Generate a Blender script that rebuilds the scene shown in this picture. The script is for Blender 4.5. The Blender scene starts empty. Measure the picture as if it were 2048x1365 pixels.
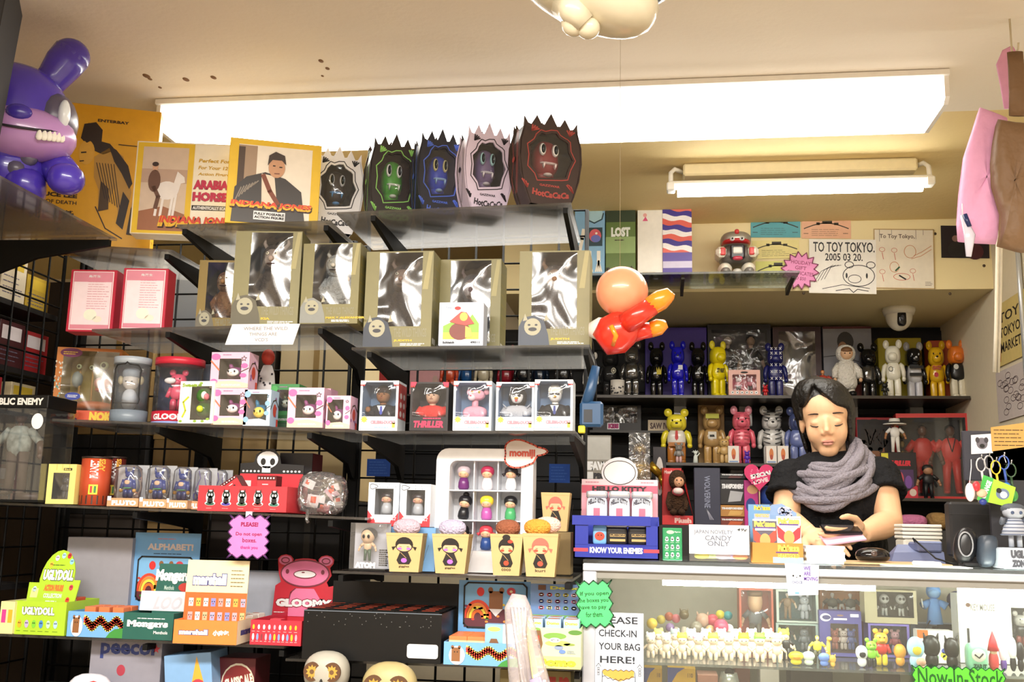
import bpy, math, random
from mathutils import Vector as V, Matrix as MX
R=random.Random(7)
PI=math.pi
SC=bpy.context.scene
COL=SC.collection
F=2050.0
YAW, PITCH, ROLL=math.radians(8.0), math.radians(10.2), math.radians(1.2)
EYE=V((0, 0, 1.12))
fw=V((-math.sin(YAW)*math.cos(PITCH), math.cos(YAW)*math.cos(PITCH), math.sin(PITCH)))
r0=V((math.cos(YAW), math.sin(YAW), 0))
u0=r0.cross(fw)
rt=r0*math.cos(ROLL)+u0*math.sin(ROLL)
up=u0*math.cos(ROLL)-r0*math.sin(ROLL)
cd=bpy.data.cameras.new('camera')
cam=bpy.data.objects.new('camera', cd)
COL.objects.link(cam)
cd.sensor_width=36
cd.lens=36*F/2048
cd.clip_start=.05
m3=MX((rt, up,-fw)).transposed()
cam.matrix_world=MX.Translation(EYE) @ m3.to_4x4()
SC.camera=cam
wd=bpy.data.worlds.new('world')
SC.world=wd
wd.use_nodes=True
wd.node_tree.nodes['Background'].inputs[0].default_value=(1, .93, .82, 1)
wd.node_tree.nodes['Background'].inputs[1].default_value=.25
SC.view_settings.view_transform='Standard'
SC.view_settings.look='None'
SC.view_settings.gamma=1
SC.view_settings.use_curve_mapping=False
SC.view_settings.exposure=.98
try:
 SC.cycles.use_denoising=True
 SC.cycles.transparent_max_bounces=24
 SC.cycles.max_bounces=8
 SC.cycles.sample_clamp_indirect=6
except Exception:
 pass
LENS_POWER=9.0     # emission of the big ceiling fixture
BAR_POWER=14.0     # emission of the small light bar
CASE_POWER=24.0     # emission of the strip in the counter case
def room_light(name, x, y, z, sx, sy, e, col=(1, .95, .87)):
 l=bpy.data.lights.new(name, 'AREA')
 l.shape='RECTANGLE'
 l.size, l.size_y, l.energy, l.color=sx, sy, e, col
 o=bpy.data.objects.new(name, l)
 o.location=(x, y, z)
 COL.objects.link(o)
room_light('shop_fluorescent',-.3, .6, 2.24, 2.4, .3, 92)
room_light('shop_fluorescent',-.3,-1.0, 2.24, 2.4, .3, 58)
def ray(px, py):
 return fw+rt*((px-1024)/F)-up*((py-682.5)/F)
def at(px, py, Y):          # the point of the line of sight that lies at depth Y
 d=ray(px, py)
 return EYE+d*(Y/d.y)
def atz(px, py, z):
 d=ray(px, py)
 return EYE+d*((z-EYE.z)/d.z)
def atx(px, py, X):
 d=ray(px, py)
 return EYE+d*(X/d.x)
def lin(h):
 h=h.lstrip('#')
 if len(h)==3:
  h=''.join(c*2 for c in h)
 o=[]
 for i in (0, 2, 4):
  c=int(h[i:i+2], 16)/255
  o.append(c/12.92 if c <= .04045 else ((c+.055)/1.055)**2.4)
 return tuple(x*.94+.002 for x in o)+(1,)
MATS={}
def C(h, r=.5, metal=0, noise=.08, scale=40, bump=0, bscale=60, coat=0, sss=0, spec=.5):
 key=(h, r, metal, noise, scale, bump, bscale, coat, sss, spec)
 if key in MATS:
  return MATS[key]
 m=bpy.data.materials.new('paint_'+h.lstrip('#'))
 m.use_nodes=True
 nt=m.node_tree
 b=nt.nodes['Principled BSDF']
 b.inputs['Roughness'].default_value=r
 b.inputs['Metallic'].default_value=metal
 b.inputs['Specular IOR Level'].default_value=spec
 if coat:
  b.inputs['Coat Weight'].default_value=coat
 if sss:
  b.inputs['Subsurface Weight'].default_value=sss
  b.inputs['Subsurface Scale'].default_value=.01
 tc=nt.nodes.new('ShaderNodeTexCoord')
 nz=nt.nodes.new('ShaderNodeTexNoise')
 nz.inputs['Scale'].default_value=scale
 nz.inputs['Detail'].default_value=2
 nt.links.new(tc.outputs['Object'], nz.inputs['Vector'])
 mx=nt.nodes.new('ShaderNodeMix')
 mx.data_type='RGBA'
 c=lin(h)
 mx.inputs['A'].default_value=tuple(min(1, x*(1-noise)) for x in c[:3])+(1,)
 mx.inputs['B'].default_value=tuple(min(1, x*(1+noise)) for x in c[:3])+(1,)
 nt.links.new(nz.outputs['Fac'], mx.inputs['Factor'])
 nt.links.new(mx.outputs['Result'], b.inputs['Base Color'])
 if bump:
  n2=nt.nodes.new('ShaderNodeTexNoise')
  n2.inputs['Scale'].default_value=bscale
  n2.inputs['Detail'].default_value=3
  nt.links.new(tc.outputs['Object'], n2.inputs['Vector'])
  bp=nt.nodes.new('ShaderNodeBump')
  bp.inputs['Strength'].default_value=bump
  bp.inputs['Distance'].default_value=.02
  nt.links.new(n2.outputs['Fac'], bp.inputs['Height'])
  nt.links.new(bp.outputs['Normal'], b.inputs['Normal'])
 MATS[key]=m
 return m
def clear(name, tint=(.96, .97, .97), haze=.06, gloss=.1, rough=.05, bump=0, bscale=18, hcol=(.8, .8, .8), transl=False):
 if name in MATS:
  return MATS[name]
 m=bpy.data.materials.new(name)
 m.use_nodes=True
 nt=m.node_tree
 nt.nodes.clear()
 out=nt.nodes.new('ShaderNodeOutputMaterial')
 tr=nt.nodes.new('ShaderNodeBsdfTransparent')
 tr.inputs[0].default_value=tint+(1,)
 df=nt.nodes.new('ShaderNodeBsdfTranslucent' if transl else 'ShaderNodeBsdfDiffuse')
 df.inputs[0].default_value=hcol+(1,)
 gl=nt.nodes.new('ShaderNodeBsdfGlossy')
 gl.inputs['Roughness'].default_value=rough
 m1=nt.nodes.new('ShaderNodeMixShader')
 m1.inputs[0].default_value=haze
 nt.links.new(tr.outputs[0], m1.inputs[1])
 nt.links.new(df.outputs[0], m1.inputs[2])
 fr=nt.nodes.new('ShaderNodeFresnel')
 fr.inputs[0].default_value=1.45
 ml=nt.nodes.new('ShaderNodeMath')
 ml.operation='MULTIPLY_ADD'
 ml.inputs[1].default_value=.8
 ml.inputs[2].default_value=gloss
 ml.use_clamp=True
 nt.links.new(fr.outputs[0], ml.inputs[0])
 m2=nt.nodes.new('ShaderNodeMixShader')
 nt.links.new(ml.outputs[0], m2.inputs[0])
 nt.links.new(m1.outputs[0], m2.inputs[1])
 nt.links.new(gl.outputs[0], m2.inputs[2])
 nt.links.new(m2.outputs[0], out.inputs[0])
 if bump:
  tc=nt.nodes.new('ShaderNodeTexCoord')
  nz=nt.nodes.new('ShaderNodeTexNoise')
  nz.inputs['Scale'].default_value=bscale
  nz.inputs['Detail'].default_value=1.5
  nz.inputs['Distortion'].default_value=.8
  nt.links.new(tc.outputs['Object'], nz.inputs['Vector'])
  bp=nt.nodes.new('ShaderNodeBump')
  bp.inputs['Strength'].default_value=bump
  bp.inputs['Distance'].default_value=.05
  nt.links.new(nz.outputs['Fac'], bp.inputs['Height'])
  nt.links.new(bp.outputs['Normal'], gl.inputs['Normal'])
 MATS[name]=m
 return m
def emit(name, col, s):
 m=bpy.data.materials.new(name)
 m.use_nodes=True
 b=m.node_tree.nodes['Principled BSDF']
 b.inputs['Base Color'].default_value=(.9, .9, .9, 1)
 b.inputs['Emission Color'].default_value=col+(1,)
 b.inputs['Emission Strength'].default_value=s
 return m
ACRYL=clear('clear_acrylic', (.95, .95, .94), .22, .04, .06, transl=True)
PLAST=clear('clear_plastic', (.96, .96, .97), .04, .02, .08, .25, 14)
FILM=clear('crinkled_film', (.93, .95, .97), .03, .12, .12, .8, 6)
GLASS=clear('pane_glass', (.94, .98, .96), .02, .02, .02)
WHT=C('#ececee'); BLK=C('#070708', .4, spec=.3); MBLK=C('#060606', .6, spec=.2)
TXT={}
def text_mesh(s, bold):
 k=(s, bold)
 if k not in TXT:
  cu=bpy.data.curves.new('lettering', 'FONT')
  cu.body=s
  cu.size=1
  cu.resolution_u=2
  cu.offset=bold
  ob=bpy.data.objects.new('lettering', cu)
  COL.objects.link(ob)
  bpy.context.view_layer.update()
  dg=bpy.context.evaluated_depsgraph_get()
  me=bpy.data.meshes.new_from_object(ob.evaluated_get(dg))
  vs=[(v.co.x, v.co.y) for v in me.vertices] or [(0, 0)]
  fs=[tuple(p.vertices) for p in me.polygons]
  x0=min(v[0] for v in vs); x1=max(v[0] for v in vs)
  y0=min(v[1] for v in vs); y1=max(v[1] for v in vs)
  w, h=max(1e-6, x1-x0), max(1e-6, y1-y0)
  TXT[k]=([((a-x0)/w, (b-y0)/h) for a, b in vs], fs, w/h)
  bpy.data.objects.remove(ob)
  bpy.data.curves.remove(cu)
  bpy.data.meshes.remove(me)
 return TXT[k]
EPS=.0004
class MB:
 def __init__(s):
  s.v, s.f, s.k, s.s, s.ms=[], [], [], [], []
  s.M=None
  s.fr()
 def fr(s, o=(0, 0, 0), u=(1, 0, 0), w=(0, 0, 1)):
  s.O, s.U, s.W=V(o), V(u).normalized(), V(w).normalized()
  s.N=s.U.cross(s.W)
  return s
 def P(s, u, v, l=0):
  return s.O+s.U*u+s.W*v+s.N*(l*EPS)
 def add(s, vs, fs, mat, smooth=False):
  if mat not in s.ms:
   s.ms.append(mat)
  i=s.ms.index(mat)
  b=len(s.v)
  if s.M is not None:
   vs=[s.M @ V(v) for v in vs]
  s.v += [tuple(v) for v in vs]
  s.f += [tuple(j+b for j in f) for f in fs]
  s.k += [i]*len(fs)
  s.s += [smooth]*len(fs)
  return s
 def box(s, x0, x1, y0, y1, z0, z1, mat, c=0):
  if c <= 0:
   vs=[(x, y, z) for x in (x0, x1) for y in (y0, y1) for z in (z0, z1)]
   return s.add(vs, [(0, 1, 3, 2), (4, 6, 7, 5), (0, 4, 5, 1), (2, 3, 7, 6), (0, 2, 6, 4), (1, 5, 7, 3)], mat)
  lo, hi=(x0, y0, z0), (x1, y1, z1)
  vs, ix=[], {}
  for sx in (0, 1):
   for sy in (0, 1):
    for sz in (0, 1):
     for a in range(3):
      p=[]
      for d, sg in enumerate((sx, sy, sz)):
       e=hi[d] if sg else lo[d]
       p.append(e if d==a else e+(-c if sg else c))
      ix[(sx, sy, sz, a)]=len(vs)
      vs.append(tuple(p))
  fs=[]
  def g(sg, a):
   return ix[(sg[0], sg[1], sg[2], a)]
  for a in range(3):
   b, d=(a+1)%3, (a+2)%3
   for sa in (0, 1):
    q=[]
    for sb, sd in ((0, 0), (1, 0), (1, 1), (0, 1)):
     sg=[0, 0, 0]; sg[a]=sa; sg[b]=sb; sg[d]=sd
     q.append(g(sg, a))
    fs.append(tuple(q if sa else q[::-1]))
   for sb in (0, 1):
    for sd in (0, 1):
     s0=[0, 0, 0]; s0[b]=sb; s0[d]=sd
     s1=list(s0); s1[a]=1
     q=(g(s0, b), g(s1, b), g(s1, d), g(s0, d))
     fs.append(q)
  for sx in (0, 1):
   for sy in (0, 1):
    for sz in (0, 1):
     fs.append(tuple(ix[(sx, sy, sz, a)] for a in range(3)))
  return s.add(vs, fs, mat)
 def ell(s, c, r, mat, e=1.0, n=18, m=11, rot=None, taper=0):
  if not hasattr(r, '__len__'):
   r=(r, r, r)
  def sp(x):
   return math.copysign(abs(x)**e, x)
  vs, fs=[], []
  for j in range(1, m):
   ph=-PI/2+PI*j/m
   for i in range(n):
    th=2*PI*i/n
    z=sp(math.sin(ph))
    t=1-taper*z
    vs.append(V((sp(math.cos(ph))*sp(math.cos(th))*r[0]*t, sp(math.cos(ph))*sp(math.sin(th))*r[1]*t, z*r[2])))
  b=len(vs)
  vs += [V((0, 0,-r[2])), V((0, 0, r[2]))]
  for j in range(m-2):
   for i in range(n):
    i2=(i+1)%n
    fs.append((j*n+i, j*n+i2, (j+1)*n+i2, (j+1)*n+i))
  for i in range(n):
   i2=(i+1)%n
   fs.append((b, i2, i))
   fs.append((b+1, (m-2)*n+i, (m-2)*n+i2))
  if rot is not None:
   vs=[rot @ v for v in vs]
  c=V(c)
  return s.add([v+c for v in vs], fs, mat, True)
 def tube(s, pts, rad, mat, n=8, smooth=True, flat=1.0, caps=True, closed=False):
  pts=[V(p) for p in pts]
  k=len(pts)
  if not hasattr(rad, '__len__'):
   rad=[rad]*k
  t0=(pts[1]-pts[0]).normalized()
  a=V((0, 0, 1)) if abs(t0.z)<.9 else V((0, 1, 0))
  nx=t0.cross(a).normalized()
  vs, fs=[], []
  for i in range(k):
   if closed:
    t=(pts[(i+1)%k]-pts[i-1]).normalized()
   else:
    t=(pts[min(k-1, i+1)]-pts[max(0, i-1)]).normalized()
   nx=(nx-t*nx.dot(t)).normalized()
   ny=t.cross(nx)
   for j in range(n):
    q=2*PI*j/n
    vs.append(pts[i]+nx*(math.cos(q)*rad[i])+ny*(math.sin(q)*rad[i]*flat))
  for i in range(k if closed else k-1):
   for j in range(n):
    i2, j2=(i+1)%k, (j+1)%n
    fs.append((i*n+j, i*n+j2, i2*n+j2, i2*n+j))
  if caps and not closed:
   fs.append(tuple(range(n-1,-1,-1)))
   fs.append(tuple((k-1)*n+j for j in range(n)))
  return s.add(vs, fs, mat, smooth)
 def lathe(s, prof, mat, c=(0, 0, 0), n=20, sx=1, sy=1, smooth=True):
  vs, fs=[], []
  for r, z in prof:
   for i in range(n):
    t=2*PI*i/n
    vs.append((c[0]+r*math.cos(t)*sx, c[1]+r*math.sin(t)*sy, c[2]+z))
  for j in range(len(prof)-1):
   for i in range(n):
    i2=(i+1)%n
    fs.append((j*n+i, j*n+i2, (j+1)*n+i2, (j+1)*n+i))
  if prof[0][0]>1e-6:
   fs.append(tuple(range(n-1,-1,-1)))
  if prof[-1][0]>1e-6:
   fs.append(tuple((len(prof)-1)*n+i for i in range(n)))
  return s.add(vs, fs, mat, smooth)
 def prism(s, pts, d, mat, l=0, side=None):        # outline in the frame, d deep behind it
  n=len(pts)
  vs=[s.P(u, v, l) for u, v in pts]+[s.P(u, v, l)-s.N*d for u, v in pts]
  s.add(vs, [tuple(range(n)), tuple(range(2*n-1, n-1,-1))], mat)
  return s.add(vs, [(i, i+n, (i+1)%n+n, (i+1)%n) for i in range(n)], side or mat)
 def ringprism(s, outer, inner, d, mat, side=None):
  n=len(outer)
  a=[s.P(u, v) for u, v in outer]; b=[s.P(u, v) for u, v in inner]
  a2=[p-s.N*d for p in a]; b2=[p-s.N*d for p in b]
  vs=a+b+a2+b2
  f1, f2=[], []
  for i in range(n):
   j=(i+1)%n
   f1.append((i, j, j+n, i+n))
   f1.append((i+2*n, i+3*n, j+3*n, j+2*n))
   f2.append((i, i+2*n, j+2*n, j))
   f2.append((i+n, j+n, j+3*n, i+3*n))
  s.add(vs, f1, mat)
  return s.add(vs, f2, side or mat)
 def poly(s, pts, mat, l=1):
  return s.add([s.P(u, v, l) for u, v in pts], [tuple(range(len(pts)))], mat)
 def rect(s, u0, u1, v0, v1, mat, l=1):
  return s.poly([(u0, v0), (u1, v0), (u1, v1), (u0, v1)], mat, l)
 def oval(s, u, v, ru, rv, mat, l=1, n=18, a=0):
  ca, sa=math.cos(a), math.sin(a)
  return s.poly([(u+ru*math.cos(t)*ca-rv*math.sin(t)*sa, v+ru*math.cos(t)*sa+rv*math.sin(t)*ca) for t in [2*PI*i/n for i in range(n)]], mat, l)
 def ring(s, u, v, ru, rv, w, mat, l=1, n=20, a0=0, a1=2*PI):
  ts=[a0+(a1-a0)*i/n for i in range(n+1)]
  vs=[s.P(u+ru*math.cos(t), v+rv*math.sin(t), l) for t in ts]+[s.P(u+(ru-w)*math.cos(t), v+(rv-w)*math.sin(t), l) for t in ts]
  return s.add(vs, [(i, i+1, i+n+2, i+n+1) for i in range(n)], mat)
 def line(s, pts, w, mat, l=1, closed=False):
  if closed:
   pts=list(pts)+[pts[0]]
  for (a, b), (c, d) in zip(pts, pts[1:]):
   L=math.hypot(c-a, d-b) or 1e-9
   px, py=-(d-b)/L*w/2, (c-a)/L*w/2
   ex, ey=(c-a)/L*w*.3, (d-b)/L*w*.3
   s.poly([(a-px-ex, b-py-ey), (c-px+ex, d-py+ey), (c+px+ex, d+py+ey), (a+px-ex, b+py-ey)], mat, l)
  return s
 def text(s, t, u0, u1, v0, v1, mat, l=2, bold=.0, shear=0, rot=0, fit=True, arc=0):
  vs, fs, asp=text_mesh(t, bold+.016)
  if not fit:                              # keep the aspect, centred
   w=(v1-v0)*asp
   uc=(u0+u1)/2
   if w<u1-u0:
    u0, u1=uc-w/2, uc+w/2
  uc, vc=(u0+u1)/2, (v0+v1)/2
  ca, sa=math.cos(rot), math.sin(rot)
  o=[]
  for a, b in vs:
   u=(a-.5)*(u1-u0)+(b-.5)*shear*(v1-v0)
   v=(b-.5)*(v1-v0)+arc*(1-(2*a-1)**2)
   o.append(s.P(uc+u*ca-v*sa, vc+u*sa+v*ca, l))
  return s.add(o, fs, mat)
 def scrib(s, u0, u1, v0, v1, rows, mat, l=2, w=.0012, fill=.9):   # rows of small print
  for i in range(rows):
   v=v1-(v1-v0)*(i+.5)/rows
   x=u0
   end=u0+(u1-u0)*R.uniform(fill*.8, 1)
   while x<end:
    x2=min(end, x+R.uniform(.08, .25)*(u1-u0))
    s.rect(x, x2, v-w/2, v+w/2, mat, l)
    x=x2+.025*(u1-u0)
  return s
 def build(s, name, par=None, label=None):
  me=bpy.data.meshes.new(name)
  me.from_pydata(s.v, [], s.f)
  for m in s.ms:
   me.materials.append(m)
  me.polygons.foreach_set('material_index', s.k)
  me.polygons.foreach_set('use_smooth', s.s)
  me.update()
  o=bpy.data.objects.new(name, me)
  COL.objects.link(o)
  if par is not None:
   o.parent=par
  if label:
   o['label']=label
  return o
def tag(o, label, cat, group=None):
 o['label']=label
 o['category']=cat
 if group:
  o['group']=group
 return o
def thing(name, label, cat, loc, rz=0, group=None, rx=0, ry=0):
 o=bpy.data.objects.new(name, None)
 o.empty_display_size=.02
 o.location=loc
 o.rotation_euler=(rx, ry, rz)
 COL.objects.link(o)
 return tag(o, label, cat, group)
def solo(mb, name, label, cat, loc=(0, 0, 0), rz=0, group=None, rx=0, ry=0):
 o=mb.build(name)
 o.location=loc
 o.rotation_euler=(rx, ry, rz)
 return tag(o, label, cat, group)
def struct(mb, name):
 o=mb.build(name)
 o['kind']='structure'
 return o
class Shelf:                       # a straight shelf seen at two pixels of its front edge, at depth Y
 def __init__(s, a, b, Y):
  s.Y=Y
  s.a, s.b=at(a[0], a[1], Y), at(b[0], b[1], Y)
 def z(s, X):
  return s.a.z+(s.b.z-s.a.z)*(X-s.a.x)/(s.b.x-s.a.x)
def spot(S, x0, x1, yt, dy=.0):
 """centre X, depth Y, base z, width and height of a thing on shelf S that spans pixels x0..x1 and tops at yt"""
 Y=S.Y+dy
 p, q=at(x0, yt, Y), at(x1, yt, Y)
 X=(p.x+q.x)/2
 z=S.z(X) if hasattr(S, 'z') else S
 return X, Y, z+.0015, q.x-p.x, (p.z+q.z)/2-z
class Flat:                        # a level top
 def __init__(s, Y, z):
  s.Y, s.zz=Y, z
 def z(s, X):
  return s.zz
def fr_front(mb, w):
 return mb.fr((-w/2, 0, 0))
def carton(S, px, dy, depth, col, name, label, group=None, rz=0, art=None, right=None, left=None, win=None, film=None, fill=None,
   inner=None, cat='box', rx=0, lift=0, hh=None, printname='front_print', skin=None):
 X, Y, z, w, h=spot(S, px[0], px[1], px[2], dy)
 w /= math.cos(rz)
 h=(hh or h-lift)/math.cos(rx)
 r=thing(name, label, cat, (X, Y, z+lift), rz, group, rx)
 mat=col if not isinstance(col, str) else C(col, .45)
 mb=MB()
 if win:
  a, b, c, d=win[0]*w-w/2, win[1]*w-w/2, win[2]*h, win[3]*h
  im=C(inner or '#333a44', .6)
  y1=depth-.003
  o=[(-w/2, 0, 0), (w/2, 0, 0), (w/2, 0, h), (-w/2, 0, h), (a, 0, c), (b, 0, c), (b, 0, d), (a, 0, d),
    (-w/2, depth, 0), (w/2, depth, 0), (w/2, depth, h), (-w/2, depth, h), (a, y1, c), (b, y1, c), (b, y1, d), (a, y1, d)]
  mb.add(o, [(0, 1, 5, 4), (1, 2, 6, 5), (2, 3, 7, 6), (3, 0, 4, 7), (8, 11, 10, 9), (0, 8, 9, 1), (1, 9, 10, 2), (2, 10, 11, 3), (3, 11, 8, 0)], mat)
  mb.add(o, [(4, 5, 13, 12), (5, 6, 14, 13), (6, 7, 15, 14), (7, 4, 12, 15), (12, 13, 14, 15)], im)
 else:
  mb.box(-w/2, w/2, 0, depth, 0, h, mat, .0012)
 if art:
  fr_front(mb, w)
  art(mb, w, h)
 if right:
  mb.fr((w/2, 0, 0), (0, 1, 0))
  right(mb, depth, h)
 if left:
  mb.fr((-w/2, depth, 0), (0,-1, 0))
  left(mb, depth, h)
 mb.build('carton', r)
 if win:
  if fill:
   fm=MB()
   fill(fm, (a+b)/2, depth*.5, c+.002, b-a, d-c)
   if fm.f:
    fm.build('boxed_toy', r)
  fm=MB()
  fm.fr((0,-.0003, 0))
  n=1
  fm.rect(a, b, c, d, film or FILM, 0)
  fm.build('window_film', r)
 return r
def fig(mb, x, y, z, h, skin, topc, bot, hair=None, wide=1.0, lean=0, armout=.2, armfwd=0):
 """small human figurine, h tall"""
 hd=h*.13
 S_=lambda c: C(c, .45) if isinstance(c, str) else c
 skin, topc, bot=S_(skin), S_(topc), S_(bot)
 for q in (-1, 1):
  mb.tube([(x+q*h*.07*wide, y, z+.01*h), (x+q*h*.06*wide, y, z+h*.26), (x+q*h*.05*wide, y, z+h*.5)], [h*.04*wide, h*.045*wide, h*.06*wide], bot, 8)
  mb.ell((x+q*h*.075*wide, y-h*.03, z+h*.02), (h*.035*wide, h*.07, h*.022), bot, .8, 10, 6)
  mb.tube([(x+q*h*.1*wide, y, z+h*.76), (x+q*h*(.15+armout*.3)*wide, y-armfwd*h*.3, z+h*.62)], [h*.045*wide, h*.04*wide], topc, 8)
  mb.tube([(x+q*h*(.15+armout*.3)*wide, y-armfwd*h*.3, z+h*.62), (x+q*h*(.15+armout*.5)*wide, y-h*.04-armfwd*h, z+h*(.47+armfwd*.3))], [h*.035*wide, h*.028*wide], skin, 8)
  mb.ell((x+q*h*(.15+armout*.5)*wide, y-h*.045-armfwd*h, z+h*(.45+armfwd*.3)), h*.032*wide, skin, 1, 8, 6)
 mb.ell((x, y, z+h*.63), (h*.12*wide, h*.075*wide, h*.19), topc, .8, 12, 8)
 mb.tube([(x, y, z+h*.78), (x, y, z+h*.86)], h*.035, skin, 8)
 mb.ell((x, y-h*.005, z+h-hd*.62), (hd*.5, hd*.52, hd*.62), skin, 1, 12, 8)
 if hair:
  mb.ell((x, y+h*.012, z+h-hd*.42), (hd*.57, hd*.57, hd*.5), S_(hair), 1, 12, 8)
  mb.ell((x, y-h*.012, z+h-hd*.78), (hd*.47, hd*.5, hd*.45), skin, 1, 12, 8)
def bust(mb, x, y, z, h, w, skin, coat, hair, shirt=None, tie=None, hairlong=False, face=True, wide=1, hand=None):
 """soft toy bust: shoulders and a big head"""
 k, s=C(coat, .8, bump=.3), C(skin, .7)
 mb.ell((x, y, z+h*.16), (w*.42*wide, w*.2, h*.24), k, .8, 16, 9)
 for q in (-1, 1):
  mb.tube([(x+q*w*.34, y, z+h*.3), (x+q*w*.42, y-w*.08, z+h*.14), (x+q*w*.2, y-w*.2, z+h*.1)], [w*.1, w*.1, w*.07], k, 8)
 hc=z+h*.68
 mb.tube([(x, y, z+h*.3), (x, y, z+h*.5)], w*.1, s, 8)
 mb.ell((x, y-w*.03, hc), (w*.2, w*.2, h*.25), s, .9, 16, 11)
 hr=C(hair, .8, bump=.4)
 if hairlong:
  mb.ell((x, y+w*.05, hc-h*.04), (w*.28, w*.2, h*.34), hr, .85, 14, 9)
 mb.ell((x, y, hc+h*.11), (w*.225, w*.235, h*.2), hr, .9, 14, 9)
 mb.ell((x, y-w*.06, hc-h*.06), (w*.18, w*.185, h*.18), s, .9, 14, 9)
 if shirt:
  mb.fr((x, y-w*.215, z))
  mb.poly([(-w*.13, h*.34), (w*.13, h*.34), (0, h*.05)], C(shirt), 1)
  if tie:
   mb.poly([(-w*.03, h*.32), (w*.03, h*.32), (w*.045, h*.1), (0, h*.05), (-w*.045, h*.1)], C(tie), 3)
 if face:
  d=C('#20120e')
  for q in (-1, 1):
   mb.ell((x+q*w*.075, y-w*.235, hc+h*.02), (w*.03, w*.01, h*.015), d, 1, 8, 5)
  mb.ell((x, y-w*.245, hc-h*.03), (w*.03, w*.03, h*.04), s, 1, 8, 5)
  mb.ell((x, y-w*.235, hc-h*.1), (w*.06, w*.01, h*.014), C('#7a3328'), 1, 8, 5)
 if hand:
  mb.ell((x+hand*w*.4, y-w*.2, z+h*.22), (w*.08, w*.06, h*.09), s, .9, 10, 7)
 mb.fr()
def bear(S, px, dy, name, label, head, torso=None, legs=None, arms=None, ears=None, group='bear figures on the wall shelves', extra=None, rz=0, r=.18,
   hh=None, headart=None, cat='toy', dark='#111111', lift=0, eyes=True):
 """smooth vinyl bear toy with round ears: head, ears, torso, arms, legs"""
 X, Y, z, w, h=spot(S, px[0], px[1], px[2], dy)
 h=hh or h
 root=thing(name, label, cat, (X, Y, z+lift), rz, group)
 torso=torso or head; legs=legs or torso; arms=arms or torso; ears=ears or head
 def K(c):
  return C(c, r, coat=.3) if isinstance(c, str) else c
 wk=max(.8, min(1.15, w/(h*.5)))
 H=h*wk**.5
 root.scale.x=max(.7, min(1, w/(H*.575)))
 m=MB()
 m.ell((0, 0, h*.73), (H*.185, H*.17, h*.155), K(head), .72, 22, 13, taper=.04)
 m.ell((0,-H*.14, h*.685), (H*.115, H*.08, h*.075), K(head), .85, 16, 9)
 if eyes:
  for q in (-1, 1):
   m.ell((q*H*.075,-H*.165, h*.76), (H*.016, H*.012, h*.018), C(dark, .2), 1, 8, 6)
  m.ell((0,-H*.215, h*.705), (H*.03, H*.018, h*.018), C(dark, .2), 1, 8, 6)
 m.fr((0,-H*.172, 0))
 if headart:
  headart(m, H, h)
 hd=m.build('head', root)
 for q in (-1, 1):
  m=MB()
  m.ell((q*H*.15, 0, h*.915), (H*.075, H*.045, h*.078), K(ears), 1, 16, 10)
  m.ell((q*H*.15,-H*.035, h*.915), (H*.045, H*.018, h*.046), K(ears), 1, 12, 8)
  m.build('ear', root)
 m=MB()
 m.ell((0, 0, h*.455), (H*.17, H*.125, h*.165), K(torso), .68, 20, 11, taper=.1)
 m.fr((0,-H*.127, 0))
 if extra:
  extra(m, H, h)
 m.build('torso', root)
 for q in (-1, 1):
  m=MB()
  m.tube([(q*H*.155, 0, h*.575), (q*H*.205,-.005*h, h*.53), (q*H*.232,-h*.015, h*.44), (q*H*.238,-h*.045, h*.35)], [H*.04, H*.058, H*.055, H*.042], K(arms), 10)
  m.ell((q*H*.238,-h*.06, h*.315), (H*.048, H*.05, h*.045), K(arms), .9, 12, 8)
  m.build('arm', root)
  m=MB()
  m.ell((q*H*.088, 0, h*.17), (H*.08, H*.085, h*.17), K(legs), .45, 16, 9, taper=-.05)
  m.ell((q*H*.088,-h*.05, h*.035), (H*.08, H*.09, h*.036), K(legs), .55, 14, 7)
  m.build('leg', root)
 return root
def bearfig(m, x, y, z, h, c, torso=None, legs=None, r=.3):
 """the same kind of bear as one small mesh"""
 K=lambda q: C(q, r) if isinstance(q, str) else q
 torso=torso or c; legs=legs or torso
 m.ell((x, y, z+h*.72), (h*.18, h*.16, h*.16), K(c), .8, 14, 9)
 m.ell((x, y-h*.14, z+h*.68), (h*.09, h*.06, h*.06), K(c), 1, 10, 6)
 m.ell((x, y, z+h*.45), (h*.16, h*.12, h*.16), K(torso), .75, 14, 8)
 for q in (-1, 1):
  m.ell((x+q*h*.14, y, z+h*.91), (h*.075, h*.04, h*.075), K(c), 1, 10, 7)
  m.tube([(x+q*h*.15, y, z+h*.56), (x+q*h*.22, y-h*.03, z+h*.34)], [h*.05, h*.05], K(torso), 8)
  m.ell((x+q*h*.08, y, z+h*.16), (h*.075, h*.08, h*.16), K(legs), .6, 10, 7)
  m.ell((x+q*h*.06, y-h*.155, z+h*.76), (h*.018, h*.015, h*.022), C('#101010', .2), 1, 6, 5)
def mini_bear(S, px, dy, label, c, torso=None, legs=None, group='small bear figures', name='mini_bear_toy'):
 X, Y, z, w, h=spot(S, px[0], px[1], px[2], dy)
 m=MB()
 bearfig(m, 0, 0, 0, h, c, torso, legs)
 return solo(m, name, label, 'toy', (X, Y, z), 0, group)
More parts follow.
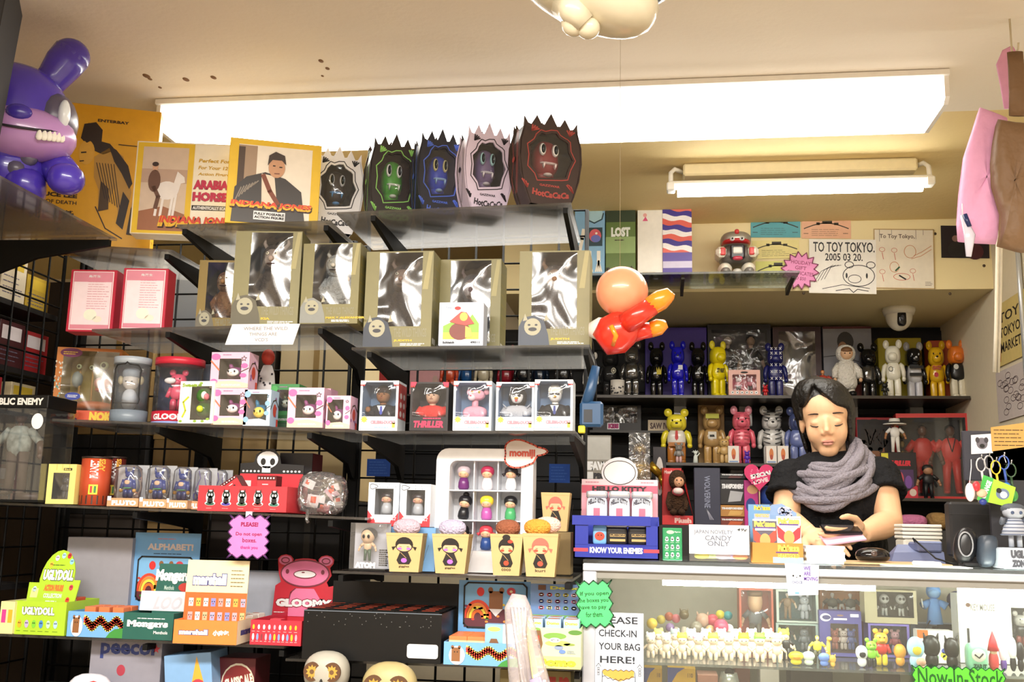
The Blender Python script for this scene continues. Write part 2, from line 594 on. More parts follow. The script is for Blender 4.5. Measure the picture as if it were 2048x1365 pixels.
def tray(S, px, dy, depth, col, name, label, art=None, header=None, hcol=None, hart=None, hshape=None, group=None, rz=0, inside=None, side=None,
   cat='display box', hy=None, hlean=0):
 """cardboard counter display: open tray, header card at the back. px = x0,x1,top of tray front; header = pixel top of the header"""
 X, Y, z, w, h=spot(S, px[0], px[1], px[2], dy)
 w /= math.cos(rz)
 r=thing(name, label, cat, (X, Y, z), rz, group)
 mat=C(col, .45) if isinstance(col, str) else col
 m=MB()
 t=.002
 m.box(-w/2, w/2, 0, t, 0, h, mat)
 m.box(-w/2, w/2, depth-t, depth, 0, h, mat)
 m.box(-w/2,-w/2+t, t, depth-t, 0, h, mat)
 m.box(w/2-t, w/2, t, depth-t, 0, h, mat)
 m.box(-w/2+t, w/2-t, t, depth-t, 0, t, mat)
 if art:
  fr_front(m, w)
  art(m, w, h)
 if side:
  m.fr((w/2, 0, 0), (0, 1, 0))
  side(m, depth, h)
 m.build('tray', r)
 if header is not None:
  hy=depth-t if hy is None else hy
  top=at((px[0]+px[1])/2, header, Y+hy).z-z
  hm=MB()
  lean=MX.Translation((0, hy, 0)) @ MX.Rotation(-hlean, 4, 'X')
  hm.M=lean
  hm.fr((-w/2,-.0012, 0))
  sh=hshape(w, h, top) if hshape else [(0, .003), (w, .003), (w, top), (0, top)]
  hm.prism(sh, .003, C(hcol or col, .45) if isinstance(hcol or col, str) else hcol)
  if hart:
   hm.fr((-w/2,-.0014, 0))
   hart(hm, w, h, top)
  hm.build('header_card', r)
 return r, X, Y, z, w, h
def small_boxes(r, X, Y, z, xs, ys, w, d, h, col, label, group, name='small_box', art=None, topart=None, rz0=0, tilt=0.0):
 """individual little cartons standing in a tray"""
 o0=None
 out=[]
 for i, x in enumerate(xs):
  for y in ys:
   if o0 is None:
    m=MB()
    m.box(-w/2, w/2, 0, d, 0, h, C(col, .45) if isinstance(col, str) else col, .0008)
    fr_front(m, w)
    if art:
     art(m, w, h)
    if topart:
     m.fr((-w/2, 0, h), (1, 0, 0), (0, 1, 0))
     topart(m, w, d)
    o0=m.build(name)
    o=o0
   else:
    o=o0.copy()
    COL.objects.link(o)
   p=V((x, y, .003))
   p.rotate(MX.Rotation(rz0, 3, 'Z'))
   o.location=(X+p.x, Y+p.y, z+p.z)
   o.rotation_euler=(0, 0, rz0+R.uniform(-tilt, tilt))
   tag(o, label, 'box', group)
   out.append(o)
 return out
def zigzag(w, h, nx, ny, d):
 """burst outline of a paper sign"""
 p=[]
 for i in range(nx):
  p += [(w*i/nx, 0), (w*(i+.5)/nx, d)]
 for i in range(ny):
  p += [(w, h*i/ny), (w-d, h*(i+.5)/ny)]
 for i in range(nx):
  p += [(w-w*i/nx, h), (w-w*(i+.5)/nx, h-d)]
 for i in range(ny):
  p += [(0, h-h*i/ny), (d, h-h*(i+.5)/ny)]
 return p
def flat_sign(P, Q, name, label, col, outline, art, cat='sign', rot=0, t=.0008, rim=None, lean=0, mat=None, rz=0):
 """paper sign between two points P (lower left) and Q (upper right) at one depth"""
 w, h=Q.x-P.x, Q.z-P.z
 m=MB()
 m.fr((-w/2, 0,-h/2))
 pts=outline(w, h) if outline else [(0, 0), (w, 0), (w, h), (0, h)]
 m.prism(pts, t, mat or C(col, .7))
 if rim:
  m.line(pts, rim[1], C(rim[0]), 1, True)
 art(m, w, h)
 o=m.build(name)
 o.location=(P.x+w/2, P.y, P.z+h/2)
 o.rotation_euler=(lean, rot, rz)
 return tag(o, label, cat)
CEIL=2.34
WALLY, SOFY, RX=4.85, 4.07, 1.30
cream=C('#eadfce', .8, noise=.04, scale=4, bump=.06, bscale=50)
tan=C('#e6cd92', .8, noise=.05, scale=5, bump=.06, bscale=60)
sof=C('#f0e0ae', .8, noise=.04, scale=5)
recess=C('#e8dcc0', .8, noise=.04)
m=MB(); m.box(-3.2, RX+.05,-3, 2.98, CEIL, CEIL+.06, cream)
ceil=struct(m, 'ceiling')
for px, py, s in ((293, 152, .010), (300, 158, .006), (372, 159, .009), (427, 155, .008), (642, 122, .007), (655, 137, .006), (320, 175, .005), (645, 152, .004)):
 p=atz(px, py, CEIL)
 m=MB(); m.ell((p.x, p.y, CEIL), (s, s*1.6, .002), C('#7c5a3c', .9), 1, 10, 5)
 m.build('ceiling_stain', ceil)
m=MB(); m.box(-3.2, RX+.05, 2.98, WALLY+.05, CEIL, CEIL+.06, tan); struct(m, 'ceiling_rear')
m=MB(); m.box(-3.2, RX+.05, WALLY, WALLY+.06, 0, CEIL, recess); struct(m, 'wall_back')
m=MB(); m.box(RX, RX+.06, 2.2, WALLY, 0, CEIL, recess); struct(m, 'wall_right')
m=MB(); m.box(RX+.9, RX+.96,-3, 2.2, 0, CEIL, cream); m.box(RX, RX+.96, 2.14, 2.2, 0, CEIL, cream); struct(m, 'wall_right_front')
m=MB(); m.box(-3.26,-3.2,-3, WALLY, 0, CEIL, recess); struct(m, 'wall_left')
m=MB(); m.box(-3.2, RX+.9,-3.06,-3, 0, CEIL, cream); struct(m, 'wall_front')
m=MB(); m.box(-3.2, RX+.9,-3, WALLY,-.05, 0, C('#8a7a66', .6, noise=.2, scale=6)); struct(m, 'floor')
SZ=at(1500, 583, SOFY).z
m=MB()
m.box(-.62, RX, SOFY, WALLY, SZ, CEIL, sof)
sofo=struct(m, 'trim_1')
m=MB()
for px, py in ((1544, 433), (1870, 468), (1968, 532), (1607, 587), (1900, 588)):
 p=at(px, py, SOFY)
 m.ell((p.x, SOFY-.001, p.z), (.006, .003, .006), C('#4a3a28'), 1, 8, 5)
m.build('screw_print', sofo)
wl, wr=at(640, 800, WALLY-.03).x, at(1895, 800, WALLY-.03).x
m=MB()
m.box(wl, wr, WALLY-.02, WALLY-.001, .9, SZ-.004, C('#0b0b0f', .55, spec=.3))
z=.95
while z<SZ-.05:
 m.box(wl, wr, WALLY-.032, WALLY-.02, z, z+.085, C('#101015', .5, spec=.3))
 z += .1
solo(m, 'slat_panel', 'dark grooved slat panel on the wall behind the bear figures', 'panel')
a, b=atz(316, 222, 2.31), atz(1900, 158, 2.31)
fy0, fy1=(a.y+b.y)/2, atz(1500, 282, 2.25).y
fx0, fx1=a.x, b.x
f=thing('ceiling_fluorescent', 'long white glowing ceiling fluorescent with a prismatic lens', 'ceiling light', ((fx0+fx1)/2, fy0, 2.25))
hw=(fx1-fx0)/2
fd=fy1-fy0
lensm=emit('lit_lens', (1, .96, .88), LENS_POWER)
white=C('#f2efe8', .4)
m=MB(); m.box(-hw, hw,-.012, fd+.01, .073, .088, white); m.build('housing', f)
m=MB()
m.fr((-hw+.012, 0, 0))
prof=[(0, .074), (.0, .016), (.02, 0), (fd-.02, 0), (fd, .016), (fd, .074)]
vs=[(x, y, z) for x in (-hw+.012, hw-.012) for y, z in prof]
n=len(prof)
m.add(vs, [(i, i+1, i+1+n, i+n) for i in (1, 2, 3)], lensm)
m.add(vs, [(i, i+1, i+1+n, i+n) for i in (0, 4)], emit('lens_side', (1, .97, .92), LENS_POWER*.09))
m.build('lens', f)
for q in (-1, 1):
 m=MB()
 m.fr((q*hw-(.012 if q>0 else 0), 0, 0), (0, 1, 0))
 m.prism(prof,-.012, white)
 m.build('end_cap', f)
m=MB(); m.box(-.01, .01,-.004, 0, .0, .076, white)
a, b=at(1337, 372, 3.35), at(1866, 372, 3.35)
LB=thing('light_bar', 'small hanging fluorescent bar with a curved arm at each end', 'lamp', ((a.x+b.x)/2, 3.35, a.z))
bw=(b.x-a.x)/2
p, q2=at(1366, 312, 3.37), at(1832, 312, 3.37)
x0, x1=p.x-(a.x+b.x)/2, q2.x-(a.x+b.x)/2
m=MB(); m.box(x0, x1, .0, .14, CEIL-a.z-.045, CEIL-a.z-.002, C('#f0e2b8', .4), .006); m.build('ceiling_plate', LB)
hgt=CEIL-a.z-.02
for q, xx in ((-1, x0), (1, x1)):
 m=MB()
 e=q*(bw-.008)
 m.tube([(xx, .04, hgt), (e*.97, .02, hgt+.004), (e, .01, hgt-.012), (e, 0, .0)], .008, white, 10)
 m.box(e-.014, e+.014,-.014, .03,-.02, .01, white, .004)
 m.build('arm', LB)
m=MB(); m.box(-bw, bw,-.012, .05, .0, .014, white, .004); m.build('reflector', LB)
m=MB(); m.lathe([(.0,-bw+.03), (.016,-bw+.03), (.016, bw-.03), (0, bw-.03)], emit('lit_tube', (1, .97, .9), BAR_POWER), n=16)
m.v=[(z, y+.012, x-.02) for x, y, z in m.v]
m.build('tube', LB)
S1=Shelf((345, 452), (640, 444), 2.42)
S0=Shelf((80, 487), (400, 505), 2.46)
S2=Shelf((190, 660), (690, 648), 2.42)
S3=Shelf((100, 838), (720, 861), 2.42)
S4=Shelf((0, 1005), (745, 1036), 2.42)
S5=Shelf((30, 1268), (600, 1293), 2.42)
T1=Shelf((680, 427), (1140, 408), 2.42)
T2=Shelf((735, 696), (1175, 691), 2.42)
T3=Shelf((722, 863), (1152, 863), 2.42)
T4=Shelf((690, 1142), (1145, 1158), 2.42)
T5=Shelf((690, 1320), (1165, 1336), 2.42)
GRIDY=2.80
def shelf_obj(S, px0, px1, label, brk, depth=.33, name='acrylic_shelf', bh=1):
 X0, X1=at(px0, 700, S.Y).x, at(px1, 700, S.Y).x
 r=thing(name, label, 'shelf', (0, 0, 0), 0, 'acrylic shelves on the wire racks')
 m=MB()
 za, zb=S.z(X0)-.0005, S.z(X1)-.0005
 y0, y1=S.Y-.012, S.Y+depth
 vs=[(X0, y0, za), (X1, y0, zb), (X1, y1, zb), (X0, y1, za)]
 vs += [(x, y, z-.006) for x, y, z in vs]
 m.add(vs, [(0, 1, 2, 3), (7, 6, 5, 4), (0, 4, 5, 1), (1, 5, 6, 2), (2, 6, 7, 3), (3, 7, 4, 0)], ACRYL)
 m.build('shelf_panel', r)
 for bx in brk:
  X=at(bx, 700, S.Y).x
  z=S.z(X)-.007
  m=MB()
  m.fr((X+.006, y0+.006, z), (0, 1, 0))
  L=GRIDY-y0-.01
  m.prism([(0,-.004), (0,-.018), (L*.55,-.018-.027*bh), (L*.82,-.02-.04*bh), (L-.025,-.02-.075*bh), (L,-.02-.08*bh), (L, .0), (L*.5, 0)], .012, MBLK)
  m.build('bracket', r)
 return r
shelf_obj(S0, 70, 334, 'clear shelf under the tall yellow box', [320])
shelf_obj(S1, 338, 650, 'clear shelf holding the two yellow framed boxes', [352, 640])
shelf_obj(S2, 185, 692, 'clear shelf with a folded white paper sign on its edge', [335, 640])
shelf_obj(S3, 124, 722, 'clear shelf crowded with small toy boxes and two round canisters', [330, 630])
shelf_obj(S4, 2, 748, 'clear shelf with blister packs and the red skull display', [300, 680], bh=.6)
shelf_obj(S5, 2, 606, 'lowest clear shelf under the orange and green counter displays', [340, 600], bh=.1)
shelf_obj(T1, 662, 1140, 'topmost clear shelf under the crown shaped boxes', [735, 1128])
shelf_obj(T2, 706, 1180, 'clear shelf under the khaki window boxes and mushroom house box', [740, 1172])
shelf_obj(T3, 722, 1154, 'clear shelf under the row of soft bust boxes', [740, 1146])
shelf_obj(T4, 690, 1150, 'clear shelf holding the white doll display case', [705, 1140], bh=.2)
shelf_obj(T5, 610, 1168, 'lowest clear shelf carrying the big black tray', [700, 1160], bh=.1)
def grid(name, label, o, u, w, z0, z1, step=.076):
 """black wire grid panel: o = lower corner, u = direction"""
 m=MB()
 u=V(u)
 o=V(o)
 n=int(round(w/step))
 for i in range(n+1):
  p=o+u*(w*i/n)
  m.tube([p+V((0, 0, z0)), p+V((0, 0, z1))], .0034 if i%n else .006, MBLK, 6)
 k=int((z1-z0)/step)
 for i in range(k+1):
  z=z0+(z1-z0)*i/k
  m.tube([o+V((0, 0, z)), o+u*w+V((0, 0, z))], .0028, MBLK, 6)
 return solo(m, name, label, 'wire panel')
gl, gm, gr=at(150, 700, GRIDY).x, at(715, 700, GRIDY).x, at(1172, 700, GRIDY).x
grid('wire_grid_panel', 'black wire grid carrying the shelves of window boxes and canisters', (gl, GRIDY, .02), (1, 0, 0), gm-gl-.02, 0, at(500, 500, GRIDY).z)
grid('wire_grid_panel', 'black wire grid carrying the shelves of crown boxes and soft busts', (gm+.02, GRIDY, .02), (1, 0, 0), gr-gm-.02, 0, at(900, 440, GRIDY).z)
grid('wire_grid_panel', 'black wire grid running along the side aisle by the purple rabbit', (gl-.06, 1.5, .02), (0, 1, 0), GRIDY-1.5, 0, at(150, 480, GRIDY).z)
for px, lab in ((150, 'black upright post at the corner of the wire racks'), (412, 'black upright post behind the orange window box shelf'), (715, 'black upright post between the two wire racks')):
 X=at(px, 700, GRIDY).x
 m=MB(); m.box(X-.015, X+.015, GRIDY+.005, GRIDY+.035, 0, at(px, 490, GRIDY).z, MBLK, .003)
 m.fr((X-.015, GRIDY+.005, 0))
 solo(m, 'rack_upright', lab, 'post', group='rack uprights')
bx0, bx1=at(150, 900, 3.3).x-.5, at(735, 900, 3.3).x
m=MB(); m.box(bx0, bx1, 3.3, 3.33, 0, at(500, 560, 3.3).z, C('#241c16', .9, noise=.3, scale=6, spec=.1))
solo(m, 'partition_board', 'dark brown board standing behind the wire rack', 'board')
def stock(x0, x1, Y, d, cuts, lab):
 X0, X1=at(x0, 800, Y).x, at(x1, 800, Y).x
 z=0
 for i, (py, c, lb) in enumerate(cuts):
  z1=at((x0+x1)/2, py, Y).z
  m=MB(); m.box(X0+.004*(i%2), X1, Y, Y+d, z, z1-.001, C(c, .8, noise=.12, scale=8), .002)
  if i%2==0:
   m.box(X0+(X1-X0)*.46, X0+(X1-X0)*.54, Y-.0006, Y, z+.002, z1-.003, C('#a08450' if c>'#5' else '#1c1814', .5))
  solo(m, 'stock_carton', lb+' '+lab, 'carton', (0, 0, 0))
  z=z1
stock(158, 300, 2.9, .3, ((1130, '#17120e', 'dark carton at the bottom of the stack'), (1030, '#2a2018', 'dark brown carton second from the floor in the stack'), (870, '#15110f', 'black carton in the middle of the stack'), (700, '#9a7c4a', 'tan carton below the top of the stack'), (505, '#b9b4a8', 'pale grey carton on top of the stack')), 'behind the two red boxes')
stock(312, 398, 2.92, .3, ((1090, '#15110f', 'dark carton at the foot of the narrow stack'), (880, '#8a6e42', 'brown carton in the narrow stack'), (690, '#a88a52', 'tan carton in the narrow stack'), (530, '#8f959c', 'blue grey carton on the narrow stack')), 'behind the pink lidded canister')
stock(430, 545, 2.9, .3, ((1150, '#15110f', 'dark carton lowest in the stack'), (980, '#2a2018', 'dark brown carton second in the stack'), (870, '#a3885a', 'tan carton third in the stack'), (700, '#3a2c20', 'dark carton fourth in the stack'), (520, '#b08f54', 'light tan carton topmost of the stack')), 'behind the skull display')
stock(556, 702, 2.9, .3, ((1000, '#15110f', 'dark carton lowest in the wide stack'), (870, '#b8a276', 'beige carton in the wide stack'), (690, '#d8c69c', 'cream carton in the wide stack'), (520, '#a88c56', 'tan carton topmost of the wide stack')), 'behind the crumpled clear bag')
sx0, sx1=gl-.42, gl-.09
r=thing('stock_shelf', 'dark shelf unit beyond the side wire grid', 'shelf', (0, 0, 0))
zs=[at(60, py, 2.4).z for py in (1190, 1000, 800, 705, 565)]
for z in zs:
 m=MB(); m.box(sx0, sx1, 1.9, 2.84, z-.015, z, C('#1a1718', .6)); m.build('shelf_board', r)
m=MB(); m.box(sx0-.02, sx0, 1.9, 2.84, 0, zs[-1]+.35, C('#1a1718', .7)); m.build('back_panel', r)
for zi, items in ((1, ((2.3, '#1c1a24', .12, 'black box'), (2.46, '#22202c', .16, 'dark slate box'), (2.64, '#7a2a2a', .1, 'dull red box'))), (2, ((2.2, '#3a2a5a', .09, 'violet box'), (2.36, '#cfc8d8', .08, 'pale lilac box'), (2.52, '#b8323a', .09, 'red box'), (2.68, '#d8c8a0', .085, 'cream box'))),
     (3, ((2.2, '#dfe2ea', .14, 'white glossy box'), (2.42, '#d8d4e0', .15, 'white lilac box'), (2.6, '#4a2226', .13, 'dark red speckled box'), (2.72, '#a8262c', .12, 'bright red box'))), (4, ((2.2, '#e8c89a', .16, 'peach box'), (2.42, '#3a3a7a', .13, 'indigo box'), (2.58, '#e0d4b8', .16, 'ivory box'), (2.7, '#c8a83a', .1, 'mustard box')))):
 for y, c, hgt, lb in items:
  m=MB(); m.box(sx0+.04, sx1-.02, y, y+.115, 0, hgt, C(c, .4), .001)
  m.fr((sx1-.02, y, 0), (0, 1, 0)); m.rect(.01, .1, hgt*.6, hgt*.9, C('#e8e0e4' if zi%2 else '#d8b83a'), 1); m.scrib(.01, .1, hgt*.1, hgt*.5, 4, C('#6a6478'), 1, .003)
  solo(m, 'stock_box', lb+' on the '+('low', 'second', 'third', 'fourth', 'top')[zi]+' board beyond the side grid', 'box', (0, 0, zs[zi]+.001))
INK=C('#141210', .6)
RED=C('#d8262c', .4)
def ybox_art(m, w, h):
 k=C('#2a1c10'); g=C('#4a3416'); f=C('#d9a53a')
 m.text('ENTERBAY', w*.56, w*.78, h*.885, h*.905, k, bold=.02)
 m.poly([(w*.47, h*.86), (w*.55, h*.88), (w*.6, h*.83), (w*.6, h*.75), (w*.66, h*.74), (w*.7, h*.7), (w*.62, h*.66), (w*.56, h*.68), (w*.5, h*.72), (w*.455, h*.76)], k, 2)
 m.oval(w*.505, h*.665, w*.055, h*.085, f, 3)
 m.poly([(w*.46, h*.76), (w*.5, h*.73), (w*.53, h*.75), (w*.58, h*.68), (w*.6, h*.74), (w*.58, h*.83), (w*.5, h*.87)], k, 4)
 m.line([(w*.47, h*.66), (w*.5, h*.665)], .004, k, 5)
 m.line([(w*.465, h*.6), (w*.49, h*.605)], .003, k, 5)
 m.poly([(w*.56, h*.64), (w*.67, h*.72), (w*.76, h*.66), (w*.84, h*.42), (w*.82, h*.3), (w*.76, h*.26), (w*.72, h*.45), (w*.68, h*.3), (w*.62, h*.27), (w*.61, h*.42), (w*.57, h*.5)], C('#b58a3a'), 2)
 m.poly([(w*.65, h*.73), (w*.71, h*.7), (w*.8, h*.6), (w*.84, h*.48), (w*.82, h*.44), (w*.76, h*.54), (w*.7, h*.62)], k, 3)
 m.poly([(w*.62, h*.48), (w*.68, h*.43), (w*.69, h*.29), (w*.62, h*.27)], g, 3)
 m.poly([(w*.78, h*.42), (w*.83, h*.36), (w*.8, h*.16), (w*.75, h*.2)], k, 3)
 for i in range(7):
  m.line([(w*(.58+.02*i), h*.6), (w*(.66+.018*i), h*(.36-.01*i))], .002, k, 4)
 m.line([(w*.85, h*.14), (w*.865, h*.3), (w*.9, h*.45), (w*.98, h*.52)], .016, k, 3)
 m.line([(w*.72, h*.74), (w*.86, h*.74), (w*.95, h*.66), (w*.99, h*.58)], .0025, k, 3)
 m.line([(w*.6, h*.3), (w*.68, h*.16), (w*.8, h*.1)], .003, k, 3)
 m.text('BRUCE LEE', w*.17, w*.47, h*.345, h*.375, k, bold=.03)
 m.text('GAME OF DEATH', w*.13, w*.47, h*.3, h*.325, k)
 m.text('死亡遊戯', w*.16, w*.46, h*.19, h*.26, k, bold=.02)
 m.text('Bruce Lee', w*.35, w*.56, h*.1, h*.14, g, shear=.3)
def spine(m, d, h):
 for i in range(14):
  v=h*R.uniform(.1, .7)
  m.line([(d*R.uniform(.1, .5), v), (d*R.uniform(.3, .9), v+h*R.uniform(-.06, .06))], .0025, INK, 1)
p=at(300, 495, 2.52)
carton(S0, (66, 299, 210), .06, .075, '#dda41c', 'poster_box', 'tall golden yellow box with a black ink drawing of a crouching man', art=ybox_art, right=spine, rz=.38)
def frame_art(photo, w0, w1):
 def a(m, w, h):
  pass
 return a
def horse_art(m, w, h):
 m.rect(w*.015, w*.57, h*.01, h*.985, C('#e9c22c'), 1)
 m.rect(w*.07, w*.515, h*.04, h*.94, C('#d8c3ad'), 2)
 m.poly([(w*.07, h*.04), (w*.515, h*.04), (w*.515, h*.22), (w*.3, h*.3), (w*.07, h*.24)], C('#a06a4a'), 3)
 m.rect(w*.07, w*.515, h*.55, h*.7, C('#c0a490'), 3)
 wh=C('#efe9e4')
 m.oval(w*.33, h*.47, w*.11, h*.1, wh, 4)
 m.poly([(w*.38, h*.5), (w*.42, h*.68), (w*.49, h*.62), (w*.5, h*.56), (w*.46, h*.55), (w*.44, h*.45)], wh, 5)
 for x in (.25, .3, .39, .42):
  m.line([(w*x, h*.42), (w*(x-.02), h*.2)], w*.025, wh, 5)
 br=C('#6b4a38')
 m.oval(w*.2, h*.57, w*.06, h*.12, br, 6)
 m.line([(w*.2, h*.5), (w*.25, h*.4), (w*.23, h*.28)], w*.04, br, 6)
 m.oval(w*.2, h*.72, w*.028, h*.045, C('#d7a888'), 6)
 m.oval(w*.2, h*.75, w*.032, h*.025, C('#3a2a22'), 7)
 m.rect(w*.575, w*.995, h*.01, h*.985, C('#f6efdc'), 1)
 y=C('#c9a227')
 for i, t in enumerate(('Perfect For', 'For Your 12"', 'Action Figure')):
  m.text(t, w*.62, w*.93, h*(.79-.075*i), h*(.83-.075*i), y, bold=.02, shear=.2)
 for i, t in enumerate(('ARABIAN', 'HORSE')):
  m.text(t, w*.585, w*(.99 if i==0 else .93), h*(.5-.13*i), h*(.6-.13*i), C('#c3274f'), 2, bold=.05)
  m.text(t, w*.58, w*(.985 if i==0 else .925), h*(.495-.13*i), h*(.595-.13*i), C('#8e1c3a'), 1, bold=.05)
 m.rect(w*.58, w*.98, h*.27, h*.325, INK, 1)
 m.text('AUTHENTICALLY SCALED', w*.59, w*.97, h*.28, h*.315, WHT, 2, bold=.03)
 fire_title(m, 'INDIANA JONES', w*.27, w*.99, h*.05, h*.2)
def fire_title(m, t, u0, u1, v0, v1):
 d=(v1-v0)
 m.text(t, u0+.002, u1+.002, v0-.003, v1-.003, C('#33100a'), 7, bold=.09, shear=.2)
 m.text(t, u0, u1, v0, v1, C('#e8b52a'), 8, bold=.05, shear=.2)
 m.text(t, u0+.003, u1-.0, v0+d*.35, v1, C('#d8432a'), 9, bold=.03, shear=.2)
def man_art(m, w, h):
 m.rect(w*.02, w*.98, h*.01, h*.99, C('#e7bf25'), 1)
 m.rect(w*.1, w*.9, h*.03, h*.93, C('#efe6d6'), 2)
 m.rect(w*.1, w*.3, h*.3, h*.92, C('#a58c74'), 3)
 m.rect(w*.1, w*.17, h*.3, h*.9, C('#4c3a2e'), 4)
 jk=C('#2e2621', .4)
 m.poly([(w*.06, h*.02), (w*.08, h*.42), (w*.2, h*.55), (w*.4, h*.62), (w*.62, h*.56), (w*.8, h*.42), (w*.86, h*.02)], jk, 5)
 m.poly([(w*.36, h*.6), (w*.5, h*.58), (w*.55, h*.2), (w*.38, h*.2)], C('#e4d6c2'), 6)
 m.line([(w*.38, h*.58), (w*.46, h*.4), (w*.55, h*.26)], w*.05, C('#7c3d24'), 7)
 for i in range(7):
  m.line([(w*(.1+.03*i), h*(.28+.03*i)), (w*(.15+.03*i), h*(.42+.015*i))], .003, C('#8d8377'), 6)
 m.oval(w*.52, h*.68, w*.09, h*.12, C('#c79672'), 8)
 m.poly([(w*.42, h*.7), (w*.43, h*.82), (w*.5, h*.87), (w*.6, h*.83), (w*.62, h*.72), (w*.57, h*.77), (w*.47, h*.77)], C('#3a2a20'), 9)
 m.line([(w*.48, h*.7), (w*.5, h*.7)], .003, INK, 9)
 m.line([(w*.55, h*.69), (w*.575, h*.69)], .003, INK, 9)
 m.line([(w*.5, h*.61), (w*.55, h*.612)], .003, C('#7a4636'), 9)
 fire_title(m, 'INDIANA JONES', w*.04, w*.92, h*.17, h*.27)
 m.rect(w*.3, w*.64, h*.06, h*.16, WHT, 7)
 for i, t in enumerate(('FULLY POSEABLE', 'ACTION FIGURE')):
  m.text(t, w*.31, w*.63, h*(.115-.04*i), h*(.145-.04*i), INK, 8, bold=.03)
carton(S1, (285, 470, 287), .09, .06, '#f2e6c8', 'horse_box', 'cream box with a rider on a white horse in a yellow frame', art=horse_art, rz=.2)
carton(S1, (474, 634, 284), .03, .07, '#e7bf25', 'photo_box', 'yellow framed box with a man in a dark leather jacket', art=man_art, rz=.36)
def shield(w, h, k=1.0, cu=None):
 """crown-topped bulging outline around the centre line, scaled k"""
 o=[]
 prof=[(.0, .62), (.12, .76), (.3, .92), (.5, 1.0), (.68, .98), (.84, .86)]
 for t, r in prof:
  o.append((w/2*r, h*t))
 tips=[(.84, .95), (.72, .88), (.62, .87), (.44, .98), (.3, .89), (.2, .885), (.0, 1.02), (-.2, .885), (-.3, .89), (-.44, .98), (-.62, .87), (-.72, .88), (-.84, .95)]
 for x, y in tips:
  o.append((w/2*x, h*y))
 for t, r in reversed(prof):
  o.append((-w/2*r, h*t))
 return o
def monster_box(x0, x1, yt, dy, shell, line, face, dark, eye, fang, name, label, title='HotCaCaCa', rz=.5, T=T1, lift=0):
 X, Y, z, w, h=spot(T, x0, x1, yt, dy)
 w=w/math.cos(rz)*.86
 d=.075
 r=thing(name, label, 'box', (X, Y, z+lift), rz, 'crown topped monster boxes on the top shelf')
 m=MB()
 m.fr((0, 0, 0))
 out=shield(w, h)
 n=len(out)
 inn=[]
 for i, (u, v) in enumerate(out):
  a=math.atan2((v-h*.5)/h, u/w)
  k=1+.07*math.cos(9*a)
  inn.append((w*.33*k*math.cos(a), h*.53+h*.27*k*math.sin(a)))
 m.ringprism(out, inn, .006, C(shell, .45))
 side=[(u*.97, v if v<h*.86 else h*.86) for u, v in out]
 m.ringprism(side, [(u*.96, v) for u, v in side], d, C(shell, .5))
 m.prism([(u, v) for u, v in out], .002, C(shell, .5),-d/EPS)
 m.add([m.P(u, v,-150) for u, v in out], [tuple(range(n))], C(dark, .6))
 q=m; q.fr((0, 0, 0))
 lm=C(line, .5)
 q.line([(u*1.12, h*.53+(v-h*.53)*1.12) for u, v in inn], .0025, lm, 1, True)
 q.text(title,-w*.28, w*.3, h*.1, h*.17, lm, 1, bold=.03, shear=.1, arc=-h*.02)
 q.text('GAZZWAR',-w*.17, w*.15, h*.2, h*.225, lm, 1, bold=.02)
 for sx in (-1, 1):
  for i in range(4):
   a=1.2+sx*(.35*i-.3)
   c=(sx*w*.3, h*.8)
   q.line([c, (c[0]+math.cos(a)*w*.12, c[1]+math.sin(a)*h*.06)], .004, lm, 1)
   c=(sx*w*.36, h*.17)
   q.line([c, (c[0]+math.cos(a+1)*w*.1, c[1]+math.sin(a)*h*.08)], .004, lm, 1)
 q.fr((-w*.5, d*.9, 0), (0,-1, 0))
 for u in (.72, .82):
  q.line([(d*u, h*.1), (d*u, h*.8)], .0022, lm, 1)
 q.line([(d*.3, h*.7), (d*.45, h*.5), (d*.3, h*.3), (d*.5, h*.12)], .002, lm, 1)
 q.oval(d*.42, h*.5, d*.12, h*.03, lm, 1)
 q.build('shell', r)
 t=MB()
 t.ell((0, .045, h*.56), (w*.2, .035, h*.2), C(face, .35), .75, 18, 11, taper=.1)
 t.ell((0, .05, h*.36), (w*.16, .03, h*.08), C(face, .35), .9, 14, 8)
 for sx in (-1, 1):
  t.ell((sx*w*.1-w*.01, .008, h*.62), (w*.055, .008, h*.07), C(eye, .3), 1, 14, 8)
  t.ell((sx*w*.1-w*.01, .002, h*.62), (w*.033, .007, h*.05), C('#1a2126', .3), 1, 12, 8)
  t.ell((sx*w*.09, .008, h*.44), (w*.014, .008, h*.03), C(fang, .3), 1, 8, 6, taper=-.6)
 t.ell((0, .012, h*.475), (w*.14, .008, h*.014), C(fang, .3), .8, 12, 7)
 t.ell((0, .018, h*.36), (w*.07, .01, h*.02), C(fang, .3), 1, 12, 7)
 t.build('monster_figure', r)
 q=MB(); q.fr((0, .0035, 0)); q.poly(inn, PLAST, 0); q.build('window_film', r)
 return r
monster_box(628, 732, 296, .17, '#e9e9ee', '#2a2a30', '#3a3434', '#1c1716', '#cfd2d8', '#6aa4e0', 'crown_box', 'white crown topped box with a dark fanged monster inside', T=T1)
monster_box(742, 846, 272, .15, '#2a2220', '#8fd06a', '#4fae3a', '#3a1a16', '#eef2f4', '#e6efe4', 'crown_box', 'black crown topped box with a green fanged monster inside')
monster_box(836, 936, 262, .11, '#20222e', '#4a6ad0', '#2f4fd0', '#3b3430', '#d6cf9a', '#9fc3ea', 'crown_box', 'black crown topped box with a blue fanged monster inside')
monster_box(928, 1032, 250, .065, '#d9cbe2', '#2b2430', '#8a76a6', '#2e2220', '#a9d6de', '#e8e4ee', 'crown_box', 'lilac crown topped box with a mauve monster inside')
monster_box(1034, 1172, 232, .01, '#3b2c2a', '#a8453f', '#a03238', '#3a3020', '#f2f2f2', '#f0e2e2', 'crown_box', 'maroon crown topped box with a red monster at the shelf end')
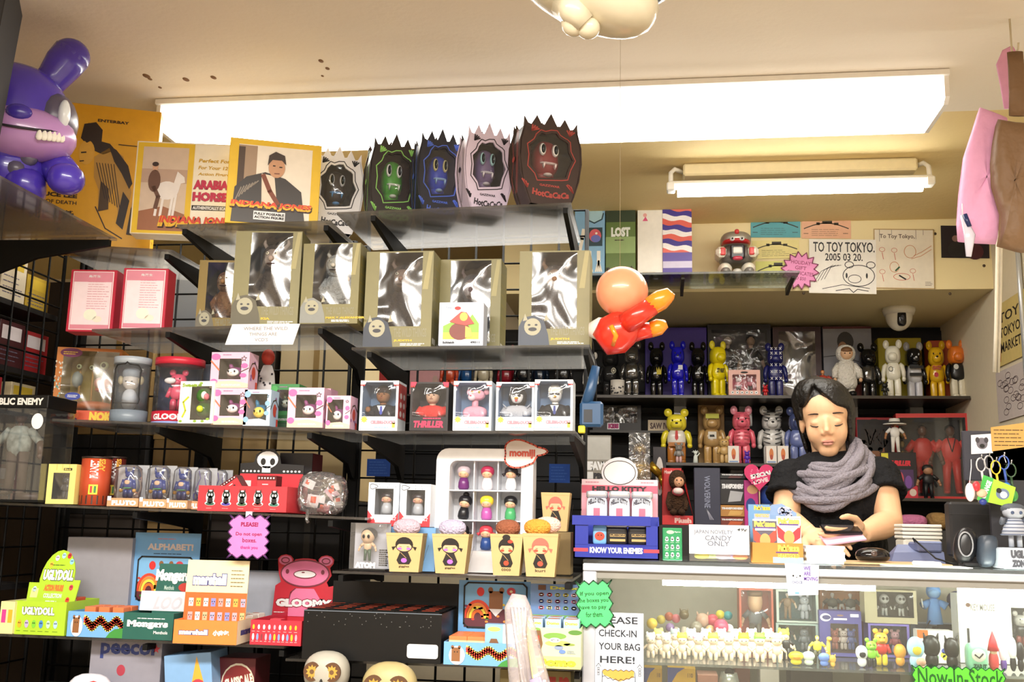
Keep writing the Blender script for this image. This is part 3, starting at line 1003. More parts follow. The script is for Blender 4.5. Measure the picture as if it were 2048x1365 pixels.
SXX=-1.38
pA, pB=atx(205, 465, SXX), atx(0, 345, SXX)
SZ0=(pA.z+pB.z)/2
r=thing('acrylic_shelf', 'clear side shelf under the big purple rabbit toy', 'shelf', (0, 0, 0), 0, 'acrylic shelves on the wire racks')
m=MB(); m.box(gl-.05, SXX, 1.55, 2.41, SZ0-.007, SZ0-.001, ACRYL); m.build('shelf_panel', r)
for yy in (1.75, 2.39):
 m=MB(); m.fr((SXX-.004, yy, SZ0-.008), (-1, 0, 0))
 L=.33
 m.prism([(0,-.004), (0,-.02), (L*.6,-.05), (L,-.1), (L, 0)], .012, MBLK); m.build('bracket', r)
PU=C('#4a36b0', .25, coat=.4); PK=C('#b98ac6', .3, coat=.3); PD=C('#2a2058', .3); SM=C('#5a5468', .3)
c=at(16, 240, 2.12)
z0=SZ0
B=V((c.x, 2.12, z0))
r=thing('rabbit_toy', 'big glossy purple vinyl rabbit toy with a toothy pink grin', 'toy', B, .55)
hz=c.z-z0
m=MB()
m.ell((0, 0, hz), (.135, .12, .135), PU, .85, 30, 18)
m.ell((.1,-.03, hz+.0), (.055, .08, .07), SM, 1, 18, 10)
for x, y, w_ in ((-.03,-.112, .018), (.122,-.1, .014)):
 m.ell((x, y, hz+.0), (w_, .02, .035), C('#dfe4e8', .25), 1, 14, 8)
m.build('head', r)
m=MB()
m.ell((.03,-.055, hz-.05), (.125, .085, .062), PK, .9, 26, 13)
m.ell((.03,-.138, hz-.025), (.028, .012, .018), C('#40309a', .25), 1, 14, 8)
pts=[(.03+.118*math.sin(t) ,-.055-.088*math.cos(t), hz-.052-.012*math.cos(2*t)) for t in [i*.1-1.0 for i in range(21)]]
m.tube(pts, .003, C('#1a1020'), 6)
for i in range(14, 20):
 x, y, zz=pts[i]
 m.ell((x, y-.001, zz-.011), (.007, .004, .014), C('#efe9dc'), 1, 8, 6, taper=.5)
m.build('muzzle', r)
m=MB()
m.tube([(.06, .02, hz+.09), (.085, .02, hz+.13), (.105, .02, hz+.17), (.122, .02, hz+.2), (.13, .02, hz+.21)], [.036, .038, .045, .046, .022], PU, 16)
m.ell((.12, .02, hz+.196), (.046, .046, .044), PU, 1, 18, 11)
m.build('ear', r)
m=MB()
m.tube([(-.06, .02, hz+.09), (-.085, .02, hz+.15), (-.11, .02, hz+.2), (-.13, .02, hz+.235)], [.036, .038, .045, .04], PU, 16)
m.ell((-.128, .02, hz+.232), (.046, .046, .044), PU, 1, 18, 11)
m.build('ear', r)
m=MB()
m.ell((0, .01, hz*.42), (.1, .085, hz*.34), PU, .8, 24, 13)
for x, zz in ((.055, hz*.5), (.03, hz*.36), (-.05, hz*.5)):
 m.ell((x,-.062, zz), (.022, .016, .02), SM, 1, 14, 8)
for q in (-1, 1):
 m.ell((q*.05,-.01, .045), (.05, .075, .045), PU, .8, 16, 9)
m.build('body', r)
for q in (-1, 1):
 m=MB()
 m.tube([(q*.08, 0, hz*.58), (q*.125,-.03, hz*.45), (q*.14,-.07, hz*.33)], [.03, .042, .036], PU, 12)
 m.ell((q*.14,-.085, hz*.28), (.042, .04, .036), PU, .9, 14, 9)
 m.build('arm', r)
def comp_art(m, d, h):
 m.text('COMPANION', d*.2, d*.9, h*.76, h*.79, C('#d8d2c4'), bold=.04)
q=at(42, 60, 1.78)
m0=at(12, 290, 1.78)
r=thing('black_box', 'tall plain black box beside the purple rabbit toy', 'box', (m0.x-.3*math.cos(.5), 1.7-.3*math.sin(.5), SZ0+.019), .5, ry=.06)
m=MB(); m.box(0, .3, 0, .24, 0, at(42, 5, 1.78).z-SZ0+.05, C('#1d1917', .75, spec=.2), .002); m.build('carton', r)
hh=at(42, 5, 1.78).z-SZ0+.05
m=MB(); m.fr((.0, 0, 0)); m.text('COMPANION', .19, .295, hh-.12, hh-.1, C('#d8d2c4'), bold=.04, rot=-.4); m.build('front_print', r)
def hangcord(par, x, y, z0, z1, r=.0015, col='#e8e2d4'):
 m=MB(); m.tube([(x, y, z0), (x, y, z1)], r, C(col), 6); m.build('hanging_cord', par)
c=at(1200, 20, 1.75)
r=thing('hanging_inflatable', 'cream inflatable toy with a dark blue belt hanging from the ceiling', 'inflatable toy', (c.x, 1.75, c.z))
CR=C('#d9cfb4', .25, coat=.3)
m=MB()
m.ell((-.03, 0, .05), (.15, .09, .07), CR, .9, 26, 14, rot=MX.Rotation(.5, 3, 'Y'))
m.ell((-.045,-.02,-.035), (.025, .022, .024), CR, 1, 14, 9)
m.ell((-.02,-.02,-.045), (.022, .022, .02), CR, 1, 14, 9)
m.build('body', r)
m=MB()
m.tube([(-.06,-.02, .0), (-.045,-.04,-.02), (-.025,-.03,-.04)], [.03, .026, .02], CR, 12); m.build('foot', r)
m=MB(); m.ell((.07, 0, .075), (.075, .085, .06), C('#16242e', .3), .9, 20, 11); m.build('belt', r)
m=MB(); m.ell((.03,-.01, .06), (.03, .088, .066), C('#2e7d9a', .3), .9, 16, 9); m.build('band', r)
m=MB(); m.ell((.05, 0, .13), (.1, .08, .06), CR, .9, 20, 11); m.build('torso', r)
hangcord(r, 0, 0, .1, CEIL-c.z)
def redbox(m, w, h):
 r_=C('#c03048', .4); p_=C('#f3dfe6', .35); wt=C('#fbf4f6', .35)  # pink and white areas over the red are glare painted into the colour
 m.rect(w*.06, w*.94, h*.03, h*.97, wt, 1)
 m.rect(w*.075, w*.925, h*.04, h*.96, C('#d9899c'), 2)
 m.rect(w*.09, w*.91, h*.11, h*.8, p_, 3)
 m.text('角落生', w*.4, w*.66, h*.87, h*.91, WHT, 4)
 m.scrib(w*.4, w*.88, h*.35, h*.82, 12, C('#cf7f92'), 4, .0012)
 m.oval(w*.5, h*.27, w*.14, h*.09, C('#e9eedc'), 4)
 m.oval(w*.66, h*.2, w*.1, h*.05, C('#f2e2d2'), 4)
carton(S2, (146, 232, 541), .03, .06, '#b9203c', 'red_box', 'red box with pale painted glare nearer the corner post', 'red boxes with painted glare', art=redbox, rz=.12)
carton(S2, (251, 335, 538), .03, .06, '#b9203c', 'red_box', 'red box with pale painted glare nearer the khaki window boxes', 'red boxes with painted glare', art=redbox, rz=.12)
def wild(name, col2, col3):
 def art(m, w, h):
  k=C('#7d7550'); k2=C('#3a3a40'); g=C('#55564a'); lt=C('#a8a48c')
  m.poly([(0, h*.01), (0, h*.2), (w*.07, h*.3), (w*.22, h*.32), (w*.36, h*.26), (w*.42, h*.12), (w*.44, h*.01)], C(col2), 1)
  m.oval(w*.2, h*.2, w*.12, h*.09, lt, 2)
  m.oval(w*.15, h*.22, w*.02, h*.01, k2, 3); m.oval(w*.25, h*.22, w*.02, h*.01, k2, 3)
  m.oval(w*.2, h*.175, w*.06, h*.02, k2, 3)
  for q in (.06, .36):
   m.poly([(w*q, h*.26), (w*(q+.03), h*.34), (w*(q+.07), h*.27)], lt, 2)
  m.text('THE WILD THINGS', w*.45, w*.93, h*.11, h*.2, C('#8e8a70'), 1, bold=.0)
  m.text(name, w*.45, w*(.45+.045*len(name)), h*.06, h*.085, C('#d9b62c'), 1, bold=.04)
  m.scrib(w*.55, w*.94, h*.02, h*.05, 2, WHT, 1, .002)
  m.poly([(w*.99, h*.99), (w*.93, h*.99), (w*.85, h*.6), (w*.93, h*.6)], C('#a39a6a'), 1)
 return art
def wside(m, d, h):
 m.scrib(d*.1, d*.9, h*.25, h*.9, 6, C('#a08a3a'), 1, .002)
 m.scrib(d*.1, d*.9, h*.1, h*.4, 9, C('#8b8560'), 1, .0015)
 m.rect(d*.1, d*.45, h*.05, h*.11, C('#d8d4c8'), 1)
 m.rect(d*.62, d*.94, h*.03, h*.08, C('#d8d4c8'), 1)
def shaggy(fur, face, horn=True, two=False):
 def f(m, x, y, z, w, h):
  F_=C(fur, .9, bump=.9, bscale=90, noise=.3); G=C(face, .7, bump=.4)
  m.ell((x, y, z+h*.3), (w*.34, .026, h*.3), F_, .9, 20, 12)
  for q in (-1, 1):
   m.tube([(x+q*w*.28, y, z+h*.45), (x+q*w*.4, y-.012, z+h*.28), (x+q*w*.3, y-.02, z+h*.12)], [w*.1, w*.1, w*.07], F_, 10)
   m.ell((x+q*w*.18, y-.012, z+h*.05), (w*.13, .024, h*.05), F_, .9, 12, 7)
   if horn:
    m.tube([(x+q*w*.2, y, z+h*.82), (x+q*w*.3, y, z+h*.9), (x+q*w*.27, y, z+h*.98)], [w*.06, w*.045, .002], G, 8)
  m.ell((x, y-.01, z+h*.67), (w*.3, .03, h*.2), F_, .9, 20, 12)
  m.ell((x, y-.03, z+h*.66), (w*.2, .014, h*.13), G, .9, 16, 9)
  m.ell((x, y-.045, z+h*.64), (w*.07, .01, h*.04), G, 1, 10, 7)
  for q in (-1, 1):
   m.ell((x+q*w*.1, y-.044, z+h*.71), (w*.04, .004, h*.02), C('#e9e4d2'), 1, 8, 6)
   m.ell((x+q*w*.1, y-.047, z+h*.71), (w*.018, .003, h*.01), INK, 1, 8, 6)
  m.ell((x, y-.043, z+h*.57), (w*.13, .005, h*.014), C('#3a2622'), 1, 10, 6)
  if two:
   fig(m, x+w*.3, y-.01, z, h*.5, '#d8b090', '#e9e6dc', '#e9e6dc', '#5a4030')
 return f
G2='khaki window boxes with shaggy monsters'
KH='#80794c'
carton(S2, (402, 484, 522), .1, .09, '#8a7436', 'window_box', 'khaki window box half hidden behind the tallest one, rust coloured monster', G2, art=wild('CAROL', '#6f6a5c', '#444'),
  win=(.2, .95, .22, .97), fill=shaggy('#8a5a36', '#a07a52', False), rz=.1)
carton(S2, (476, 603, 464), .004, .09, KH, 'window_box', 'tallest khaki window box, a long grey brown face behind the film', G2, art=wild('KIA', '#5d5846', '#444'),
  win=(.24, .86, .2, .985), fill=shaggy('#4a3f38', '#a8968a'), rz=.1)
carton(S2, (608, 722, 488), .0, .1, KH, 'window_box', 'khaki window box with a pale monster and a boy in white', G2, art=wild('MAX & ALEXANDER', '#8b8d88', '#444'),
  win=(.2, .86, .24, .99), fill=shaggy('#a8aaa8', '#c4c0b4', True, True), right=wside, rz=.0)
carton(T2, (734, 868, 504), .015, .1, KH, 'window_box', 'khaki window box with a dark monster, beside the mushroom house box', G2, art=wild('JUDITH', '#3c424e', '#444'),
  win=(.2, .84, .22, .985), fill=shaggy('#2f2c33', '#7e6a60'), right=wside)
carton(T2, (878, 1003, 520), .1, .1, KH, 'window_box', 'khaki window box standing behind the little mushroom house box', G2, art=wild('JUDITH', '#3c424e', '#444'),
  win=(.2, .84, .1, .985), fill=shaggy('#2c3444', '#6a5a5c'), right=wside)
carton(T2, (1040, 1180, 503), .015, .1, KH, 'window_box', 'khaki window box with a dark horned monster at the end by the orange inflatable', G2, art=wild('JUDITH', '#454c5a', '#444'),
  win=(.18, .82, .18, .985), fill=shaggy('#3a3236', '#8a6a52'))
def mush(m, w, h):
 m.rect(w*.08, w*.92, h*.1, h*.93, C('#dfe6f2'), 1)
 m.poly([(w*.1, h*.15), (w*.9, h*.15), (w*.9, h*.5), (w*.75, h*.72), (w*.6, h*.5), (w*.3, h*.55), (w*.1, h*.45)], C('#8ec24c'), 2)
 m.rect(w*.1, w*.9, h*.15, h*.3, C('#d6dc50'), 3)
 m.oval(w*.48, h*.33, w*.24, h*.2, C('#7d4038'), 4)
 m.poly([(w*.6, h*.18), (w*.76, h*.2), (w*.72, h*.4), (w*.6, h*.45)], C('#e6b45a'), 5)
 m.poly([(w*.24, h*.55), (w*.5, h*.78), (w*.62, h*.76), (w*.8, h*.5), (w*.6, h*.46), (w*.4, h*.5)], C('#d4504a'), 6)
 m.oval(w*.56, h*.66, w*.09, h*.1, C('#efc05a'), 7)
 m.oval(w*.42, h*.86, w*.07, h*.04, C('#d4302e'), 5)
 m.text('Tiny', w*.14, w*.28, h*.84, h*.9, C('#8a9ab8'), 3)
 m.text('Schleich', w*.1, w*.36, h*.05, h*.1, INK, 3, bold=.02)
 m.text('49011', w*.72, w*.92, h*.05, h*.1, INK, 3)
carton(T2, (879, 968, 606),-.005, .06, '#c9d2e4', 'picture_box', 'small pale box with a red roofed mushroom house picture', art=mush)
P, Q=at(450, 690, 2.395), at(600, 648, 2.395)
flat_sign(P, Q, 'shelf_sign', 'folded white paper sign hung on the shelf edge under the tallest khaki box', '#f4f2f2',
   lambda w, h: [(0, 0), (w*.92, 0), (w, h), (w*.08, h)],
   lambda m, w, h: [m.text(t, w*a, w*b, h*(.7-.27*i), h*(.86-.27*i), C('#8f8888'), 1) for i, (t, a, b) in enumerate((('WHERE THE WILD', .24, .84), ('THINGS ARE', .32, .7), ("VCD'S", .4, .58)))])
def nok(m, w, h):
 m.rect(w*.0, w, h*.0, h*.18, C('#d2502a'), 2)
 m.oval(w*.22, h*.12, w*.2, h*.1, C('#e26a3a'), 3)
 m.oval(w*.2, h*.06, w*.2, h*.045, C('#5c1c5c'), 4)
 for i in range(3):
  m.oval(w*(.12+.09*i), h*.12, w*.05, h*.03, WHT, 5)
 m.text('NOK!', w*.58, w*.95, h*.04, h*.17, C('#e9c232'), 5, bold=.06)
 m.oval(w*.22, h*.93, w*.17, h*.06, C('#6a1c4e'), 3)
 m.scrib(w*.1, w*.34, h*.9, h*.95, 2, C('#e9c232'), 4, .002)
 m.oval(w*.3, h*.36, w*.12, h*.05, C('#2b3fa0'), 4)
 m.scrib(w*.22, w*.38, h*.34, h*.38, 2, WHT, 5, .002)
 for i in range(40):
  m.oval(w*R.uniform(.0, .1), h*R.uniform(.18, .85), .002, .003, C(R.choice(['#d9d2c0', '#b87848', '#6fb0a8'])), 3)
def nokside(m, d, h):
 m.rect(0, d, 0, h, C('#c98a3a'), 1)
 for i in range(3):
  m.rect(d*.15, d*.8, h*(.12+.28*i), h*(.32+.28*i), C('#e6dcc8'), 2)
  m.rect(d*.2, d*.7, h*(.16+.28*i), h*(.28+.28*i), C('#8fa08a'), 3)
 m.scrib(d*.1, d*.9, h*.9, h*.97, 2, C('#5c3a6a'), 2, .002)
def bugeyes(m, x, y, z, w, h):
 for dx, dz, s in ((-.25, .75, .05), (-.02, .74, .05), (.2, .78, .085)):
  m.ell((x+w*dx, y-.02, z+h*dz), w*s*1.0, C('#d8e4b4', .3), 1, 12, 8)
  m.ell((x+w*dx, y-.02-w*s*.8, z+h*dz), w*s*.5, C('#3a3a20', .3), 1, 10, 7)
  m.tube([(x+w*dx, y, z+h*.15), (x+w*dx, y-.005, z+h*dz)], .003, C('#b88a3a'), 6)
 m.ell((x+w*.22, y-.025, z+h*.48), (w*.17, .025, h*.1), C('#e0a08a', .4), .8, 14, 9)
 m.ell((x+w*.22, y-.02, z+h*.38), (w*.16, .022, h*.05), C('#c9643a', .4), 1, 14, 9)
 m.ell((x-w*.3, y, z+h*.55), (w*.1, .02, h*.14), C('#8a9a9a', .4), 1, 12, 8)
 m.ell((x, y, z+h*.12), (w*.4, .03, h*.08), C('#c96a2e', .5), .9, 14, 8)
carton(S3, (126, 236, 698), .16, .1, '#c4762a', 'toy_window_box', 'orange window box with bug eyed toys on stalks', art=nok, left=nokside, win=(.1, .96, .16, .96), fill=bugeyes, inner='#a08a22', rz=.3)
def canister(S, px, dy, name, label, base, lid, bodytint, figf, textcol=None, text=None, band=None, frame=None):
 X, Y, z, w, h=spot(S, px[0], px[1], px[2], dy)
 rr=w/2
 r=thing(name, label, 'canister', (X, Y+rr, z),-.35+.55)
 m=MB(); m.lathe([(0, 0), (rr, 0), (rr, h*.2), (rr*.99, h*.2), (0, h*.2)], C(base, .35), n=28)
 if band:
  m.lathe([(rr*1.005, h*.01), (rr*1.005, h*.05)], C(band, .35), n=28)
 m.build('base', r)
 m=MB(); m.lathe([(0, h*.9), (rr*1.01, h*.9), (rr*1.01, h), (0, h)], C(lid, .35), n=28); m.build('lid', r)
 m=MB(); m.lathe([(rr*.985, h*.2), (rr*.985, h*.9)], bodytint, n=28)
 m.build('clear_wall', r)
 m=MB(); m.lathe([(rr*.9, h*.2), (rr*.9, h*.9)], C('#3b4a70' if text else '#6a747c', .6), n=28)
 m.f=[f for f in m.f if all(m.v[i][1]>rr*.1 for i in f)]
 m.k, m.s=m.k[:len(m.f)], m.s[:len(m.f)]
 m.build('backing_card', r)
 m=MB(); figf(m, 0,-rr*.1, h*.2, w, h*.66); m.build('boxed_toy', r)
 m=MB()
 if text:
  vs, fs, asp=text_mesh(text, .05)
  o=[]
  for a, b in vs:
   t=-PI/2+(a-.5)*1.7
   o.append((rr*1.01*math.cos(t), rr*1.01*math.sin(t), h*(.07+.09*b)))
  m.add(o, fs, WHT)
 if frame:
  pts=[]
  for u, v in ((-.62, .3), (.62, .3), (.66, .36), (.62, .4), (.62, .76), (.66, .8), (.5, .87), (.1, .88), (0, .91), (-.1, .88), (-.5, .87), (-.66, .8), (-.62, .76), (-.62, .4), (-.66, .36)):
   t=-PI/2+u*1.2
   pts.append((rr*1.0*math.cos(t), rr*1.0*math.sin(t), h*v))
  m.tube(pts, .0018, INK, 6, closed=True)
 if m.f:
  m.build('label_print', r)
 return r
def hatdoll(m, x, y, z, w, h):
 s=C('#d8ccc0', .4)
 m.ell((x, y, z+h*.68), (w*.22, w*.2, h*.2), s, .9, 16, 10)
 m.ell((x, y+w*.02, z+h*.85), (w*.24, w*.22, h*.14), C('#9aa0a6'), .8, 16, 9)
 for q in (-1, 1):
  m.ell((x+q*w*.28, y, z+h*.7), (w*.08, w*.08, h*.1), C('#c8b48a'), 1, 10, 7)
  m.ell((x+q*w*.08, y-w*.19, z+h*.66), (w*.03, w*.01, h*.012), INK, 1, 8, 5)
 m.ell((x, y, z+h*.25), (w*.2, w*.16, h*.25), C('#c9ccd2'), .8, 16, 10)
 m.rect(0, 0, 0, 0, s)
def pinkbear(m, x, y, z, w, h):
 bearfig(m, x, y, z, h, '#d8486c', '#d8486c', '#d8486c')
 m.ell((x-w*.12, y-w*.2, z+h*.7), (w*.12, w*.06, h*.07), WHT, 1, 12, 8)
canister(S3, (215, 283, 713), .06, 'round_canister', 'silver grey round canister with a framed doll inside', '#7c8894', '#aab4be', clear('silver_clear', (.86, .9, .94), .1, .05, .08), hatdoll, frame=True)
canister(S3, (294, 386, 714), .06, 'round_canister', 'red lidded round canister with a pink bear inside', '#c01e34', '#c8283e', PLAST, pinkbear, text='GLOOMY', band='#8fa0d8')
carton(S3, (384, 428, 730), .2, .06, '#6a7280', 'round_tin', 'grey box hidden behind the green toy box')
def cut(m, pts, mat, l=2):
 m.poly(pts, mat, l)
def greenart(m, w, h):
 for i in range(9):
  m.oval(w*R.uniform(.05, .95), h*R.choice([.05, .1, .9, .95]), w*.05, h*.03, C('#8fb04a'), 1)
 m.text('Sweets', w*.06, w*.5, h*.86, h*.95, C('#8aa63a'), 2, bold=.03)
 m.line([(w*.12, h*.15), (w*.2, h*.3), (w*.12, h*.5), (w*.26, h*.62)], w*.05, C('#b7c22e'), 2)
def greentoy(m, x, y, z, w, h):
 g=C('#3c6a2a', .2)
 m.ell((x, y, z+h*.3), (w*.4, .03, h*.25), g, .9, 14, 9)
 m.ell((x, y, z+h*.7), (w*.38, .035, h*.27), g, .9, 14, 9)
 m.ell((x+w*.18, y-.032, z+h*.7), (w*.14, .008, h*.12), C('#e8e6dc'), 1, 10, 7)
 m.ell((x+w*.3, y-.03, z+h*.66), (w*.1, .012, h*.1), C('#d87a86'), 1, 10, 7)
 m.ell((x, y-.03, z+h*.3), (w*.15, .01, h*.1), C('#c8d838'), 1, 10, 7)
carton(S3, (361, 431, 764),-.005, .055, '#f0f2ea', 'toy_window_box', 'white box with a green toy in its cut-out window', art=greenart, win=(.34, .92, .08, .88), fill=greentoy, inner='#20281c', rz=-.05)
def kartmaker(body, head, face):
 def toy(m, x, y, z, w, h):
  m.ell((x+w*.1, y, z+h*.32), (w*.4, .028, h*.3), C(head, .3), .9, 18, 11)
  m.ell((x+w*.12, y-.026, z+h*.3), (w*.28, .012, h*.2), C(face, .35), 1, 16, 9)
  for q in (-1, 1):
   m.tube([(x+w*(.1+q*.2), y, z+h*.5), (x+w*(.1+q*.3), y, z+h*.72), (x+w*(.1+q*.34), y, z+h*.8)], [w*.1, w*.09, w*.03], C(head, .3), 10)
   m.ell((x+w*(.12+q*.14), y-.038, z+h*.33), (w*.03, .004, h*.05), INK, 1, 8, 6)
  m.ell((x+w*.12, y-.04, z+h*.27), (w*.02, .003, h*.015), C('#d8b048'), 1, 6, 5)
 return toy
def kart_art(c1, c2):
 def a(m, w, h):
  m.poly([(0, 0), (w, 0), (w, h*.12), (w*.6, h*.2), (0, h*.16)], C(c2), 1)
  m.line([(0, h*.75), (w*.22, h*.5)], w*.04, C('#c07050'), 1)
  m.oval(w*.12, h*.87, w*.12, h*.09, C(c1), 2)
  m.oval(w*.88, h*.62, w*.09, h*.07, C(c1), 2)
  m.oval(w*.1, h*.17, w*.1, h*.08, C(c1), 2)
  m.oval(w*.86, h*.35, w*.09, h*.06, C(c1), 2)
  m.line([(w*.8, h*.45), (w*.99, h*.55)], w*.02, C('#3a2a10'), 2)
  m.line(star(w*.86, h*.82, w*.07), w*.012, C('#2a2a1a'), 2, True)
  m.scrib(w*.3, w*.85, h*.05, h*.11, 2, WHT, 2, .0015)
  m.scrib(w*.3, w*.6, h*.9, h*.95, 1, C('#a87aa0'), 2, .002)
 return a
def star(u, v, r, n=5, k=.45, a0=PI/2):
 return [(u+math.cos(a0+PI*i/n)*r*(k if i%2 else 1), v+math.sin(a0+PI*i/n)*r*(k if i%2 else 1)) for i in range(2*n)]
def kside(m, d, h):
 m.line([(0, h*.45), (d*.3, h*.7), (d*.6, h*.75), (d, h*.55)], .003, C('#4a3a14'), 2)
 m.oval(d*.5, h*.45, d*.2, h*.18, C('#c84a3a'), 2)
 for i in range(4):
  m.oval(d*R.uniform(.15, .85), h*R.uniform(.1, .9), d*.09, h*.05, C('#9a6aa0'), 1)
 m.rect(d*.75, d*.95, h*.02, h*.22, C('#d8402a'), 2)
GK='small square window boxes'
WIN=(.22, .8, .24, .82)
PKB='#e3b8ce'
KA=kart_art('#d86aa8', '#ecd0b0')
PT=kartmaker('', '#a84a8e', '#ece6e8')
z1=.078
carton(S3, (427, 496, 778), .0, .055, PKB, 'square_window_box', 'pink square window box, lower of two stacked by the green toy box', GK, art=KA, win=WIN, fill=PT, inner='#2e2430')
X, Y, z, w, h=spot(S3, 427, 496, 778, 0)
carton(S3, (424, 500, 706), .0, .06, PKB, 'square_window_box', 'pink square window box stacked on top of another', GK, art=KA, right=kside, win=WIN, fill=PT, inner='#2e2430', lift=h+.0005)
carton(S3, (490, 543, 781), .0, .055, '#b7d3ec', 'square_window_box', 'light blue square window box with a yellow faced toy', GK, art=kart_art('#8fb8dc', '#d8e8f4'), right=kside, win=(.1, .86, .12, .88),
  fill=kartmaker('', '#2a86b0', '#e0c868'), inner='#2a4440', rz=0)
carton(S3, (545, 601, 737), .11, .06, '#3f8a4e', 'square_window_box', 'green square window box behind the pink ones', GK, art=kart_art('#4fa85a', '#2f6a3a'), win=(.18, .76, .3, .85), fill=kartmaker('', '#20401f', '#9aa39a'), inner='#0e1c10', lift=.02, hh=.1)
carton(S3, (603, 664, 738), .1, .06, '#d09ab0', 'square_window_box', 'pink square window box at the back with an orange side', GK, art=KA, right=kside, win=WIN, fill=PT, inner='#2e2430', lift=.03, hh=.08)
carton(S3, (578, 649, 777), .0, .055, PKB, 'square_window_box', 'pink square window box in front of the back pair', GK, art=KA, right=kside, win=WIN, fill=PT, inner='#2e2430')
carton(S3, (654, 702, 793),-.005, .06, PKB, 'square_window_box', 'pink square window box at the shelf end by the dark suited bust', GK, art=KA, right=kside, win=(.06, .7, .16, .88), fill=PT, inner='#2e2430')
m=MB()
for i in range(2):
 m.box(-.03, .03, 0, .05, i*.0, .1, C('#2c2624', .6))
X, Y, z, w, h=spot(S3, 602, 664, 720, .1)
m=MB(); m.box(-.035, .035, 0, .06, 0, .0295, C('#4a6a4a', .6), .001)
solo(m, 'small_carton', 'dull green carton under the rear pink window box', 'box', (X, Y, z))
X, Y, z, w, h=spot(S3, 545, 601, 720, .11)
m=MB(); m.box(-.032, .032, 0, .06, 0, .0195, C('#33553a', .6), .001)
solo(m, 'small_carton', 'dark green carton under the green window box', 'box', (X, Y, z))
X, Y, z, w, h=spot(S3, 515, 560, 700, .17)
r=thing('robed_doll', 'doll in a white spotted robe behind the pink boxes', 'doll', (X, Y, z))
m=MB(); m.lathe([(0, 0), (.035, 0), (.03, h*.3), (.02, h*.7), (.012, h*.8), (0, h*.8)], C('#e8e2e4', .7), n=16, sy=.7)
for i in range(22):
 t=R.uniform(PI, 2*PI); zz=R.uniform(.1, .7)
 m.ell((.03*math.cos(t)*(1.1-zz*.4), .021*math.sin(t)*(1.1-zz*.4), h*zz), .003, C('#3a3440'), 1, 6, 5)
m.build('robe', r)
m=MB(); m.ell((0, 0, h*.9), (.018, .018, h*.1), C('#c03a2a'), 1, 12, 8); m.build('head', r)
def yel(m, w, h):
 m.rect(w*.55, w*.85, h*.84, h*.9, INK, 1)
 m.text('Black', w*.58, w*.82, h*.85, h*.89, C('#e6d87a'), 2)
 for u in (.3, .5, .75):
  m.line([(w*u, h*.85), (w*u, h)], .001, C('#b8a850'), 1)
def darktoy(m, x, y, z, w, h):
 bearfig(m, x, y, z, h*.95, '#3a3f48')
carton(S4, (98, 154, 930), .0, .055, '#e2d27e', 'toy_window_box', 'pale yellow box with a small dark window', art=yel, win=(.2, .78, .12, .78), fill=darktoy, inner='#23252a')
X, Y, z, w, h=spot(S4,-30, 94, 818,-.03)
r=thing('display_case', 'tall clear case with a capped figure in a camouflage jacket', 'display case', (X, Y, z))
m=MB(); m.box(-w/2, w/2, 0, .13, 0, .006, MBLK); m.build('base', r)
m=MB()
for x0, x1, y0, y1 in ((-w/2, w/2, 0, .001), (-w/2, w/2, .129, .13), (-w/2,-w/2+.001, 0, .13), (w/2-.001, w/2, 0, .13)):
 m.box(x0, x1, y0, y1, .006, h, clear('case_clear', (.96, .97, .98), .02, .005, .02))
m.build('clear_cover', r)
m=MB(); m.box(-w/2-.002, w/2+.002,-.002, .132, h, h+.034, BLK, .002)
m.fr((-w/2,-.002, h)); m.text('PUBLIC ENEMY', .012, w-.01, .008, .026, C('#d8d4cc'), 1, bold=.03); m.build('lid', r)
m=MB()
cam_=C('#8a9088', .8, noise=.9, scale=60)
fig(m,-.02, .06, .02, h*.92, '#4a3024', cam_, C('#4a3a30', .8, noise=.4), '#161a22', 1.25)
m.ell((-.02, .045, .02+h*.9), (.024, .03, .012), C('#161a22'), .8, 14, 8)
m.lathe([(0, 0), (.045, 0), (.045, .016), (0, .016)], C('#3a2620'), (.03, .06, .006), 18)
m.build('boxed_toy', r)
m=MB(); m.fr((0,-.001, 0)); m.oval(w/2-.022, h*.86, .016, .02, C('#e9e8e2'), 1); m.build('round_sticker', r)
def cyl(S, px, dy, col, name, label, art, group=None, lid=None):
 X, Y, z, w, h=spot(S, px[0], px[1], px[2], dy)
 rr=w/2
 r=thing(name, label, 'canister', (X, Y+rr, z), 0, group)
 m=MB(); m.lathe([(0, 0), (rr, 0), (rr, h*.96), (0, h*.96)], C(col, .35), n=26); 
 art(m, rr, h)
 m.build('tin_body', r)
 m=MB(); m.lathe([(0, h*.96), (rr*1.03, h*.96), (rr*1.03, h), (0, h)], C(lid or '#2a1c18', .35), n=26); m.build('lid', r)
def wrap(m, rr, a0, a1, v0, v1, mat, k=1.004):
 n=8
 vs=[]
 for i in range(n+1):
  t=-PI/2+a0+(a1-a0)*i/n
  vs += [(rr*k*math.cos(t), rr*k*math.sin(t), v0), (rr*k*math.cos(t), rr*k*math.sin(t), v1)]
 m.add(vs, [(2*i, 2*i+2, 2*i+3, 2*i+1) for i in range(n)], mat)
def wraptext(m, rr, t, a0, a1, v0, v1, mat, k=1.012, bold=.04, vert=False):
 vs, fs, asp=text_mesh(t, bold)
 o=[]
 for a, b in vs:
  if vert:
   a, b=1-b, a
  q=-PI/2+a0+(a1-a0)*a
  o.append((rr*k*math.cos(q), rr*k*math.sin(q), v0+(v1-v0)*b))
 m.add(o, fs, mat)
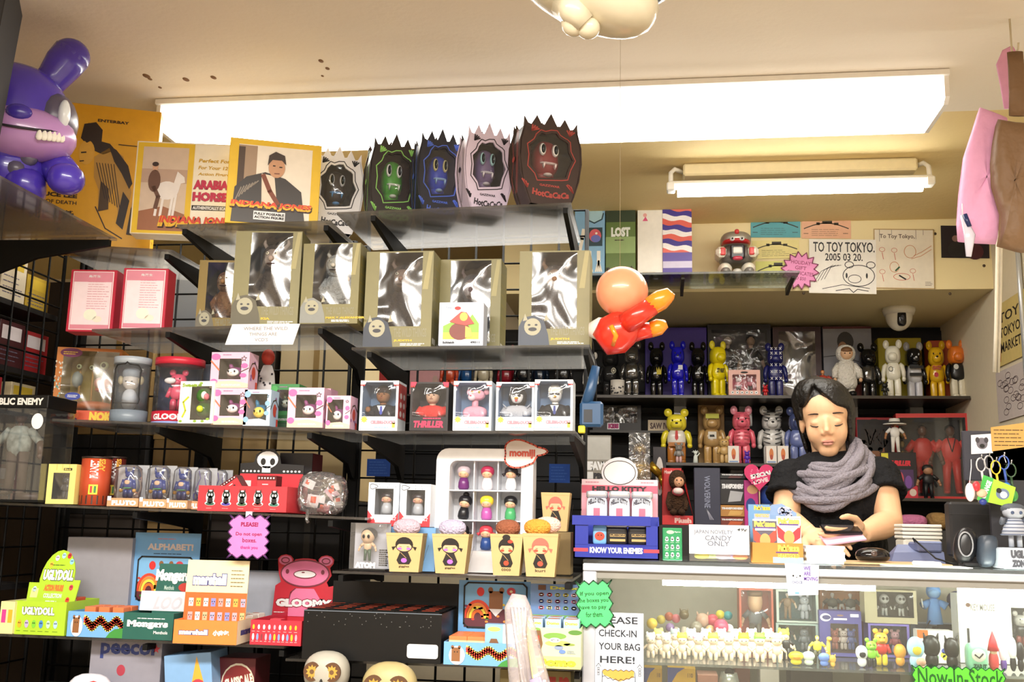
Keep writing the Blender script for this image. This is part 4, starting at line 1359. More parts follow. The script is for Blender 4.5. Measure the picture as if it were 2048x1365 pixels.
def orange_tin(m, rr, h):
 wrap(m, rr,-1.5, 1.5, h*.02, h*.2, C('#3a1c14'))
 wraptext(m, rr, 'PLANET', .1, .65, h*.55, h*.92, WHT, vert=True)
 wraptext(m, rr, 'APES', .65, 1.1, h*.7, h*.95, C('#e0a53a'), vert=True)
 wrap(m, rr, .1, .7, h*.22, h*.42, C('#e8d43a'), 1.008)
 wrap(m, rr, .2, .35, h*.25, h*.39, C('#c8302a'), 1.014)
 wrap(m, rr, .45, .6, h*.25, h*.39, C('#2f7a3a'), 1.014)
cyl(S4, (153, 207, 914), .0, '#b8492a', 'round_tin', 'rust orange round tin with a yellow label, beside the yellow box', orange_tin)
cyl(S4, (200, 240, 914), .085, '#5a1a16', 'round_tin', 'dark red round tin behind the blister packs', orange_tin)
X, Y, z, w, h=spot(S4, 204, 226, 945, .06)
BLUE='#20327a'
def robotfig(m, x, y, z, h, c=BLUE):
 k=C(c, .25); g=C('#c8953a', .4)
 m.ell((x, y, z+h*.74), (h*.12, h*.1, h*.1), k, .8, 14, 9)
 for q in (-1, 1):
  m.tube([(x+q*h*.1, y, z+h*.78), (x+q*h*.14, y, z+h*.98)], [h*.05, .001], k, 8)
  m.tube([(x+q*h*.16, y, z+h*.58), (x+q*h*.22, y-h*.03, z+h*.3)], [h*.06, h*.06], k, 8)
  m.ell((x+q*h*.22, y-h*.04, z+h*.24), h*.06, g, 1, 10, 6)
  m.ell((x+q*h*.08, y, z+h*.14), (h*.08, h*.08, h*.14), k, .6, 12, 8)
 m.ell((x, y, z+h*.46), (h*.17, h*.12, h*.18), k, .8, 14, 9)
 m.ell((x, y-h*.11, z+h*.5), (h*.09, h*.02, h*.07), C('#d8b090'), .8, 10, 6)
 m.ell((x, y-h*.08, z+h*.32), (h*.15, h*.06, h*.02), C('#3f8a4a'), .8, 10, 6)
def blister(px, dy, label, ghost=False, word=True, txt='PLUTO'):
 X, Y, z, w, h=spot(S4, px[0], px[1], px[2], dy)
 r=thing('blister_pack', label, 'toy pack', (X, Y, z), 0, 'clear packs with dark blue robots')
 m=MB(); m.box(-w/2, w/2, .045, .047, 0, h, clear('printed_clear', (.9, .92, .95), .35, .05, .1, hcol=(.85, .87, .92)))
 m.box(-w/2, w/2, .0, .047, 0, h*.2, C('#c89a72', .5) if True else PLAST, .001)
 m.fr((-w/2, 0, 0))
 if word:
  m.text(txt, w*.16, w*.95, h*.03, h*.15, WHT, 1, bold=.06)
 m.rect(w*.02, w*.14, h*.14, h*.24, C('#cfe2f2'), 2)
 m.build('backing_card', r)
 m=MB(); m.lathe([(w*.42, h*.2), (w*.46, h*.5), (w*.42, h*.9), (w*.25, h*.99), (0, h*.99)], PLAST, (0, .022, 0), 16, 1, .5); m.build('blister', r)
 m=MB()
 if ghost:
  for q in (-1, 1):
   m.tube([(q*w*.1, .02, h*.2), (q*w*.3, .015, h*.45), (q*w*.1, .02, h*.75), (q*w*.2, .02, h*.92)], .0012, C('#5a4a8a'), 5)
   m.tube([(q*w*.25+w*.1*math.cos(t), .015, h*.32+h*.08*math.sin(t)) for t in [i*.6 for i in range(11)]], .0012, C('#4a4a9a'), 5)
 else:
  robotfig(m, 0, .024, h*.2, h*.76)
 m.build('boxed_toy', r)
blister((220, 282, 930), .0, 'clear pack with a dark blue robot next to the dark red tin')
blister((284, 338, 931), .0, 'clear pack with a dark blue robot, second of the row from the tins')
blister((338, 380, 934), .005, 'clear pack with a dark blue robot in shadow, narrower card')
blister((380, 420, 936), .03, 'nearly empty clear pack with white line drawing', True)
blister((420, 452, 940), .125, 'clear pack tucked behind the red skull display', True, False)
def skull_front(m, w, h):
 m.rect(0, w, h*.0, h, C('#d4303a'), 1)
 for i in range(5):
  u=w*(.14+.18*i)
  m.oval(u, h*.3, w*.06, h*.09, WHT, 2)
  m.oval(u, h*.55, w*.05, h*.28, WHT, 2)
  m.oval(u, h*.28, w*.05, h*.06, C(['#2f5a4a', '#4a3a9a', '#3a5a3a', '#8a2a2a', '#2f6a5a'][i]), 3)
  m.oval(u, h*.44, w*.03, h*.16, INK, 3)
  m.oval(u, h*.64, w*.042, h*.13, C('#1c2a26'), 3)
  for q in (-1, 1):
   m.poly([(u+q*w*.035, h*.72), (u+q*w*.03, h*.9), (u+q*w*.01, h*.74)], C('#1c2a26'), 3)
   m.oval(u+q*w*.015, h*.64, w*.01, h*.05, WHT, 4)
  m.scrib(u-w*.04, u+w*.04, h*.06, h*.16, 1, C('#e8a0a0'), 2, .0012)
def skull_head(w, h, top):
 return [(w*.24, h), (w*.99, h), (w*.99, top*.74), (w*.72, top*.76), (w*.7, top*.88), (w*.62, top), (w*.5, top*.98), (w*.42, top*.9), (w*.4, top*.78), (w*.24, top*.76)]
def skull_hart(m, w, h, top):
 m.rect(w*.245, w*.985, h*.5, top*.6, C('#cf2c38'), 1)
 for i in range(5):
  m.oval(w*(.28+.045*i), top*.64, w*.014, top*.016, WHT, 1)
  m.oval(w*(.76+.045*i), top*.64, w*.014, top*.016, WHT, 1)
 m.oval(w*.56, top*.82, w*.125, top*.135, WHT, 2)
 m.rect(w*.5, w*.6, top*.62, top*.72, WHT, 2)
 for q in (.51, .62):
  m.oval(w*q, top*.79, w*.03, top*.055, INK, 3)
 m.oval(w*.56, top*.7, w*.01, top*.012, INK, 3)
 m.rect(w*.25, w*.38, h*1.05, h*1.3, C('#e8d8d8'), 2)
RS, X, Y, z, w, h=tray(S4, (398, 575, 974),-.01, .12, '#c82c36', 'counter_display', 'red counter display with a white skull on a black header', art=skull_front,
  header=897, hcol='#141214', hart=skull_hart, hshape=skull_head)
def minibox(m, w, h):
 m.rect(w*.02, w*.98, 0, h*.86, C('#d4303a'), 1)
 for i in range(6):
  m.oval(w*(.12+.15*i), h*.93, w*.04, h*.025, WHT, 2)
 m.oval(w*.5, h*.5, w*.2, h*.14, WHT, 2)
 m.oval(w*.5, h*.25, w*.24, h*.17, INK, 2)
 m.oval(w*.5, h*.26, w*.1, h*.1, WHT, 3)
 for q in (-1, 1):
  m.oval(w*(.5+q*.08), h*.52, w*.05, h*.05, INK, 3)
  m.oval(w*(.5+q*.17), h*.63, w*.06, h*.05, INK, 3)
 m.scrib(w*.3, w*.7, h*.72, h*.78, 1, WHT, 2, .002)
for k, (x, y, hh, dz, tl, lb) in enumerate(((w*.24, .012, .085, .003, 0, 'small red box with a black bear, standing up in the skull display'), (-.02, .03, .06, .012, .6, 'small red box lying tilted in the skull display'))):
 m=MB(); bw_=.05
 m.box(-bw_/2, bw_/2, 0, .04, 0, hh, C('#5a1418', .4), .001); fr_front(m, bw_); minibox(m, bw_, hh)
 solo(m, 'small_red_box', lb, 'box', (X+x, Y+y, z+dz+(.015 if tl else 0)), 0, ry=-tl, group=None)
X2, Y2, z2, w2, h2=spot(S4, 560, 626, 908, .16)
m=MB(); m.box(-w2/2, w2/2, 0, .08, 0, h2, C('#1a1214', .4), .001); m.fr((w2/2, 0, 0), (0, 1, 0)); m.rect(0, .08, 0, h2, C('#5c2222'), 1)
m.fr((-w2/2, 0, 0)); m.rect(0, w2*.9, 0, h2*.62, C('#c8303a'), 1)
solo(m, 'black_red_box', 'black and red box standing behind the skull display', 'box', (X2, Y2, z2))
X, Y, z, w, h=spot(S4, 586, 684, 942, .02)
r=thing('plastic_bag', 'crumpled clear bag of tagged toys next to the skull display', 'bag', (X, Y+.05, z))
m=MB(); m.ell((0, 0, h*.48), (w*.5, .045, h*.48), clear('bag_plastic', (.93, .93, .95), .1, .14, .1, .9, 25), .7, 26, 15)
for i, v in enumerate(m.v):
 m.v[i]=(v[0]+R.uniform(-.004, .004), v[1]+R.uniform(-.004, .004), max(0, v[2]+R.uniform(-.004, .004)))
m.build('bag_skin', r)
for i, (x, zz, sz, c, rot) in enumerate(((-.03, .7, .03, '#e8e4e2', .4), (-.01, .3, .045, '#e4dede', .1), (.03, .5, .035, '#c9a8b0', .8), (.035, .62, .025, '#ded8d8',-.3), (.01, .15, .03, '#d08a90', .2), (.045, .3, .03, '#d8d4d0', 1.4))):
 m=MB(); m.M=MX.Translation((x,-.02, h*zz)) @ MX.Rotation(rot, 4, 'Y')
 m.box(-sz/2, sz/2, 0, .004,-sz*.35, sz*.35, C(c)); m.box(-sz*.3, 0,-.001, 0,-sz*.1, sz*.25, C('#e0552a'))
 m.build('price_tag', r)
P, Q=at(453, 1117, 2.395), at(541, 1031, 2.395)
def sgn(m, w, h):
 k=C('#8a0a4e')
 m.text('PLEASE!', w*.3, w*.72, h*.73, h*.83, k, bold=.02)
 m.text('Do not open', w*.19, w*.82, h*.5, h*.6, k, bold=.0)
 m.text('boxes.', w*.36, w*.7, h*.37, h*.47, k)
 m.text('thank you', w*.32, w*.74, h*.2, h*.29, C('#d01a7a'))
flat_sign(P, Q, 'paper_sign', 'bright pink burst shaped sign asking please not to open boxes', '#f07cc0', lambda w, h: zigzag(w, h, 4, 5, w*.09), sgn, rim=('#5a2a6a', .0025))
X, Y, z, w, h=spot(S4, 490, 510, 1000,-.02)
m=MB(); m.box(-.008, .008,-.002, .0,-.03, 0, C('#c9d0e0'))
m.box(-.008, .008,-.002, .02, .0, .001, C('#c9d0e0'))
solo(m, 'sign_clip', 'small clear clip holding the pink sign to the shelf', 'clip', (X, Y+.001, z))
for px in (615,):
 X, Y, z, w, h=spot(S4, px-6, px+6, 1030,-.018)
 m=MB(); m.tube([(0, 0, .012), (0,-.004,-.012), (.004,-.004,-.02)], .004, PLAST, 8)
 solo(m, 'shelf_clip', 'clear plastic hook on the shelf edge below the bag', 'clip', (X, Y, z))
def ugly_front(m, w, h):
 m.text('UGLYDOLL', w*.15, w*.78, h*.58, h*.84, C('#4a5a20'), 2, bold=.1)
 m.text('UGLYDOLL', w*.15, w*.78, h*.59, h*.83, WHT, 3, bold=.05)
 for i, c in enumerate(('#d8a82a', '#b8a8d0', '#7ac83a', '#4a8ac8', '#b8d8c0', '#a8c8e0')):
  u=w*(.12+.14*i)
  m.oval(u, h*.32, w*.04, h*.12, C(c), 2)
  m.scrib(u-w*.05, u+w*.05, h*.08, h*.14, 1, C('#5a7a1a'), 2, .0012)
  for q in (-1, 1):
   m.oval(u+q*w*.014, h*.35, w*.008, h*.025, INK, 3)
def ugly_head(w, h, top):
 o=[(w*.03, h*.9), (w*.97, h*.9), (w*1.0, top*.64), (w*.86, top*.64)]
 for i in range(11):
  t=PI*i/10
  o.append((w*.53+w*.34*math.cos(t), top*.64+top*.36*math.sin(t)))
 return o+[(w*.2, top*.6), (w*.0, top*.6)]
def ugly_hart(m, w, h, top):
 m.text('UGLYDOLL', w*.24, w*.86, top*.62, top*.77, C('#5a6a2a'), 1, bold=.1)
 m.text('UGLYDOLL', w*.25, w*.85, top*.63, top*.76, WHT, 2, bold=.05)
 m.text('ACTION FIGURE', w*.32, w*.7, top*.5, top*.58, C('#c8742a'), 1, bold=.08)
 m.text('COLLECTION', w*.34, w*.7, top*.42, top*.475, C('#cfe0d8'), 1, bold=.03)
 m.text('SERIES !', w*.4, w*.62, top*.34, top*.39, C('#cfe0d8'), 1, bold=.03)
 m.scrib(w*.34, w*.74, top*.8, top*.83, 1, C('#4a6a1a'), 1, .002)
 for u, v, c in ((.45, .9, '#d8c8e0'), (.57, .93, '#a8d0e8'), (.68, .93, '#b8302a'), (.75, .86, '#8ac8e0'), (.36, .82, '#e0b838'), (.85, .55, '#c83a4a'), (.83, .4, '#d8402a'), (.14, .52, '#b8d0d8'), (.12, .34, '#6aaad0')):
  m.oval(w*u, top*v, w*.04, top*.035, C(c), 1)
  for q in (-1, 1):
   m.oval(w*(u+q*.013), top*(v+.008), w*.008, top*.008, INK, 2)
 m.rect(w*.08, w*.22, top*.42, top*.53, C('#e0dc8a'), 1)
GREEN='#a8cc2e'
r, X, Y, z, w, h=tray(S5, (31, 134, 1205),-.02, .15, GREEN, 'counter_display', 'lime green counter display with a rounded header card', art=ugly_front, header=1096, hart=ugly_hart, hshape=ugly_head, hy=.02, hlean=.25,
  side=lambda m, d, h: m.text('UGLYDOLL', d*.05, d*.95, h*.2, h*.7, WHT, 2, bold=.05))
small_boxes(r, X, Y, z, [w*.1, w*.32], [.06], .03, .04, h*1.05, '#c8502a', 'small orange box in the lime green display', 'boxes in the lime green display', art=lambda m, w, h: m.text('UGLYDOLL', 0, w, h*.7, h*.95, WHT, 1, bold=.05))
X, Y, z, w, h=spot(S5, 136, 266, 1077, .17)
m=MB(); m.box(-w/2, w/2, 0, .08, 0, h, C('#9a98a0', .45), .0015)
solo(m, 'grey_box', 'plain grey box behind the lime green display', 'box', (X, Y, z))
X, Y, z, w, h=spot(S5, 468, 572, 1146, .25)
m=MB(); m.box(-w/2, w/2, 0, .08, 0, h, C('#b0b6c4', .45), .0015)
solo(m, 'grey_box', 'plain pale grey box behind the orange display', 'box', (X, Y, z))
def rainbow(m, w, h, u0=.12, k=1.0):
 L=lambda off: [(w*(.3+.7*i/24), h*(.55+off)+h*.13*math.cos(i*.65)) for i in range(25)]
 m.line(L(.14), h*.1, C('#f2e06a'), 1); m.line(L(.05), h*.13, C('#e0452a'), 2); m.line(L(-.06), h*.1, C('#c83a2a'), 2); m.line(L(-.14), h*.1, C('#f2d85a'), 1)
 m.poly([(w*.7, 0), (w, 0), (w, h*.4), (w*.85, h*.35), (w*.76, h*.2)], C('#3a8a3a'), 4)
 bear_icon(m, w*.16, h*.12, w*.14, h*.75)
def bear_icon(m, u, v, w, h, l=4, c='#8a5a34'):
 m.oval(u+w*.1, v+h*.4, w*.75, h*.55, WHT, l)
 b=C(c)
 m.rect(u-w*.4, u+w*.4, v+h*.05, v+h*.85, b, l+1)
 for q in (-1, 1):
  m.oval(u+q*w*.32, v+h*.88, w*.14, h*.1, b, l+1)
 m.oval(u-w*.12, v+h*.6, w*.05, h*.04, INK, l+2); m.oval(u+w*.14, v+h*.6, w*.05, h*.04, INK, l+2)
def alpha_hart(m, w, h, top):
 m.text('ALPHABET!', w*.2, w*.9, top*.82, top*.89, C('#d8c8c4'), 1, bold=.03)
 m.scrib(w*.35, w*.7, top*.925, top*.95, 1, C('#c87a8a'), 1, .002)
 m.scrib(w*.3, w*.75, top*.775, top*.79, 1, C('#2a4a6a'), 1, .002)
 art_panel(m, w*.08, w*.92, top*.3, top*.75)
def art_panel(m, u0, u1, v0, v1):
 """fruit, a rainbow and a brown creature in a rounded frame"""
 w, h=u1-u0, v1-v0
 rr=[(u0+w*.06, v0), (u1-w*.06, v0), (u1, v0+h*.08), (u1, v1-h*.08), (u1-w*.06, v1), (u0+w*.06, v1), (u0, v1-h*.08), (u0, v0+h*.08)]
 m.poly(rr, C('#7cb4e0'), 1)
 m.line(rr, w*.025, INK, 6, True)
 m.rect(u0, u1, v0, v0+h*.42, C('#5a2430'), 2)
 for k, (rd, c) in enumerate(((.3, '#e0452a'), (.25, '#ec8a3a'), (.2, '#f0d84a'), (.14, '#e8702a'))):
  m.ring(u0+w*.22, v0+h*.2, w*rd*.75, h*rd*1.4, w*.045, C(c), 3, 16, 0, PI)
 m.oval(u0+w*.26, v1-h*.2, w*.06, h*.1, C('#d8302e'), 3)
 m.oval(u0+w*.75, v1-h*.18, w*.07, h*.09, C('#c83a4a'), 3); m.oval(u0+w*.75, v1-h*.18, w*.025, h*.03, C('#f0d8b0'), 4)
 b=C('#8a5a34')
 m.rect(u0+w*.4, u0+w*.62, v0+h*.42, v0+h*.82, b, 4)
 for q in (.42, .6):
  m.oval(u0+w*q, v0+h*.84, w*.04, h*.07, b, 4)
 m.poly([(u0+w*.4, v0+h*.42), (u0+w*.62, v0+h*.42), (u0+w*.51, v0+h*.25)], WHT, 4)
 for i in range(26):
  m.oval(u0+w*R.uniform(.03, .97), v0+h*R.uniform(.1, .6), w*.025, h*.025, C(R.choice(['#e8c83a', '#3a8a3a', '#c83a2a', '#7a2a5a', '#e88a3a'])), 3)
LB_='#6fa8dc'
r, X, Y, z, w, h=tray(S5, (137, 250, 1226),-.028+.01, .14, LB_, 'counter_display', 'light blue counter display with a rainbow, between the lime green and dark green ones', art=rainbow)
small_boxes(r, X, Y, z, [-w*.2, w*.05, w*.3], [.02, .06], .028, .035, h*1.12, '#e07a4a', 'orange packet in the light blue display', 'packets in the light blue display', name='orange_packet')
tray(S5, (237, 372, 1222), .13, .06, LB_, 'counter_display', 'tall light blue header display behind the dark green one', header=1066, hart=alpha_hart)
def mong(m, w, h):
 m.text('Mongers', w*.08, w*.9, h*.4, h*.72, WHT, 1, bold=.06)
 m.text('Menthols', w*.62, w*.9, h*.22, h*.34, WHT, 1)
 m.scrib(w*.28, w*.88, h*.76, h*.82, 1, WHT, 1, .002)
def mong_h(m, w, h, top):
 m.rect(w*.04, w*.98, h*1.0, top*.62, C('#e4e2e8'), 1)
 m.text('LOO', w*.35, w*.9, h*1.05, top*.55, C('#c4c2cc'), 2, bold=.02, shear=.3)
 m.text('Mongers', w*.3, w*1.0, top*.72, top*.92, WHT, 2, bold=.06)
 m.text('Menthols', w*.5, w*.7, top*.64, top*.7, C('#b8d0c8'), 2)
 m.oval(w*.92, top*.68, w*.13, top*.06, C('#b8302a'), 3)
tray(S5, (248, 348, 1228),-.02, .14, '#1d5a50', 'counter_display', 'dark green counter display lettered in white', art=mong, header=1127, hart=mong_h, hy=.06, hlean=.1,
  hshape=lambda w, h, t: [(w*.3, h*.9), (w*1.0, h*.9), (w*1.05, t), (w*.35, t)])
def marsh(m, w, h):
 m.text('marshall', w*.08, w*.55, h*.36, h*.62, C('#4a4a8a'), 1, bold=.12)
 m.text('marshall', w*.09, w*.54, h*.38, h*.6, WHT, 2, bold=.05)
 m.text('小肉包', w*.62, w*.88, h*.36, h*.6, WHT, 2, bold=.05)
def marsh_h(m, w, h, top):
 m.rect(0, w, h*.5, top*.6, C('#d2642a'), 1)
 m.text('marshall', w*.1, w*.66, top*.68, top*.84, C('#4a4a8a'), 2, bold=.12)
 m.text('marshall', w*.11, w*.65, top*.69, top*.83, WHT, 3, bold=.05)
 m.scrib(w*.72, w*.95, top*.66, top*.9, 5, C('#7a6a4a'), 2, .002)
 cs=['#e8e4e0', '#e0b84a', '#efe8e0', '#8a8ac8', '#d89a9a', '#cfd8e0', '#c8a84a', '#a8a0b8', '#e0a0a0', '#f0ece8', '#b8b088', '#a8a8c8', '#b0a8c0', '#8a90c8', '#d0a8b0', '#b8b47a']
 for i in range(16):
  u, v=w*(.07+.12*(i%8)), top*(.41 if i<8 else .24)+top*.14/2
  m.rect(u, u+w*.075, v-top*.05, v+top*.05, C(cs[i]), 2)
  m.oval(u+w*.02, v+top*.01, w*.008, top*.008, INK, 3); m.oval(u+w*.055, v+top*.01, w*.008, top*.008, INK, 3)
  m.oval(u+w*.037, v-top*.015, w*.01, top*.008, C('#a83a3a'), 3)
r, X, Y, z, w, h=tray(S5, (350, 474, 1243),-.055, .2, '#e8823c', 'counter_display', 'orange counter display with a cream header and rows of printed squares', art=marsh, header=1121, hcol='#ecdfb4', hart=marsh_h, hy=.05, hlean=.05, rz=.05,
  side=lambda m, d, h: (m.rect(0, d, 0, h, C('#efe2c4'), 1), m.text('marshall', d*.12, d*.7, h*.35, h*.65, C('#4a4a8a'), 2, bold=.08)))
small_boxes(r, X, Y, z, [-w*.06, w*.15, w*.36], [.07, .11, .15], .03, .035, h*1.05, '#f0ece4', 'small white box in the orange display', 'boxes in the orange display', art=lambda m, w, h: m.oval(w/2, h*.8, w*.3, h*.12, C('#d86a3a'), 1),
   topart=lambda m, w, d: m.oval(w/2, d/2, w*.3, d*.2, C('#e0703a'), 1), tilt=.1)
def gl_front(m, w, h):
 for j, n in ((.72, 9), (.32, 11)):
  for i in range(n):
   u=w*(.06+.9*i/(n-.3))
   c=R.choice(['#f0ecec', '#7a98d0', '#e8b82a', '#e8a0b0', '#8a3038', '#c8d8e8'])
   m.oval(u, h*j, w*.022, h*(.1 if j>.5 else .14), C(c), 1)
   m.scrib(u-w*.03, u+w*.03, h*(j-.2), h*(j-.16), 1, C('#f0c8c8'), 1, .001)
def gl_head(w, h, top):
 o=[(w*.32, h*.8), (w*1.02, h*.8), (w*1.02, top*.62), (w*.94, top*.6)]
 cu, cv, ru, rv=w*.67, top*.76, w*.3, top*.19
 for i in range(3):
  t=-.6+i*.5
  o.append((cu+ru*math.cos(t), cv+rv*math.sin(t)))
 for ex in (.9, .44):
  for i in range(7):
   t=-.4+i*(PI+.8)/6
   o.append((w*ex+w*.09*math.cos(t), top*.92+top*.075*math.sin(t)))
  if ex==.9:
   for i in range(4):
    t=PI/2-.35+i*.25
    o.append((cu+ru*math.cos(t), cv+rv*math.sin(t)))
 o += [(cu-ru, cv), (cu-ru*.9, cv-rv*.6), (w*.34, top*.6)]
 return o
def gl_hart(m, w, h, top):
 pk=C('#e07aa4'); dk=C('#7a3040')
 cu, cv, ru, rv=w*.67, top*.76, w*.28, top*.175
 for q in (.9, .44):
  m.oval(w*q, top*.92, w*.075, top*.06, pk, 1)
  m.ring(w*q, top*.92, w*.05, top*.04, w*.012, dk, 2)
 m.oval(cu, cv, ru, rv, pk, 2, 28)
 m.ring(cu, cv, ru, rv, w*.016, dk, 3, 28)
 m.oval(cu+w*.0, cv-top*.01, w*.13, top*.055, WHT, 4, 24); m.ring(cu, cv-top*.01, w*.13, top*.055, w*.01, dk, 5)
 for q in (-1, 1):
  m.oval(cu+q*w*.2, cv+top*.02, w*.02, top*.03, dk, 4)
 m.oval(cu-w*.02, cv+top*.012, w*.02, top*.008, dk, 5)
 m.poly([(w*.5, h*.8), (w*.5, top*.45), (w*.56, top*.57), (w*.78, top*.57), (w*.85, top*.45), (w*.85, h*.8)], pk, 1)
 m.line([(w*.5, top*.4), (w*.52, top*.52), (w*.57, top*.57)], w*.012, dk, 2)
 m.text('GLOOMY', w*.35, w*1.0, top*.33, top*.45, C('#8a2030'), 3, bold=.1)
 m.text('GLOOMY', w*.36, w*.99, top*.34, top*.44, WHT, 4, bold=.06)
 m.scrib(w*.34, w*.5, top*.26, top*.28, 1, WHT, 2, .002)
gx0, gx1=at(548, 1150, 2.64).x, at(672, 1150, 2.64).x
GW=(gx1-gx0)/.7
GO=gx0-GW*.32-(at(502, 1243, 2.4).x+at(604, 1243, 2.4).x)/2
def GM(m, w):
 m.fr((GO,-.0014, 0))
 return m
tray(S5, (502, 604, 1243),-.02, .245, '#c4283a', 'counter_display', 'red counter display with a pink bear head header', art=gl_front, header=1108, hart=lambda m, w, h, t: gl_hart(GM(m, w), GW, h, t), hshape=lambda w, h, t: [(u+GO+w/2, v) for u, v in gl_head(GW, h, t)])
X, Y, z, w, h=spot(S5, 540, 562, 1236, .03)
m=MB(); m.box(-w/2, w/2, 0, .03, 0, .052, C('#d83a4a'), .001); m.scrib
solo(m, 'small_red_box', 'small red carton lying in the red bear display', 'box', (X, Y, z+.003))
X, Y, z, w, h=spot(S5, 2, 30, 1205,-.03)
m=MB(); m.box(-w/2, w/2, 0, .12, .0, h, C('#dcd29a', .5), .001)
m.fr((-w/2, 0, 0))
for i in range(2):
 m.rect(w*(.15+.45*i), w*(.45+.45*i), h*.35, h*.75, C(['#c83a8a', '#e8a82a'][i]), 1)
solo(m, 'pale_yellow_box', 'pale yellow box with little faces beside the lime green display', 'box', (X, Y, z))
def bust_box(px, dy, label, fill, word, back='#7f9fc4', band=True, side=None, shell='#dfe7f0', front='#f2f4f6'):
 def art(m, w, h):
  if band:
   m.text(word, w*.3, w*.95, h*.13, h*.2, C('#d88a9a'), 1, bold=.06)
   m.poly(star(w*.13, h*.22, w*.1, 8, .6), C('#f0d24a'), 1)
   m.rect(w*.86, w*.94, h*.06, h*.16, C('#f0d24a'), 1)
   m.scrib(w*.4, w*.8, h*.04, h*.08, 1, C('#8ab0d8'), 1, .002)
  else:
   m.text('THRILLER', w*.1, w*.9, h*.06, h*.2, C('#e0305a'), 1, bold=.04, shear=.15)
   m.scrib(w*.35, w*.88, h*.23, h*.27, 1, C('#d0305a'), 1, .003)
  for q in (0, 1):
   m.poly([(w*(.0+q), h), (w*(.16+.68*q), h), (w*(.13+.74*q), h*.93), (w*(.04+.92*q), h*.9), (w*q, h*.91)], C('#f0f0f2' if band else '#d83050'), 3)
   for i in range(3):
    u=w*((.02+.04*i) if q==0 else (.98-.04*i))
    m.poly([(u-w*.025, h*.92), (u+w*.025, h*.92), (u, h*.88)], C('#d0302e'), 4)
 def sd(m, d, h):
  m.rect(0, d, h*.25, h*.95, C('#b84a4a'), 1)
  for i in range(6):
   m.oval(d*(.3+.4*(i%2)), h*(.35+.18*(i//2)), d*.13, h*.06, C('#e0d0d0'), 2)
 return carton(T3, px, dy, .08, shell if band else '#1a1416', 'bust_box', label, 'boxes with soft character busts', art=art, win=(.06, .94, .28, .97), fill=fill, inner=back, right=sd if side else None,
     film=PLAST)
def animal_bust(m, x, y, z, w, h):
 p=C('#eaa6b8', .7, bump=.3); k=C('#f2dce2', .7)
 m.ell((x, y, z+h*.14), (w*.38, w*.18, h*.2), p, .85, 16, 9)
 m.tube([(x, y, z+h*.25), (x, y, z+h*.5)], w*.1, p, 10)
 m.ell((x+w*.05, y-w*.04, z+h*.66), (w*.26, w*.18, h*.16), p, .9, 18, 10)
 m.ell((x-w*.08, y-w*.16, z+h*.58), (w*.12, w*.1, h*.1), k, 1, 14, 8)
 for q in (-.18, .34):
  m.ell((x+w*q, y, z+h*.76), (w*.09, w*.05, h*.09), p, 1, 12, 8)
 for q in (-.06, .14):
  m.ell((x+w*q, y-w*.2, z+h*.73), (w*.04, w*.02, h*.04), C('#e8c83a'), 1, 10, 6)
  m.ell((x+w*q, y-w*.22, z+h*.73), (w*.016, w*.012, h*.022), INK, 1, 8, 5)
 m.ell((x-w*.1, y-w*.25, z+h*.62), (w*.035, w*.02, h*.022), C('#d0506a'), 1, 8, 6)
def beaked(hair, hairlong, shades, coat, white='#f0ece6'):
 def f(m, x, y, z, w, h):
  bust(m, x, y, z, h*.95, w, white, coat, hair, None if hairlong else '#f0f0f0', None if hairlong else '#2a3a8a', hairlong, face=False)
  hc=z+h*.95*.66
  m.ell((x, y-w*.26, hc-h*.06), (w*.06, w*.06, h*.035), C('#eda52a'), 1, 12, 7)
  for q in (-1, 1):
   if shades:
    m.ell((x+q*w*.08, y-w*.235, hc+h*.02), (w*.075, w*.02, h*.028), C('#141214', .2), .8, 12, 6)
   else:
    m.ell((x+q*w*.08, y-w*.235, hc+h*.03), (w*.05, w*.02, h*.05), C('#1a181c'), 1, 10, 6)
    m.tube([(x+q*w*.3, y-.01, z+h*.28), (x+q*w*.42, y-.012, z+h*.4)], [w*.03, .001], C('#b8bcc4', .3), 6)
  if not shades:
   m.ell((x, y-w*.25, hc-h*.12), (w*.04, w*.03, h*.05), C('#d85a5a'), 1, 10, 6)
 return f
GB='CELEBRI-DUCKS'
bust_box((722, 798, 763), .0, 'blue box with a brown skinned bust in a dark suit, one hand raised',
   lambda m, x, y, z, w, h: bust(m, x, y, z, h*.95, w, '#8a5a34', '#14161c', '#2a1c16', '#f0f0f2', '#3a4ab0', hand=-1), GB, side=True)
bust_box((822, 898, 766), .0, 'black box with a bust in a bright red jacket',
   lambda m, x, y, z, w, h: bust(m, x, y, z, h*.95, w, '#c8a48a', '#d8302a', '#1a1614'), GB, '#241a2a', False)
bust_box((908, 984, 764), .0, 'blue box with a pink animal bust', animal_bust, GB)
bust_box((993, 1069, 766), .0, 'blue box with a black haired bust in silver', beaked('#121014', True, False, '#b8bac0'), GB)
bust_box((1070, 1146, 761), .0, 'blue box with a white haired bust in dark glasses', beaked('#d8d4c8', False, True, '#16181e'), GB)
def momb(m, w, h):
 m.poly([(0, 0), (w, 0), (w, h*.32), (w*.9, h*.22), (w*.75, h*.12), (w*.25, h*.12), (w*.12, h*.25), (0, h*.36)], C('#d0303a'), 1)
 m.rect(w*.25, w*.75, h*.08, h*.16, WHT, 2)
 m.oval(w*.14, h*.18, w*.05, h*.035, C('#f0c8c8'), 3); m.line(star(w*.86, h*.18, w*.08), w*.02, C('#f0d0e0'), 3, True)
 cloud(m, w*.16, h*.91, w*.12, C('#4a5060'), w*.015)
 for i in range(6):
  m.oval(w*R.uniform(.3, .95), h*R.uniform(.88, .97), w*.012, w*.012, C('#303848'), 2)
